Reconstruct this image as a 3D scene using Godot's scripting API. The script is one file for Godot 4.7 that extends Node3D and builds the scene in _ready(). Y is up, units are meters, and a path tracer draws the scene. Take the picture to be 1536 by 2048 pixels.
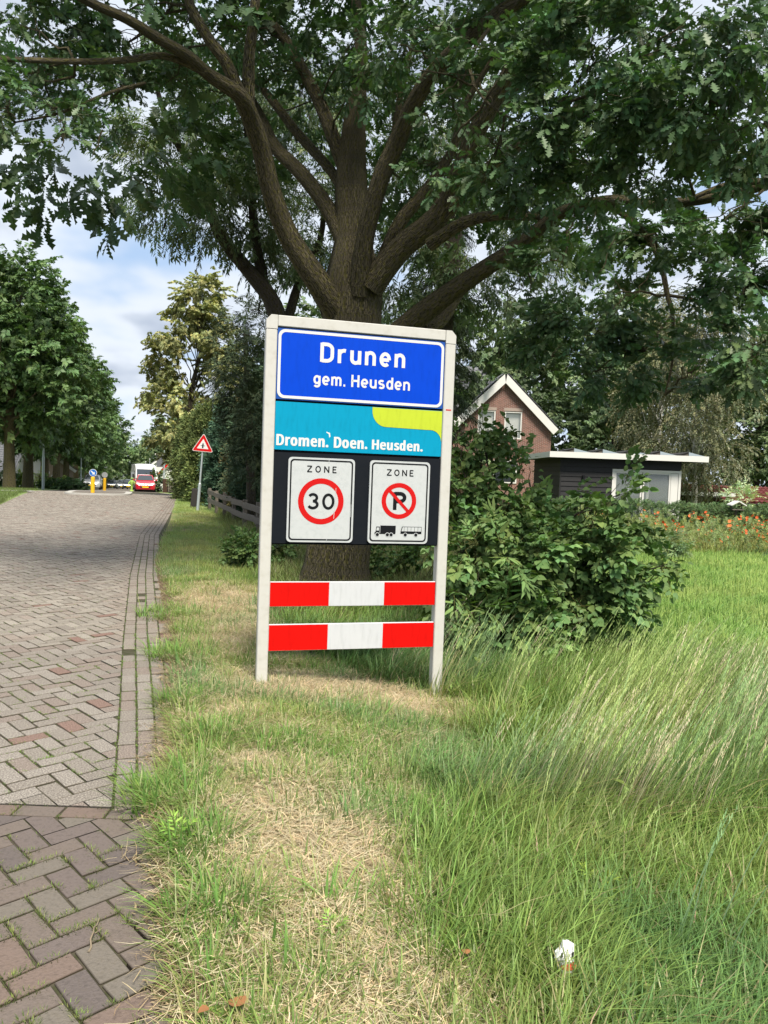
extends Node3D
# A town sign beside a brick road: a big oak behind it, long grass to the right, houses and trees further off.

var rng := RandomNumberGenerator.new()
var noise_a := FastNoiseLite.new()
var noise_b := FastNoiseLite.new()
var noise_c := FastNoiseLite.new()
var taken := {}
var M := {}
var A := {}


func _ready() -> void:
	# camera, sky, sun, exposure
	var cam := Camera3D.new()
	cam.name = "camera"
	cam.position = Vector3(0, 1.6, 0)
	cam.rotation_degrees = Vector3(-2.87, 0, 2.0)
	cam.fov = 69.43
	cam.near = 0.05
	cam.far = 1500.0
	add_child(cam)
	rng.seed = 7
	var world := WorldEnvironment.new()
	world.name = "world"
	var env := Environment.new()
	env.background_mode = Environment.BG_SKY
	env.tonemap_mode = Environment.TONE_MAPPER_LINEAR
	env.tonemap_exposure = 5.0
	env.sdfgi_enabled = true
	env.ssao_enabled = true
	env.ssil_enabled = true
	var sky := Sky.new()
	sky.sky_material = make_sky()
	env.sky = sky
	env.background_energy_multiplier = 0.29
	world.environment = env
	add_child(world)
	var sun := DirectionalLight3D.new()
	sun.name = "sun"
	sun.light_energy = 0.5
	sun.light_color = Color(1.0, 0.965, 0.9)
	sun.light_angular_distance = 18.0
	sun.shadow_enabled = true
	sun.look_at_from_position(Vector3(0.2, 0.88, 0.55), Vector3.ZERO, Vector3.UP)
	add_child(sun)
	noise_a.seed = 11
	noise_a.frequency = 0.55
	noise_a.fractal_octaves = 3
	noise_b.seed = 23
	noise_b.frequency = 2.6
	noise_b.fractal_octaves = 2
	noise_c.seed = 31
	noise_c.frequency = 0.09
	make_materials()
	make_assets()
	# large structure
	make_ground()
	make_road()
	make_driveway()
	make_island()
	brick_house()
	garden_room()
	red_roof_shed()
	white_house()
	street_houses()
	# the sign and the trees
	town_sign()
	oak_tree()
	willow_trees()
	back_trees()
	street_trees()
	evergreens()
	bushes()
	garden()
	# street furniture and vehicles
	warning_sign()
	rail_fence()
	bollards()
	lamp_posts()
	vehicles()
	# grass and small things
	make_grass()
	litter()


# ---------------------------------------------------------------- naming
func numbered(called: String) -> String:
	var n: int = taken.get(called, 0)
	taken[called] = n + 1
	return called if n == 0 else "%s_%03d" % [called, n]


func tag(o: Node3D, label: String, category: String, group := "", kind := "") -> Node3D:
	if label:
		o.set_meta("label", label)
	if category:
		o.set_meta("category", category)
	if group:
		o.set_meta("group", group)
	if kind:
		o.set_meta("kind", kind)
	return o


func thing(called: String, label: String, category: String, at := Vector3.ZERO, turn := 0.0, group := "") -> Node3D:
	var o := Node3D.new()
	o.name = numbered(called)
	o.position = at
	o.rotation.y = turn
	add_child(o)
	tag(o, label, category, group)
	return o


func part(called: String, mesh: Mesh, m: Material, parent: Node3D, xf := Transform3D(), kind := "") -> MeshInstance3D:
	var o := MeshInstance3D.new()
	o.name = called if parent != self else numbered(called)
	o.mesh = mesh
	o.material_override = m
	o.transform = xf
	parent.add_child(o, true)
	if kind:
		o.set_meta("kind", kind)
	return o


func many(called: String, mesh: Mesh, m: Material, xfs: Array, cols: Array, parent: Node3D, kind := "stuff", gain := 2.5) -> MultiMeshInstance3D:
	var mm := MultiMesh.new()
	mm.transform_format = MultiMesh.TRANSFORM_3D
	mm.use_colors = true
	mm.mesh = mesh
	mm.instance_count = xfs.size()
	for i in xfs.size():
		mm.set_instance_transform(i, xfs[i])
		mm.set_instance_color(i, cols[i] * gain)
	var o := MultiMeshInstance3D.new()
	o.name = called if parent != self else numbered(called)
	o.multimesh = mm
	o.material_override = m
	parent.add_child(o, true)
	if kind:
		o.set_meta("kind", kind)
	return o


# ---------------------------------------------------------------- mesh builder
class MB:
	var v := PackedVector3Array()
	var n := PackedVector3Array()
	var c := PackedColorArray()
	var t := PackedVector2Array()
	var ix := PackedInt32Array()
	var x := Transform3D()
	var col := Color.WHITE
	var k := 1.0  # stored colours are kept under one; many() gives the rest back

	func vert(p: Vector3, nn: Vector3, uv := Vector2.ZERO) -> int:
		v.append(x * p)
		n.append((x.basis * nn).normalized())
		c.append(col * k)
		t.append(uv)
		return v.size() - 1

	func uvof(p: Vector3, nn: Vector3) -> Vector2:
		var a := nn.abs()
		if a.y > 0.75:
			return Vector2(p.x, p.z)
		return Vector2(p.z, -p.y) if a.x > a.z else Vector2(p.x, -p.y)

	func poly(pts: Array) -> void:  # corners counterclockwise seen from outside
		var nn := Vector3.ZERO
		for i in range(1, pts.size() - 1):
			nn += (pts[i] - pts[0]).cross(pts[i + 1] - pts[0])
		nn = nn.normalized()
		var b := v.size()
		for p in pts:
			vert(p, nn, uvof(p, nn))
		for i in range(1, pts.size() - 1):
			ix.append_array([b, b + i + 1, b + i])

	func quad(a: Vector3, b: Vector3, d: Vector3, e: Vector3) -> void:
		poly([a, b, d, e])

	func box(lo: Vector3, hi: Vector3) -> void:
		quad(Vector3(lo.x, lo.y, hi.z), Vector3(hi.x, lo.y, hi.z), Vector3(hi.x, hi.y, hi.z), Vector3(lo.x, hi.y, hi.z))
		quad(Vector3(hi.x, lo.y, lo.z), Vector3(lo.x, lo.y, lo.z), Vector3(lo.x, hi.y, lo.z), Vector3(hi.x, hi.y, lo.z))
		quad(Vector3(lo.x, lo.y, lo.z), Vector3(lo.x, lo.y, hi.z), Vector3(lo.x, hi.y, hi.z), Vector3(lo.x, hi.y, lo.z))
		quad(Vector3(hi.x, lo.y, hi.z), Vector3(hi.x, lo.y, lo.z), Vector3(hi.x, hi.y, lo.z), Vector3(hi.x, hi.y, hi.z))
		quad(Vector3(lo.x, hi.y, hi.z), Vector3(hi.x, hi.y, hi.z), Vector3(hi.x, hi.y, lo.z), Vector3(lo.x, hi.y, lo.z))
		quad(Vector3(lo.x, lo.y, lo.z), Vector3(hi.x, lo.y, lo.z), Vector3(hi.x, lo.y, hi.z), Vector3(lo.x, lo.y, hi.z))

	func cbox(lo: Vector3, hi: Vector3, k: float) -> void:  # box with chamfered edges
		var m := (lo + hi) / 2.0
		var h := (hi - lo) / 2.0
		var keep := x
		x = x * Transform3D(Basis(), m)
		var axes := [Vector3.RIGHT, Vector3.UP, Vector3.BACK]
		for a in 3:
			for s in [-1.0, 1.0]:
				var u: Vector3 = axes[(a + 1) % 3]
				var w: Vector3 = axes[(a + 2) % 3]
				var f: Vector3 = axes[a] * h[a] * s
				var hu: Vector3 = u * (h[(a + 1) % 3] - k) * s
				var hw: Vector3 = w * (h[(a + 2) % 3] - k)
				quad(f - hu - hw, f + hu - hw, f + hu + hw, f - hu + hw)
		for a in 3:
			var u: Vector3 = axes[(a + 1) % 3]
			var w: Vector3 = axes[(a + 2) % 3]
			for s in [-1.0, 1.0]:
				for r in [-1.0, 1.0]:
					var e: Vector3 = axes[a] * (h[a] - k)
					var p: Vector3 = u * h[(a + 1) % 3] * s + w * (h[(a + 2) % 3] - k) * r
					var q: Vector3 = u * (h[(a + 1) % 3] - k) * s + w * h[(a + 2) % 3] * r
					if s * r > 0:
						quad(p - e, p + e, q + e, q - e)
					else:
						quad(p + e, p - e, q - e, q + e)
		for sx in [-1.0, 1.0]:
			for sy in [-1.0, 1.0]:
				for sz in [-1.0, 1.0]:
					var p := Vector3(h.x * sx, (h.y - k) * sy, (h.z - k) * sz)
					var q := Vector3((h.x - k) * sx, h.y * sy, (h.z - k) * sz)
					var r := Vector3((h.x - k) * sx, (h.y - k) * sy, h.z * sz)
					if sx * sy * sz > 0:
						poly([p, q, r])
					else:
						poly([p, r, q])
		x = keep

	func tube(pts: Array, rads: Array, sides: int, wob := 0.0, cap := true) -> void:
		var b := v.size()
		var up := Vector3(0.13, 0.2, 0.97).normalized()
		var run := 0.0
		var around := maxf(1.0, roundf(TAU * float(rads[0]) / 0.4))
		for i in pts.size():
			var d: Vector3 = (pts[mini(i + 1, pts.size() - 1)] - pts[maxi(i - 1, 0)]).normalized()
			up = (up - d * up.dot(d)).normalized()
			if up.length() < 0.5:
				up = d.cross(Vector3.RIGHT).normalized()
			var side := d.cross(up)
			if i > 0:
				run += (pts[i] - pts[i - 1]).length()
			for k in sides + 1:
				var a := TAU * k / sides
				var w := 1.0 + wob * sin(a * 5.0 + run * 0.9) + wob * 0.7 * sin(a * 9.0 - run * 1.7)
				var o := up * cos(a) + side * sin(a)
				vert(pts[i] + o * float(rads[i]) * w, o, Vector2(around * k / sides, run / 0.4))
		var w1 := sides + 1
		for i in pts.size() - 1:
			for k in sides:
				var p := b + i * w1 + k
				ix.append_array([p, p + w1, p + 1, p + 1, p + w1, p + w1 + 1])
		if cap:
			var e := b + (pts.size() - 1) * w1
			for k in range(1, sides - 1):
				ix.append_array([e, e + k + 1, e + k])

	func lathe(prof: Array, sides: int) -> void:  # [radius, height] from bottom to top
		for i in prof.size() - 1:
			for k in sides:
				var a := TAU * k / sides
				var b := TAU * (k + 1) / sides
				var r0: float = prof[i][0]
				var r1: float = prof[i + 1][0]
				var y0: float = prof[i][1]
				var y1: float = prof[i + 1][1]
				var na := Vector3(sin(a) * (y1 - y0), r0 - r1, cos(a) * (y1 - y0))
				var nb := Vector3(sin(b) * (y1 - y0), r0 - r1, cos(b) * (y1 - y0))
				var s := v.size()
				vert(Vector3(sin(a) * r0, y0, cos(a) * r0), na)
				vert(Vector3(sin(b) * r0, y0, cos(b) * r0), nb)
				vert(Vector3(sin(b) * r1, y1, cos(b) * r1), nb)
				vert(Vector3(sin(a) * r1, y1, cos(a) * r1), na)
				ix.append_array([s, s + 2, s + 1, s, s + 3, s + 2])

	func flat(pts: PackedVector2Array, z: float) -> void:  # a flat shape that faces +z
		var idx := Geometry2D.triangulate_polygon(pts)
		var b := v.size()
		for p in pts:
			vert(Vector3(p.x, p.y, z), Vector3.BACK, Vector2(p.x, -p.y))
		for k in range(0, idx.size(), 3):
			var p := pts[idx[k]]
			var q := pts[idx[k + 1]]
			var r := pts[idx[k + 2]]
			if (q - p).cross(r - p) > 0:
				ix.append_array([b + idx[k], b + idx[k + 2], b + idx[k + 1]])
			else:
				ix.append_array([b + idx[k], b + idx[k + 1], b + idx[k + 2]])

	func prism(pts: PackedVector2Array, z0: float, z1: float) -> void:  # outline counterclockwise in x, y, from z0 to z1
		flat(pts, z1)
		var b := v.size()
		flat(pts, z0)
		for i in range(b, v.size()):
			n[i] = -n[i]
		for k in pts.size():
			var p := pts[k]
			var q := pts[(k + 1) % pts.size()]
			quad(Vector3(p.x, p.y, z1), Vector3(p.x, p.y, z0), Vector3(q.x, q.y, z0), Vector3(q.x, q.y, z1))

	func ring(r0: float, r1: float, sides: int, z: float) -> void:
		for k in sides:
			var a := TAU * k / sides
			var b := TAU * (k + 1) / sides
			var s := v.size()
			for q in [[a, r0], [a, r1], [b, r1], [b, r0]]:
				vert(Vector3(cos(q[0]) * q[1], sin(q[0]) * q[1], z), Vector3.BACK)
			ix.append_array([s, s + 2, s + 1, s, s + 3, s + 2])

	func ribbon(pts: PackedVector2Array, w: float, z: float) -> void:  # a stroke of even width, square at its ends
		var s := v.size()
		for i in pts.size():
			var d0 := (pts[i] - pts[maxi(i - 1, 0)]).normalized()
			var d1 := (pts[mini(i + 1, pts.size() - 1)] - pts[i]).normalized()
			if i == 0:
				d0 = d1
			if i == pts.size() - 1:
				d1 = d0
			var m := (d0 + d1).normalized()
			var o := Vector2(-m.y, m.x) * w / 2.0 / maxf(0.5, m.dot(d1))
			vert(Vector3(pts[i].x + o.x, pts[i].y + o.y, z), Vector3.BACK)
			vert(Vector3(pts[i].x - o.x, pts[i].y - o.y, z), Vector3.BACK)
		for i in pts.size() - 1:
			var q := s + i * 2
			ix.append_array([q, q + 2, q + 1, q + 1, q + 2, q + 3])

	func done() -> ArrayMesh:
		var a := []
		a.resize(Mesh.ARRAY_MAX)
		a[Mesh.ARRAY_VERTEX] = v
		a[Mesh.ARRAY_NORMAL] = n
		a[Mesh.ARRAY_COLOR] = c
		a[Mesh.ARRAY_TEX_UV] = t
		a[Mesh.ARRAY_INDEX] = ix
		var m := ArrayMesh.new()
		m.add_surface_from_arrays(Mesh.PRIMITIVE_TRIANGLES, a)
		return m


func rounded(w: float, h: float, r: float, steps := 5) -> PackedVector2Array:  # rounded rectangle round the origin
	var out := PackedVector2Array()
	for k in 4:
		var cx := (w / 2 - r) * (1 if k in [0, 3] else -1)
		var cy := (h / 2 - r) * (1 if k < 2 else -1)
		for i in steps + 1:
			var a := PI / 2 * (k + float(i) / steps)
			out.append(Vector2(cx + cos(a) * r, cy + sin(a) * r))
	return out


func moved(p: PackedVector2Array, by: Vector2) -> PackedVector2Array:
	return Transform2D(0, by) * p


func at(p: Vector3, turn := 0.0, size := 1.0) -> Transform3D:
	return Transform3D(Basis(Vector3.UP, turn).scaled(Vector3.ONE * size), p)


# ---------------------------------------------------------------- materials
func lin(r: float, g: float, b: float) -> Color:
	return Color(r, g, b).linear_to_srgb()


func mat(called: String, color: Color, rough := 0.8, metal := 0.0) -> StandardMaterial3D:
	var m := StandardMaterial3D.new()
	m.resource_name = called
	m.albedo_color = color.linear_to_srgb()
	m.roughness = rough
	m.metallic = metal
	m.metallic_specular = 0.4
	m.cull_mode = BaseMaterial3D.CULL_DISABLED
	M[called] = m
	return m


func leafy(called: String, color: Color, through: Color, rough := 0.5) -> StandardMaterial3D:
	var m := mat(called, color, rough)
	m.vertex_color_use_as_albedo = true
	m.backlight_enabled = true
	m.backlight = through.linear_to_srgb()
	return m


func noise_image(seed_: int, freq: float, size: int, stops: Array, oct := 4, kind := FastNoiseLite.TYPE_SIMPLEX_SMOOTH, normal := false) -> NoiseTexture2D:
	var f := FastNoiseLite.new()
	f.seed = seed_
	f.frequency = freq
	f.fractal_octaves = oct
	f.noise_type = kind
	var t := NoiseTexture2D.new()
	t.width = size
	t.height = size
	t.seamless = true
	t.noise = f
	if normal:
		t.as_normal_map = true
	elif stops:
		var g := Gradient.new()
		g.offsets = PackedFloat32Array([])
		var offs := PackedFloat32Array()
		var cols := PackedColorArray()
		for s in stops:
			offs.append(s[0])
			cols.append((s[1] as Color).linear_to_srgb())
		g.offsets = offs
		g.colors = cols
		t.color_ramp = g
	return t


func textured(m: StandardMaterial3D, tex: Texture2D, scale: float, tri := true) -> StandardMaterial3D:
	m.albedo_texture = tex
	m.uv1_scale = Vector3.ONE * scale
	if tri:
		m.uv1_triplanar = true
		m.uv1_world_triplanar = true
	return m


func make_materials() -> void:
	var grain := noise_image(3, 0.075, 512, [[0.0, Color(0.3, 0.28, 0.26)], [0.36, Color(0.5, 0.49, 0.48)], [0.5, Color(0.66, 0.65, 0.64)], [0.6, Color(0.78, 0.77, 0.75)], [0.68, Color(1.0, 0.99, 0.97)], [1.0, Color(1.0, 1.0, 1.0)]])
	var smudge := noise_image(4, 0.012, 512, [[0.0, Color(0.86, 0.85, 0.82)], [0.3, Color(0.96, 0.955, 0.945)], [0.55, Color(1, 1, 1)], [1.0, Color(0.97, 0.97, 0.965)]], 6)
	M.grain = grain
	# bark: ridges that run along the limb
	var ridge := Image.create(256, 256, false, Image.FORMAT_RGB8)
	var tone := Image.create(256, 256, false, Image.FORMAT_RGB8)
	var f := FastNoiseLite.new()
	f.seed = 5
	f.frequency = 1.0
	f.fractal_octaves = 3
	for y in 256:
		for x in 256:
			var a := TAU * x / 256.0
			var b := TAU * y / 256.0
			var k := f.get_noise_3d(cos(a) * 2.6, sin(a) * 2.6 + 7.0, sin(b) * 0.55 + cos(b) * 0.2)
			var k2 := f.get_noise_3d(cos(a) * 5.0 + 9.0, sin(a) * 5.0, 3.0 * sin(b) + 2.0 * cos(b))
			var k3 := f.get_noise_3d(cos(a) * 0.7 + 19.0, sin(a) * 0.7, 0.8 * sin(b) + 0.8 * cos(b))
			var hgt := clampf(absf(k) * 2.4 + k2 * 0.25 + 0.12, 0, 1)
			ridge.set_pixel(x, y, Color(hgt, hgt, hgt))
			var g := 0.28 + 0.72 * smoothstep(0.02, 0.55, hgt)
			var moss := smoothstep(0.02, 0.32, k3)
			tone.set_pixel(x, y, Color(g, g, g).lerp(Color(g * 0.95, g * 0.98, g * 0.62), moss * 0.75))
	var ridge_t := ImageTexture.create_from_image(ridge)
	var tone_t := ImageTexture.create_from_image(tone)
	for b in [["oak_bark", Color(0.155, 0.132, 0.078), 6.0], ["willow_bark", Color(0.09, 0.074, 0.06), 3.0], ["lime_bark", Color(0.15, 0.125, 0.075), 3.0], ["dark_bark", Color(0.07, 0.058, 0.045), 2.0]]:
		var m := mat(b[0], b[1], 0.9)
		m.albedo_texture = tone_t
		m.heightmap_enabled = true
		m.heightmap_texture = ridge_t
		m.heightmap_scale = b[2]
	var birch := mat("birch_bark", Color(0.6, 0.58, 0.54), 0.8)
	textured(birch, noise_image(8, 0.05, 256, [[0.0, Color(0.1, 0.1, 0.1)], [0.38, Color(0.3, 0.3, 0.28)], [0.45, Color(1, 1, 1)], [1.0, Color(1, 1, 1)]]), 1.2)
	# leaves
	leafy("oak_leaf", Color(0.08, 0.138, 0.06), Color(0.32, 0.44, 0.12), 0.45)
	leafy("willow_leaf", Color(0.15, 0.21, 0.11), Color(0.46, 0.56, 0.2), 0.5)
	leafy("lime_leaf", Color(0.09, 0.15, 0.055), Color(0.34, 0.46, 0.1), 0.5)
	leafy("maple_leaf", Color(0.25, 0.27, 0.115), Color(0.44, 0.46, 0.15), 0.5)
	leafy("far_leaf", Color(0.1, 0.15, 0.07), Color(0.3, 0.4, 0.12), 0.55)
	leafy("birch_leaf", Color(0.14, 0.15, 0.08), Color(0.3, 0.32, 0.14), 0.5)
	leafy("cypress_leaf", Color(0.052, 0.092, 0.05), Color(0.05, 0.08, 0.03), 0.7)
	leafy("spruce_leaf", Color(0.05, 0.075, 0.034), Color(0.05, 0.07, 0.03), 0.7)
	leafy("bush_leaf", Color(0.13, 0.21, 0.07), Color(0.38, 0.5, 0.1), 0.6)
	leafy("garden_leaf", Color(0.11, 0.17, 0.06), Color(0.25, 0.34, 0.1), 0.5)
	leafy("hedge_leaf", Color(0.07, 0.12, 0.04), Color(0.16, 0.24, 0.06), 0.5)
	leafy("grass_blade", Color(1, 1, 1), Color(0.82, 0.85, 0.6), 0.42)
	leafy("straw", Color(1, 1, 1), Color(0.4, 0.4, 0.35), 0.7)
	leafy("petal", Color(1, 1, 1), Color(0.5, 0.4, 0.3), 0.6)
	leafy("moss", Color(1, 1, 1), Color(0.4, 0.4, 0.2), 0.8)
	# ground and stone
	var soil := mat("soil", Color(1, 1, 1), 0.95)
	soil.vertex_color_use_as_albedo = true
	textured(soil, noise_image(12, 0.05, 512, [[0.0, Color(0.45, 0.42, 0.4)], [0.4, Color(0.8, 0.8, 0.78)], [0.6, Color(1, 1, 1)], [1.0, Color(1.0, 0.98, 0.92)]], 5), 1.3)
	var joint := mat("joint", Color(0.0562, 0.0510, 0.0338), 0.95)
	textured(joint, noise_image(13, 0.03, 512, [[0.0, Color(0.5, 0.62, 0.35)], [0.45, Color(0.75, 0.85, 0.55)], [0.55, Color(1, 1, 1)], [1.0, Color(1, 0.95, 0.85)]], 5), 0.9)
	for b in [["paver", Color(1, 1, 1)], ["paver_grey", Color(0.271, 0.246, 0.220)], ["paver_pale", Color(0.307, 0.282, 0.256)], ["paver_rose", Color(0.264, 0.223, 0.199)], ["paver_warm", Color(0.252, 0.228, 0.204)], ["paver_red", Color(0.241, 0.163, 0.139)], ["clinker_brown", Color(0.132, 0.108, 0.095)], ["clinker_plum", Color(0.121, 0.099, 0.092)], ["clinker_grey", Color(0.136, 0.120, 0.103)], ["clinker_dark", Color(0.105, 0.088, 0.083)], ["clinker_red", Color(0.143, 0.107, 0.091)]]:
		var m := mat(b[0], b[1], 0.85)
		textured(m, grain if (b[0] as String).begins_with("paver") else noise_image(14, 0.03, 512, [[0.0, Color(0.72, 0.72, 0.7)], [0.5, Color(1, 1, 1)], [1.0, Color(0.86, 0.85, 0.8)]], 6), 2.2 if (b[0] as String).begins_with("paver") else 1.9)
		m.vertex_color_use_as_albedo = true  # brick sides coloured darker than the face: dirt plus the shade in the joints
		m.heightmap_enabled = true
		m.heightmap_texture = grain
		m.heightmap_scale = 0.3
	var road := mat("road_far", Color(0.2025, 0.1800, 0.1575), 0.9)
	textured(road, grain, 1.0)
	mat("concrete", Color(0.3750, 0.3675, 0.3450), 0.9)
	textured(M.concrete, smudge, 0.8)
	# sign
	var white := mat("white_frame", Color(0.475, 0.47, 0.447), 0.45)
	textured(white, smudge, 1.6)
	mat("blue_board", Color(0.0007, 0.0481, 0.5032), 0.5).metallic_specular = 0.2
	mat("blue_edge", Color(0.0044, 0.0592, 0.2960), 0.5)
	mat("teal_board", Color(0.002, 0.25, 0.42), 0.5).metallic_specular = 0.2
	mat("lime_board", Color(0.41, 0.5, 0.035), 0.5).metallic_specular = 0.2
	var black := mat("black_board", Color(0.006, 0.008, 0.012), 0.32)
	black.metallic_specular = 0.25
	var scuff := noise_image(15, 0.02, 512, [[0.0, Color(0.15, 0.15, 0.15)], [0.5, Color(0.35, 0.35, 0.35)], [1.0, Color(0.6, 0.6, 0.6)]], 6)
	black.roughness = 1.0
	black.roughness_texture = scuff
	mat("sign_white", Color(0.5772, 0.5772, 0.5772), 0.45)
	var plate := mat("plate_white", Color(0.4440, 0.4662, 0.4810), 0.4)
	textured(plate, noise_image(16, 0.015, 512, [[0.0, Color(0.84, 0.86, 0.86)], [0.45, Color(0.97, 0.97, 0.97)], [1.0, Color(1, 1, 1)]], 6), 2.0)
	mat("sign_red", Color(0.4588, 0.0089, 0.0089), 0.5).metallic_specular = 0.2
	textured(mat("bar_red", Color(0.5550, 0.0059, 0.0044), 0.5), smudge, 1.7)
	textured(mat("bar_white", Color(0.4884, 0.5032, 0.5328), 0.5), smudge, 1.7)
	M.bar_red.metallic_specular = 0.15
	mat("sign_black", Color(0.008, 0.009, 0.011), 0.55).metallic_specular = 0.2
	var streaks := noise_image(18, 0.02, 512, [[0.0, Color(0.84, 0.85, 0.84)], [0.32, Color(0.94, 0.94, 0.94)], [0.5, Color(0.98, 0.98, 0.98)], [1.0, Color(1, 1, 1)]], 6)
	for b in ["blue_board", "teal_board", "lime_board", "bar_red", "bar_white"]:  # rain streaks
		textured(M[b], streaks, 1.0)
		M[b].uv1_scale = Vector3(2.6, 0.5, 2.6)
	mat("sign_blue", Color(0.01, 0.11, 0.4), 0.4)
	mat("galvanised", Color(0.38, 0.43, 0.45), 0.45, 0.4)
	mat("bollard_yellow", Color(0.72, 0.4, 0.015), 0.5)
	mat("sign_grey", Color(0.33, 0.34, 0.35), 0.5, 0.3)
	# timber, walls, roofs
	textured(mat("grey_timber", Color(0.15, 0.132, 0.11), 0.9), noise_image(17, 0.02, 256, [[0.0, Color(0.55, 0.55, 0.55)], [0.5, Color(0.9, 0.9, 0.9)], [1.0, Color(1, 1, 1)]], 5), 1.5)
	mat("dark_post", Color(0.025, 0.023, 0.022), 0.8)
	textured(mat("black_timber", Color(0.02, 0.02, 0.023), 0.6), grain, 0.8)
	mat("white_paint", Color(0.6000, 0.5925, 0.5775), 0.5)
	mat("white_wall", Color(0.5700, 0.5700, 0.5550), 0.8)
	mat("grey_wall", Color(0.3, 0.24, 0.21), 0.9)
	mat("dark_tile", Color(0.15, 0.157, 0.175), 0.6)
	mat("slate_tile", Color(0.11, 0.115, 0.13), 0.6)
	mat("red_tile", Color(0.12, 0.028, 0.026), 0.55)
	mat("roof_felt", Color(0.03, 0.03, 0.03), 0.9)
	mat("skylight_dome", Color(0.3, 0.36, 0.4), 0.25)
	mat("zinc", Color(0.25, 0.26, 0.27), 0.5, 0.5)
	mat("brown_timber", Color(0.05, 0.026, 0.016), 0.8)
	mat("curtain", Color(0.5, 0.5, 0.48), 0.9)
	mat("room_dark", Color(0.05, 0.052, 0.05), 0.9)
	var glass := mat("glass", Color(0.35, 0.4, 0.4), 0.04)
	glass.transparency = BaseMaterial3D.TRANSPARENCY_ALPHA
	glass.albedo_color.a = 0.25
	glass.metallic_specular = 0.8
	mat("car_glass", Color(0.03, 0.036, 0.042), 0.06).metallic_specular = 0.7
	# brickwork seen from 40 m: courses too fine to build
	var im := Image.create(256, 256, false, Image.FORMAT_RGB8)
	var bump := Image.create(256, 256, false, Image.FORMAT_RGB8)
	im.fill(Color(0.3, 0.265, 0.235).linear_to_srgb())
	bump.fill(Color(0, 0, 0))
	var r := RandomNumberGenerator.new()
	r.seed = 3
	for row in 16:
		for k in 9:
			var x0 := k * 32 - (16 if row % 2 else 0)
			var d := r.randf_range(0.75, 1.25)
			var c := Color(0.2 * d, 0.088 * d, 0.068 * d).lerp(Color(0.12, 0.07, 0.06), r.randf() * 0.4).linear_to_srgb()
			im.fill_rect(Rect2i(x0 + 2, row * 16 + 2, 29, 13), c)
			bump.fill_rect(Rect2i(x0 + 2, row * 16 + 2, 29, 13), Color(1, 1, 1))
	var brickwork := mat("brickwork", Color(1, 1, 1), 0.9)
	brickwork.albedo_texture = ImageTexture.create_from_image(im)
	brickwork.heightmap_enabled = true
	brickwork.heightmap_texture = ImageTexture.create_from_image(bump)
	brickwork.heightmap_scale = 0.8
	brickwork.uv1_scale = Vector3(1.0 / 1.76, 1.0 / 1.0, 1)
	# vehicles
	for b in [["car_red", Color(0.42, 0.008, 0.02)], ["van_white", Color(0.8, 0.8, 0.8)], ["car_silver", Color(0.35, 0.37, 0.39)], ["car_black", Color(0.02, 0.02, 0.022)], ["car_grey", Color(0.12, 0.13, 0.14)]]:
		var m := mat(b[0], b[1], 0.3)
		m.clearcoat_enabled = true
		m.clearcoat = 0.8
		m.clearcoat_roughness = 0.08
	mat("tyre", Color(0.015, 0.015, 0.015), 0.9)
	mat("rim", Color(0.4, 0.4, 0.4), 0.35, 0.8)
	mat("lamp_lens", Color(0.75, 0.76, 0.78), 0.1)
	mat("plate_yellow", Color(0.75, 0.5, 0.03), 0.5)
	mat("bumper_black", Color(0.02, 0.02, 0.02), 0.7)
	mat("vest_yellow", Color(0.3, 0.46, 0.1), 0.7)
	mat("cloth_dark", Color(0.03, 0.035, 0.06), 0.9)
	mat("skin", Color(0.45, 0.28, 0.2), 0.6)
	mat("litter_white", Color(0.5625, 0.5700, 0.5850), 0.4)
	mat("litter_red", Color(0.7, 0.03, 0.04), 0.4)
	mat("litter_black", Color(0.02, 0.02, 0.02), 0.4)
	mat("dry_leaf", Color(0.26, 0.12, 0.05), 0.7)
	mat("twig", Color(0.2, 0.16, 0.11), 0.9)


func make_sky() -> PanoramaSkyMaterial:
	var w := 2048
	var h := 1024
	var im := Image.create(w, h, false, Image.FORMAT_RGBF)
	var f := FastNoiseLite.new()
	f.seed = 41
	f.frequency = 1.0
	f.fractal_octaves = 6
	f.fractal_gain = 0.52
	var g := FastNoiseLite.new()
	g.seed = 77
	g.frequency = 2.3
	g.fractal_octaves = 4
	im.fill(Color(0.3, 0.32, 0.3))
	for y in range(0, h / 2 + 4):
		var el := PI / 2 - PI * (y + 0.5) / h
		var s := maxf(sin(el), 0.0)
		for x in w:
			var az := TAU * (x + 0.5) / w
			var ce := cos(el)
			var k := 1.0 / (s + 0.16)
			var p := Vector3(sin(az) * ce * k, 1.2, -cos(az) * ce * k)
			var d := f.get_noise_3d(p.x * 1.3, p.y, p.z * 1.3)
			var cover := smoothstep(-0.46, 0.2, d + 0.2)
			var thick := smoothstep(-0.02, 0.45, d + 0.25 * g.get_noise_3d(p.x, 3.0, p.z))
			var blue := Color(0.28, 0.41, 0.63).lerp(Color(0.4, 0.53, 0.69), clampf(1.0 - s * 2.4, 0, 1))
			var cloud := Color(0.6, 0.65, 0.72).lerp(Color(0.37, 0.425, 0.52), thick)
			cloud = cloud.lerp(Color(0.7, 0.74, 0.79), clampf(0.5 - s * 3.0, 0, 0.6))
			im.set_pixel(x, y, blue.lerp(cloud, cover))
	var m := PanoramaSkyMaterial.new()
	m.panorama = ImageTexture.create_from_image(im)
	return m


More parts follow.
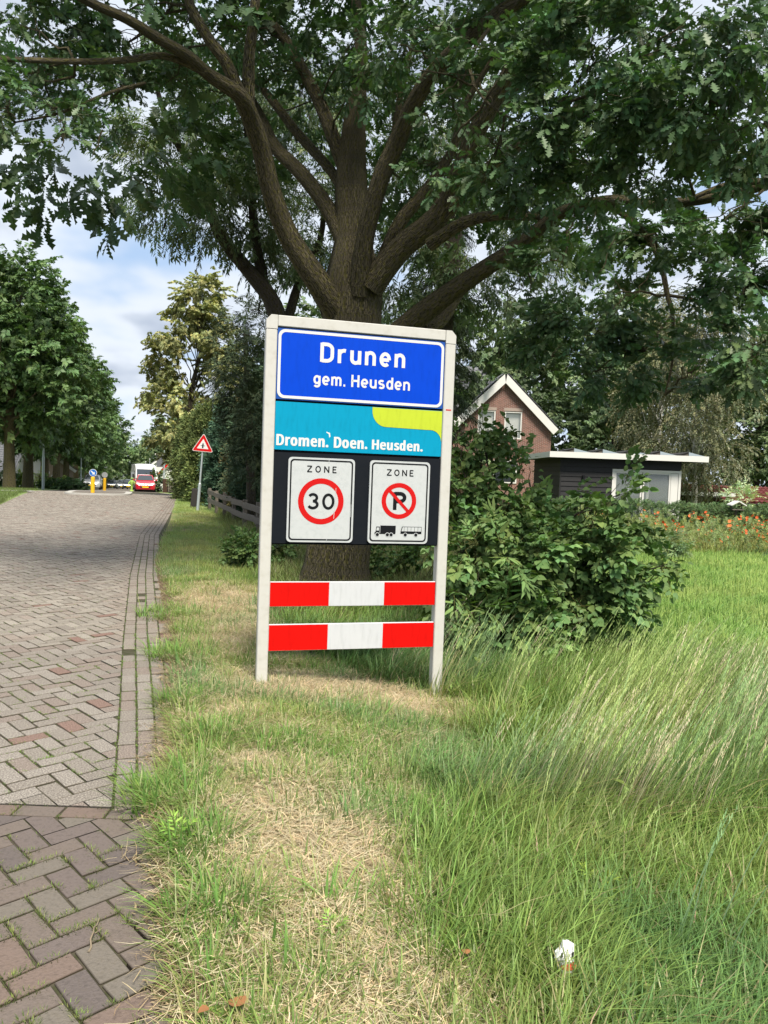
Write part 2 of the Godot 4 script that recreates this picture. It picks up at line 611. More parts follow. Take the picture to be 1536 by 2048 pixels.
# ---------------------------------------------------------------- leaves and sprays
const OAK := [[0.0, 0.012], [0.12, 0.05], [0.22, 0.17], [0.3, 0.06], [0.42, 0.27], [0.5, 0.08], [0.62, 0.33], [0.72, 0.1], [0.84, 0.24], [0.92, 0.1], [1.0, 0.03]]
const BROAD := [[0.0, 0.02], [0.08, 0.26], [0.3, 0.4], [0.62, 0.31], [0.85, 0.12], [1.0, 0.0]]
const LANCE := [[0.0, 0.012], [0.22, 0.11], [0.6, 0.095], [1.0, 0.0]]
const DIAMOND := [[0.0, 0.02], [0.4, 0.3], [1.0, 0.0]]
const MAPLE := [[0.0, 0.03], [0.15, 0.34], [0.32, 0.2], [0.5, 0.42], [0.62, 0.16], [1.0, 0.0]]


func leaf(mb: MB, xf: Transform3D, length: float, outline: Array, fold := 0.12, bend := 0.15) -> void:
	var keep := mb.x
	mb.x = keep * xf
	var b := mb.v.size()
	for o in outline:
		var px: float = o[0] * length
		var w: float = o[1] * length
		var y := -bend * length * float(o[0]) * float(o[0])
		mb.vert(Vector3(px, y + w * fold, -w), Vector3(0.2 * bend, 1, fold * 0.8))
		mb.vert(Vector3(px, y, 0), Vector3(0.2 * bend, 1, 0))
		mb.vert(Vector3(px, y + w * fold, w), Vector3(0.2 * bend, 1, -fold * 0.8))
	for i in outline.size() - 1:
		var q := b + i * 3
		for k in 2:
			mb.ix.append_array([q + k, q + k + 3, q + k + 1, q + k + 1, q + k + 3, q + k + 4])
	mb.x = keep


func facing(dir: Vector3, up: Vector3, p: Vector3) -> Transform3D:  # x along dir, y as near up as may be
	var x := dir.normalized()
	var z := x.cross(up)
	if z.length() < 0.01:
		z = x.cross(Vector3.RIGHT)
	z = z.normalized()
	return Transform3D(Basis(x, z.cross(x), z), p)


func shade(r: RandomNumberGenerator, lo: float, hi: float, warm := 0.0) -> Color:
	var k := r.randf_range(lo, hi)
	var w := r.randf_range(-warm, warm)
	return Color(k * (1.0 + w), k, k * (1.0 - w * 0.5))


func spray(r: RandomNumberGenerator, count: int, reach: float, llen: float, outline: Array, spread: float, droop: float, twig := true, tip := 0.5) -> ArrayMesh:
	var mb := MB.new()
	mb.k = 0.4
	for i in count:
		var s := pow((i + 0.6) / count, tip) * reach
		var y := -droop * s * s / reach
		var side := 1.0 if i % 2 else -1.0
		var yaw := side * r.randf_range(0.3, 1.3)
		if i > count - 3:
			yaw = r.randf_range(-0.4, 0.4)
		var dir := Vector3(cos(yaw), r.randf_range(-0.7, 0.35) - droop * 0.6, sin(yaw))
		var up := Vector3(r.randf_range(-spread, spread), 1.0, r.randf_range(-spread, spread))
		mb.col = shade(r, 0.75, 1.3, 0.12)
		leaf(mb, facing(dir, up, Vector3(s, y, 0) + Vector3(0, 0, side * 0.01)), llen * r.randf_range(0.7, 1.15), outline, r.randf_range(0.0, 0.35), r.randf_range(0.0, 0.45))
	if twig:
		mb.col = Color(0.9, 0.6, 0.5)
		var pts := []
		var rad := []
		for k in 4:
			var s := reach * k / 3.0 * 0.9
			pts.append(Vector3(s, -droop * s * s / reach, 0))
			rad.append(0.004 * (1.1 - k / 3.0))
		mb.tube(pts, rad, 3, 0.0, false)
	return mb.done()


func needle_spray(r: RandomNumberGenerator, twigs: int, reach: float, length: float, width: float, per: int, droop: float) -> ArrayMesh:
	var mb := MB.new()
	mb.k = 0.4
	for k in twigs:
		var yaw := r.randf_range(-0.9, 0.9)
		var dir := Vector3(cos(yaw), r.randf_range(-0.4, 0.5) - droop, sin(yaw)).normalized()
		for i in per:
			var p := dir * reach * (0.15 + 0.85 * i / per)
			p.y -= droop * p.length() * 0.5
			var d := (dir + Vector3(r.randf_range(-0.9, 0.9), r.randf_range(-0.7, 0.7) - droop * 0.7, r.randf_range(-0.9, 0.9))).normalized()
			mb.col = shade(r, 0.7, 1.35, 0.1)
			leaf(mb, facing(d, Vector3(r.randf_range(-1, 1), 1, r.randf_range(-1, 1)), p), length * r.randf_range(0.6, 1.1), [[0.0, width], [0.5, width * 1.2], [1.0, 0.0]], 0.1, 0.1)
	return mb.done()


func blade(mb: MB, p: Vector3, length: float, width: float, lean: Vector3, curve: float, segs := 3) -> void:
	var b := mb.v.size()
	var side := Vector3(lean.z, 0, -lean.x)
	if side.length() < 0.001:
		side = Vector3.RIGHT
	side = side.normalized()
	for i in segs + 1:
		var t := float(i) / segs
		var q := p + Vector3.UP * length * (t - curve * 0.45 * t * t) + lean * length * (t * 0.4 + curve * t * t)
		var w := side * width * 0.5 * (1.0 - pow(t, 1.6))
		var along_ := Vector3.UP * (1.0 - curve * 0.9 * t) + lean * (0.4 + 2.0 * curve * t)
		var nn := side.cross(along_).normalized()
		mb.vert(q - w, nn)
		if i < segs:
			mb.vert(q + w, nn)
	for i in segs - 1:
		var q := b + i * 2
		mb.ix.append_array([q, q + 2, q + 1, q + 1, q + 2, q + 3])
	var e := b + (segs - 1) * 2
	mb.ix.append_array([e, e + 2, e + 1])


func tuft(r: RandomNumberGenerator, count: int, radius: float, lo: float, hi: float, width: float, lean: float, wind: Vector3, straw: float, heads := 0) -> ArrayMesh:
	var mb := MB.new()
	mb.k = 0.4
	for i in count:
		var a := r.randf() * TAU
		var rr := sqrt(r.randf()) * radius
		var d := Vector3(cos(a), 0, sin(a)) * r.randf_range(0.1, 1.0) * lean + wind * r.randf_range(0.5, 1.2)
		mb.col = shade(r, 0.55, 1.4, 0.14)
		if r.randf() < straw:
			mb.col = Color(2.1, 1.55, 2.3) * r.randf_range(0.6, 1.0)
		blade(mb, Vector3(cos(a) * rr, -0.01, sin(a) * rr), r.randf_range(lo, hi), width * r.randf_range(0.6, 1.3), d, r.randf_range(0.15, 1.0))
	for i in heads:  # thin stalks that carry a loose seed head
		var a := r.randf() * TAU
		var rr := sqrt(r.randf()) * radius
		var d := Vector3(cos(a), 0, sin(a)) * 0.12 + wind * r.randf_range(0.7, 1.1)
		var p := Vector3(cos(a) * rr, 0, sin(a) * rr)
		var l := hi * r.randf_range(0.95, 1.3)
		mb.col = Color(1.6, 1.4, 2.0) * r.randf_range(0.75, 1.1)
		blade(mb, p, l, 0.006, d, 0.22, 4)
		for k in 16:
			var t := 0.7 + 0.3 * k / 15.0
			var q := p + Vector3.UP * l * (t - 0.22 * 0.45 * t * t) + d * l * (t * 0.4 + 0.22 * t * t)
			mb.col = Color(1.9, 1.75, 2.3) * r.randf_range(0.75, 1.15)
			blade(mb, q, 0.03 * (1.25 - t * 0.6), 0.0045, Vector3(r.randf_range(-1, 1), 0, r.randf_range(-1, 1)) * 0.6 + d, 0.3, 2)
	return mb.done()


func strewn(r: RandomNumberGenerator, count: int, radius: float, lo: float, hi: float, width: float, height: float) -> ArrayMesh:
	var mb := MB.new()
	mb.k = 0.4
	for i in count:
		var a := r.randf() * TAU
		var p := Vector3(r.randf_range(-1, 1) * radius, r.randf_range(0.0, height), r.randf_range(-1, 1) * radius)
		var d := Vector3(cos(a), r.randf_range(-0.1, 0.35), sin(a)) * r.randf_range(lo, hi)
		var m := p + d * 0.5 + Vector3(r.randf_range(-1, 1), r.randf_range(0, 1), r.randf_range(-1, 1)) * d.length() * 0.12
		var w := d.cross(Vector3.UP).normalized() * width * r.randf_range(0.5, 1.2) * 0.5
		mb.col = shade(r, 0.45, 1.2, 0.1)
		var b := mb.v.size()
		for q in [p - w, p + w, m - w, m + w, p + d - w * 0.4, p + d + w * 0.4]:
			mb.vert(q, Vector3(0, 1, 0))
		mb.ix.append_array([b, b + 2, b + 1, b + 1, b + 2, b + 3, b + 2, b + 4, b + 3, b + 3, b + 4, b + 5])
	return mb.done()


func make_assets() -> void:
	var r := RandomNumberGenerator.new()
	r.seed = 99
	A.oak = []
	for k in 3:
		A.oak.append(spray(r, 12, 0.26, 0.1, OAK, 0.9, 0.25))
	A.oak_leaf = []
	A.bush_leaf = []
	for k in 3:
		var mb := MB.new()
		leaf(mb, Transform3D(), 0.108, OAK, 0.1 + 0.1 * k, 0.1 + 0.12 * k)
		A.oak_leaf.append(mb.done())
		mb = MB.new()
		leaf(mb, Transform3D(), 0.074, BROAD, 0.1 + 0.1 * k, 0.1 + 0.15 * k)
		A.bush_leaf.append(mb.done())
	A.oak_high = [spray(r, 12, 0.6, 0.26, OAK, 0.7, 0.2, false)]
	A.willow = [spray(r, 18, 0.42, 0.12, LANCE, 0.9, 0.35), spray(r, 20, 0.5, 0.125, LANCE, 0.9, 0.65)]
	A.lime = [spray(r, 12, 0.55, 0.26, DIAMOND, 0.8, 0.2, false), spray(r, 12, 0.6, 0.24, MAPLE, 0.8, 0.3, false)]
	A.maple = [spray(r, 12, 0.5, 0.24, MAPLE, 0.8, 0.55, false)]
	A.far = [spray(r, 12, 0.9, 0.45, DIAMOND, 0.9, 0.25, false)]
	A.birch = [spray(r, 18, 0.6, 0.11, DIAMOND, 0.9, 1.3, false)]
	A.bush = [spray(r, 12, 0.32, 0.068, BROAD, 0.9, 0.2), spray(r, 11, 0.3, 0.06, BROAD, 1.0, 0.3)]
	A.small = [spray(r, 12, 0.2, 0.05, DIAMOND, 0.8, 0.1)]
	A.lance = [spray(r, 10, 0.32, 0.14, LANCE, 0.7, 0.2)]
	A.cypress = [needle_spray(r, 5, 0.3, 0.11, 0.16, 7, 0.0)]
	A.spruce = [needle_spray(r, 5, 0.45, 0.1, 0.08, 12, 0.35)]
	A.short = [tuft(r, 14, 0.06, 0.025, 0.08, 0.0042, 1.5, Vector3(0.1, 0, 0), 0.2), tuft(r, 14, 0.07, 0.02, 0.07, 0.004, 1.8, Vector3(0.05, 0, 0.1), 0.3), tuft(r, 11, 0.05, 0.04, 0.12, 0.0055, 1.4, Vector3(0.15, 0, 0), 0.1)]
	A.lush = [tuft(r, 12, 0.09, 0.1, 0.27, 0.0085, 1.5, Vector3(0.3, 0, 0.05), 0.04), tuft(r, 11, 0.1, 0.12, 0.33, 0.0105, 1.3, Vector3(0.35, 0, 0.1), 0.06), tuft(r, 14, 0.12, 0.08, 0.22, 0.0065, 1.9, Vector3(0.2, 0, -0.05), 0.07)]
	A.tall = [tuft(r, 9, 0.1, 0.22, 0.58, 0.0085, 0.5, Vector3(0.8, 0, 0.0), 0.06, 5), tuft(r, 9, 0.12, 0.2, 0.52, 0.008, 0.6, Vector3(0.7, 0, 0.12), 0.08, 5), tuft(r, 10, 0.12, 0.22, 0.5, 0.009, 0.7, Vector3(0.65, 0, -0.1), 0.06, 2)]
	A.meadow = [tuft(r, 11, 0.18, 0.1, 0.28, 0.015, 1.4, Vector3(0.3, 0, 0), 0.03), tuft(r, 11, 0.2, 0.08, 0.24, 0.016, 1.6, Vector3(0.25, 0, 0.1), 0.06)]
	A.coarse = [tuft(r, 16, 0.2, 0.1, 0.28, 0.013, 0.7, Vector3(0.2, 0, 0), 0.15)]
	A.verge = [tuft(r, 16, 0.12, 0.05, 0.14, 0.008, 0.8, Vector3(0.1, 0, 0), 0.12)]
	A.straw = [strewn(r, 16, 0.09, 0.04, 0.14, 0.0034, 0.035), strewn(r, 18, 0.1, 0.025, 0.1, 0.003, 0.03)]
	A.stems = [strewn(r, 3, 0.1, 0.1, 0.25, 0.003, 0.02)]
	A.herb = []
	for k in 2:
		var hm := MB.new()
		hm.k = 0.4
		for i in 9:
			var a := i * 2.4
			hm.col = shade(r, 0.7, 1.3, 0.1)
			leaf(hm, facing(Vector3(cos(a) * 0.8, r.randf_range(0.5, 1.3), sin(a) * 0.8), Vector3.UP, Vector3(0, 0.012 * i * (1 + k), 0)), r.randf_range(0.05, 0.1), BROAD if k else [[0.0, 0.03], [0.3, 0.17], [0.7, 0.14], [1.0, 0.0]], 0.2, 0.4)
		A.herb.append(hm.done())
	A.crumbs = [strewn(r, 14, 0.06, 0.01, 0.04, 0.008, 0.008)]
	A.moss = [tuft(r, 12, 0.022, 0.006, 0.022, 0.004, 1.2, Vector3.ZERO, 0.0), tuft(r, 12, 0.03, 0.006, 0.03, 0.004, 1.2, Vector3.ZERO, 0.05)]


# ---------------------------------------------------------------- crowns and limbs
func limb(mb: MB, pts: Array, sides := 8, wob := 0.0) -> void:  # [x, y, z, radius], drawn as a smooth curve
	var p := []
	var rad := []
	for i in pts.size() - 1:
		var a: Array = pts[maxi(i - 1, 0)]
		var b: Array = pts[i]
		var c: Array = pts[i + 1]
		var d: Array = pts[mini(i + 2, pts.size() - 1)]
		var last := i == pts.size() - 2
		for k in (5 if last else 4):
			var t := k / 4.0
			var q := Vector3(b[0], b[1], b[2]).cubic_interpolate(Vector3(c[0], c[1], c[2]), Vector3(a[0], a[1], a[2]), Vector3(d[0], d[1], d[2]), t)
			p.append(q)
			rad.append(lerpf(b[3], c[3], t))
	mb.tube(p, rad, sides, wob)


func v3(a: Array) -> Vector3:
	return Vector3(a[0], a[1], a[2])


func crook(mb: MB, r: RandomNumberGenerator, a: Vector3, b: Vector3, r0: float, r1: float, sag := 0.0, sides := 5) -> void:
	var l := a.distance_to(b)
	var pts := []
	var rad := []
	for k in 7:
		var t := k / 6.0
		var j := Vector3(r.randf_range(-1, 1), r.randf_range(-1, 1), r.randf_range(-1, 1)) * l * 0.05 * (0.0 if k in [0, 6] else 1.0)
		pts.append(a.lerp(b, t) + j + Vector3.DOWN * sag * l * sin(t * PI))
		rad.append(lerpf(r0, r1, t))
	mb.tube(pts, rad, sides, 0.0, false)


func fill(blobs: Array, r: RandomNumberGenerator, smin: float, smax: float, upright: float, tint := 0.15, hollow := 0.35) -> Array:
	# places for sprays in ellipsoids [x, y, z, rx, ry, rz, n]: more of them near the skin, turned outwards, in denser and looser clumps
	var xfs := []
	var cols := []
	for b in blobs:
		var tone := r.randf_range(0.8, 1.2)
		var mid := v3(b)
		var clumps := []
		for k in maxi(4, int(b[6]) / 14):
			var d := Vector3(r.randfn(), r.randfn(), r.randfn()).normalized()
			clumps.append([d * pow(r.randf(), hollow), r.randf_range(0.8, 1.25)])
		for k in int(b[6]):
			var cl: Array = clumps[r.randi() % clumps.size()]
			var q: Vector3 = cl[0] + Vector3(r.randfn(), r.randfn(), r.randfn()) * 0.17
			var p := mid + Vector3(q.x * b[3], q.y * b[4], q.z * b[5])
			var out := Vector3(q.x, q.y * 0.6, q.z)
			var dir := out.normalized() + Vector3(r.randf_range(-0.8, 0.8), r.randf_range(-0.6, 0.6), r.randf_range(-0.8, 0.8))
			dir.y *= upright
			var up := Vector3(r.randf_range(-0.5, 0.5), 1, r.randf_range(-0.5, 0.5))
			var xf := facing(dir, up, p)
			xf.basis = xf.basis.scaled_local(Vector3.ONE * r.randf_range(smin, smax))
			xfs.append(xf)
			var c := shade(r, 1.0 - tint, 1.0 + tint, tint * 0.6)
			cols.append(c * tone * float(cl[1]))
	return [xfs, cols]


func leaves(called: String, blobs: Array, meshes: Array, m: Material, parent: Node3D, seed_: int, smin := 0.8, smax := 1.2, upright := 1.0, tint := 0.15, more := 1.0) -> void:
	var r := RandomNumberGenerator.new()
	r.seed = seed_
	if more != 1.0:
		blobs = blobs.map(func(b): return [b[0], b[1], b[2], b[3], b[4], b[5], b[6] * more])
	var f := fill(blobs, r, smin, smax, upright, tint)
	var xs := []
	var cs := []
	for k in meshes.size():
		xs.append([])
		cs.append([])
	for i in f[0].size():
		var k := r.randi() % meshes.size()
		xs[k].append(f[0][i])
		cs[k].append(f[1][i])
	for k in meshes.size():
		if xs[k].size():
			many(called, meshes[k], m, xs[k], cs[k], parent)


func tree(called: String, label: String, cat: String, group: String, base: Vector3, height: float, radius: float, clear: float, tr: float, nb: int, sprays: int, meshes: Array, lm: Material, bark: Material, seed_: int, size := 1.0, lean := Vector3.ZERO, shape := 1.0) -> Node3D:
	var r := RandomNumberGenerator.new()
	r.seed = seed_
	var t := thing(called, label, cat, base, 0.0, group)
	var mb := MB.new()
	var top := Vector3(0, height * 0.86, 0) + lean
	var pts := []
	for k in 6:
		var s := k / 5.0
		pts.append([lean.x * s * s + r.randf_range(-0.12, 0.12) * k * 0.4, top.y * s - 0.25 * (1.0 - s), lean.z * s * s + r.randf_range(-0.12, 0.12) * k * 0.4, tr * (1.25 if k == 0 else 1.0) * pow(1.0 - s * 0.92, 0.8)])
	limb(mb, pts, 9, 0.03)
	var blobs := []
	for k in nb:
		var s := (k + 0.5) / nb
		var y := lerpf(clear, height * 0.97, s)
		var prof := sin(PI * pow(0.12 + 0.82 * s, shape)) * radius
		var a := k * 2.4 + r.randf_range(-0.5, 0.5)
		var br := radius * r.randf_range(0.3, 0.48)
		var rr := maxf(0.0, prof - br * 0.7) * sqrt(r.randf_range(0.45, 1.0))
		var c := Vector3(cos(a) * rr, y, sin(a) * rr) + lean * s
		blobs.append([c.x, c.y, c.z, br, br * 0.8, br, sprays / nb])
		var root := Vector3(lean.x * s * s, y * r.randf_range(0.6, 0.8), lean.z * s * s)
		crook(mb, r, root, c, tr * 0.3 * (1.2 - s), tr * 0.06, -0.06)
	part("trunk", mb.done(), bark, t)
	leaves("crown", blobs, meshes, lm, t, seed_ + 1, 0.75 * size, 1.25 * size)
	return t


# ---------------------------------------------------------------- ground
const OUTER := [[0.0, -0.02], [2.06, -0.55], [3.23, -0.97], [4.18, -1.21], [5.36, -1.53], [6.78, -1.92], [9.18, -2.74], [12.64, -3.9], [16.2, -4.85], [22.5, -6.48], [36.6, -10.33], [43.4, -12.14], [62.0, -18.8], [140.0, -47.0], [400.0, -141.0]]
const INNER := [[0.0, -0.35], [3.3, -1.2], [3.47, -1.25], [4.98, -1.76], [6.73, -2.36], [10.8, -3.7], [17.2, -5.68], [27.6, -8.34], [41.6, -11.95], [43.4, -12.4], [62.0, -19.1], [140.0, -47.3], [400.0, -141.3]]
const LEFT := [[0.0, -7.0], [10.0, -9.6], [20.0, -12.0], [27.2, -14.2], [36.1, -17.8], [43.4, -20.6], [62.0, -26.6], [140.0, -54.0], [400.0, -148.0]]


func along(tab: Array, d: float) -> float:
	if d <= tab[0][0]:
		return tab[0][1] - (tab[0][0] - d) * (tab[1][1] - tab[0][1]) / (tab[1][0] - tab[0][0])
	for i in tab.size() - 1:
		if d <= tab[i + 1][0]:
			return lerpf(tab[i][1], tab[i + 1][1], (d - tab[i][0]) / (tab[i + 1][0] - tab[i][0]))
	return tab[-1][1]


func height(x: float, z: float) -> float:
	var d := -z
	var h := 0.0
	if d > 40.0:  # the road goes over a low crest and falls gently beyond it
		var s := d - 42.0
		var soft := (s + sqrt(s * s + 16.0)) * 0.5
		var s0 := -2.0
		h -= 0.028 * (soft - (s0 + sqrt(s0 * s0 + 16.0)) * 0.5) * smoothstep(3.0, -6.0, x)
	var u := x - along(OUTER, d)
	h -= 0.14 * smoothstep(0.6, 2.1, u) * smoothstep(40.0, 20.0, d)
	h -= 0.9 * smoothstep(29.5, 34.0, d) * smoothstep(8.0, 13.0, x) * smoothstep(80.0, 60.0, d)
	return h


func rough(x: float, z: float) -> float:
	return noise_b.get_noise_2d(x, z) * 0.02 + noise_a.get_noise_2d(x + 40.0, z) * 0.02


const DRY := [[-0.25, -5.5, 1.1, 0.42, 1.15], [-1.05, -4.65, 0.34, 0.36, 1.1], [-0.55, -3.5, 0.4, 0.6, 0.85], [-0.3, -2.9, 0.55, 0.65, 1.15], [0.1, -2.3, 0.45, 0.28, 0.8], [-1.95, -8.9, 0.7, 1.6, 0.9], [-1.4, -6.9, 0.5, 0.9, 0.8], [-0.15, -2.05, 0.4, 0.2, 0.7], [-6.4, -24.0, 1.2, 3.0, 0.5], [-4.2, -14.0, 0.8, 2.5, 0.45]]


func dry(x: float, z: float) -> float:
	var k := 0.0
	for e in DRY:
		var q := Vector2((x - e[0]) / e[2], (z - e[1]) / e[3]).length()
		k = maxf(k, e[4] * smoothstep(1.35, 0.35, q))
	return clampf(k + noise_a.get_noise_2d(x * 3.0, z * 3.0) * 0.55 + noise_b.get_noise_2d(x * 2.0, z * 2.0) * 0.35, 0.0, 1.0)


func lush(x: float, z: float) -> float:  # longer grass to the right and behind the sign
	var d := -z
	var edge := along([[0.0, 0.5], [2.1, 0.38], [2.9, 0.12], [3.6, 0.26], [4.3, 0.4], [5.3, 0.8], [5.8, 0.62], [6.05, -0.2], [6.5, -0.7], [7.5, -1.1], [9.0, -1.4], [12.0, -2.2], [20.0, -4.4], [30.0, -7.0], [45.0, -11.0]], d)
	return smoothstep(-0.14, 0.2, x - edge + noise_a.get_noise_2d(x * 2.0, z * 2.0) * 0.45)


func make_ground() -> void:
	var cols := [0.0, 0.03, 0.1, 0.18, 0.28, 0.4, 0.55, 0.7, 0.9, 1.1, 1.35, 1.6, 1.9, 2.2, 2.6, 3.0, 3.5, 4.1, 4.8, 5.7, 6.8, 8.2, 10.0, 12.2, 15.0, 18.5, 23.0, 29.0, 38.0, 52.0, 75.0, 120.0, 200.0, 400.0]
	var rows := []
	var d := -6.0
	while d < 420.0:
		rows.append(d)
		d += clampf(absf(d) * 0.05, 0.12, 12.0)
	for side in 2:
		var mb := MB.new()
		var w := cols.size() + 1
		for dd in rows:
			for k in w:
				var e: float = along(OUTER if side == 0 else LEFT, dd)
				var off: float = -0.25 if k == 0 else cols[k - 1]
				var x: float = e + off if side == 0 else e - off
				var z: float = -dd
				var y := height(x, z) + (-0.1 if k == 0 else 0.006 if k == 1 else 0.012 + rough(x, z) * smoothstep(0.0, 0.3, off) * smoothstep(60.0, 20.0, dd))
				var dr := dry(x, z)
				var c := Color(0.17, 0.145, 0.075).lerp(Color(0.42, 0.32, 0.19), dr * 0.8)
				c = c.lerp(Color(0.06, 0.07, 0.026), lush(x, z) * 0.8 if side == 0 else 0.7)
				c = c.lerp(Color(0.19, 0.27, 0.08), smoothstep(8.0, 16.0, dd) if x > 2.0 else smoothstep(14.0, 40.0, dd))
				if side == 0 and off < 0.3 and dd < 12.0:
					c = c.lerp(Color(0.1, 0.062, 0.04), smoothstep(0.3, 0.08, off) * 0.85)
				mb.col = c
				mb.vert(Vector3(x, y, z), Vector3.UP)
		for i in rows.size() - 1:
			for k in w - 1:
				var q := i * w + k
				if side == 0:
					mb.ix.append_array([q, q + w, q + 1, q + 1, q + w, q + w + 1])
				else:
					mb.ix.append_array([q, q + 1, q + w, q + 1, q + w + 1, q + w])
		smooth_normals(mb)
		tag(part("ground", mb.done(), M.soil, self), "grass verge and field to the right of the road" if side == 0 else "grass verge and gardens to the left of the road", "", "", "structure")


func smooth_normals(mb: MB) -> void:
	for i in mb.n.size():
		mb.n[i] = Vector3.ZERO
	for k in range(0, mb.ix.size(), 3):
		var a := mb.ix[k]
		var b := mb.ix[k + 1]
		var c := mb.ix[k + 2]
		var nn := (mb.v[c] - mb.v[a]).cross(mb.v[b] - mb.v[a])
		mb.n[a] += nn
		mb.n[b] += nn
		mb.n[c] += nn
	for i in mb.n.size():
		mb.n[i] = mb.n[i].normalized()


func strip(x0: Array, x1: Array, d0: float, d1: float, drop: float) -> ArrayMesh:
	var mb := MB.new()
	var d := d0
	var w := 9
	var n := 0
	while d <= d1:
		for k in w:
			var x := lerpf(along(x0, d), along(x1, d), k / 8.0)
			mb.vert(Vector3(x, height(along(x1, d), -d) * 1.0 + minf(0.0, height(x, -d)) * 0.0 + drop, -d), Vector3.UP)
		n += 1
		d += clampf(d * 0.04, 0.1, 6.0)
	for i in n - 1:
		for k in w - 1:
			var q := i * w + k
			mb.ix.append_array([q, q + w, q + 1, q + 1, q + w, q + w + 1])
	smooth_normals(mb)
	return mb.done()


func paver_mesh(l: float, w: float, h: float, ch: float) -> ArrayMesh:
	var mb := MB.new()
	mb.cbox(Vector3(-l / 2, -h, -w / 2), Vector3(l / 2, 0, w / 2), ch)
	for i in mb.v.size():
		mb.c[i] = Color.WHITE if mb.v[i].y > -0.0006 else Color(0.24, 0.22, 0.17)  # sides and chamfers carry dirt and joint shade in their colour
	return mb.done()


func tilted(p: Vector3, turn: float, r: RandomNumberGenerator, amount := 0.012) -> Transform3D:
	var b := Basis(Vector3.UP, turn + r.randf_range(-0.032, 0.032)) * Basis(Vector3.RIGHT, r.randf_range(-amount, amount)) * Basis(Vector3.BACK, r.randf_range(-amount, amount))
	return Transform3D(b, p)


func herringbone(x0: float, x1: float, z0: float, z1: float, pitch: float, keep: Callable) -> Array:  # [x, z, turn] of every brick
	var out := []
	var c := cos(PI / 4)
	var reach := int(maxf(absf(x0) + absf(x1), absf(z0) + absf(z1)) / pitch * 1.5) + 4
	var mid := Vector2((x0 + x1) / 2, (z0 + z1) / 2)
	var half := int(Vector2(x1 - x0, z1 - z0).length() / pitch / 2.0) + 4
	for i in range(-half, half):
		for j in range(-half, half):
			var k := posmod(i - j, 4)
			if k != 0 and k != 3:
				continue
			var q := Vector2(i + 1.0, j + 0.5) if k == 0 else Vector2(i + 0.5, j + 1.0)
			q *= pitch
			var p := mid + Vector2(q.x * c - q.y * c, q.x * c + q.y * c)
			if p.x < x0 or p.x > x1 or p.y < z0 or p.y > z1 or not keep.call(p):
				continue
			out.append([p.x, p.y, -PI / 4 if k == 0 else PI / 4])
	return out


func cut_brick(s: Array, edge: Callable, front: float) -> PackedVector2Array:
	var a := Vector2(cos(float(s[2])), -sin(float(s[2])))
	var b := Vector2(-a.y, a.x)
	var mid := Vector2(s[0], s[1])
	var q := PackedVector2Array([mid - a * 0.102 - b * 0.0495, mid + a * 0.102 - b * 0.0495, mid + a * 0.102 + b * 0.0495, mid - a * 0.102 + b * 0.0495])
	var d: float = -s[1]
	var keep := PackedVector2Array([Vector2(-60, front), Vector2(edge.call(-front), front), Vector2(edge.call(maxf(d - 0.3, -front)), minf(-d + 0.3, front - 0.001)), Vector2(edge.call(d + 0.4), -d - 0.4), Vector2(-60, -d - 0.4)])
	for p in Geometry2D.intersect_polygons(q, keep):
		var area := 0.0
		for i in p.size():
			area += p[i].cross(p[(i + 1) % p.size()])
		if absf(area) > 0.003:
			return p
	return PackedVector2Array()


func brick_prism(mb: MB, p: PackedVector2Array, y: float) -> void:
	var q := PackedVector2Array()
	for v in p:
		q.append(Vector2(v.x, -v.y))
	if Geometry2D.is_polygon_clockwise(q):
		q.reverse()
	mb.x = Transform3D(Basis(Vector3.RIGHT, -PI / 2), Vector3(0, y, 0))
	var first := mb.v.size()
	mb.prism(q, -0.04, -0.0)
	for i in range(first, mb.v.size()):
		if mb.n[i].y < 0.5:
			mb.c[i] = mb.col * 0.25  # cut sides likewise: dirt and joint shade put into the colour


func in_view(x: float, z: float, extra := 0.6) -> bool:
	return absf(x) < -z * 0.56 + extra


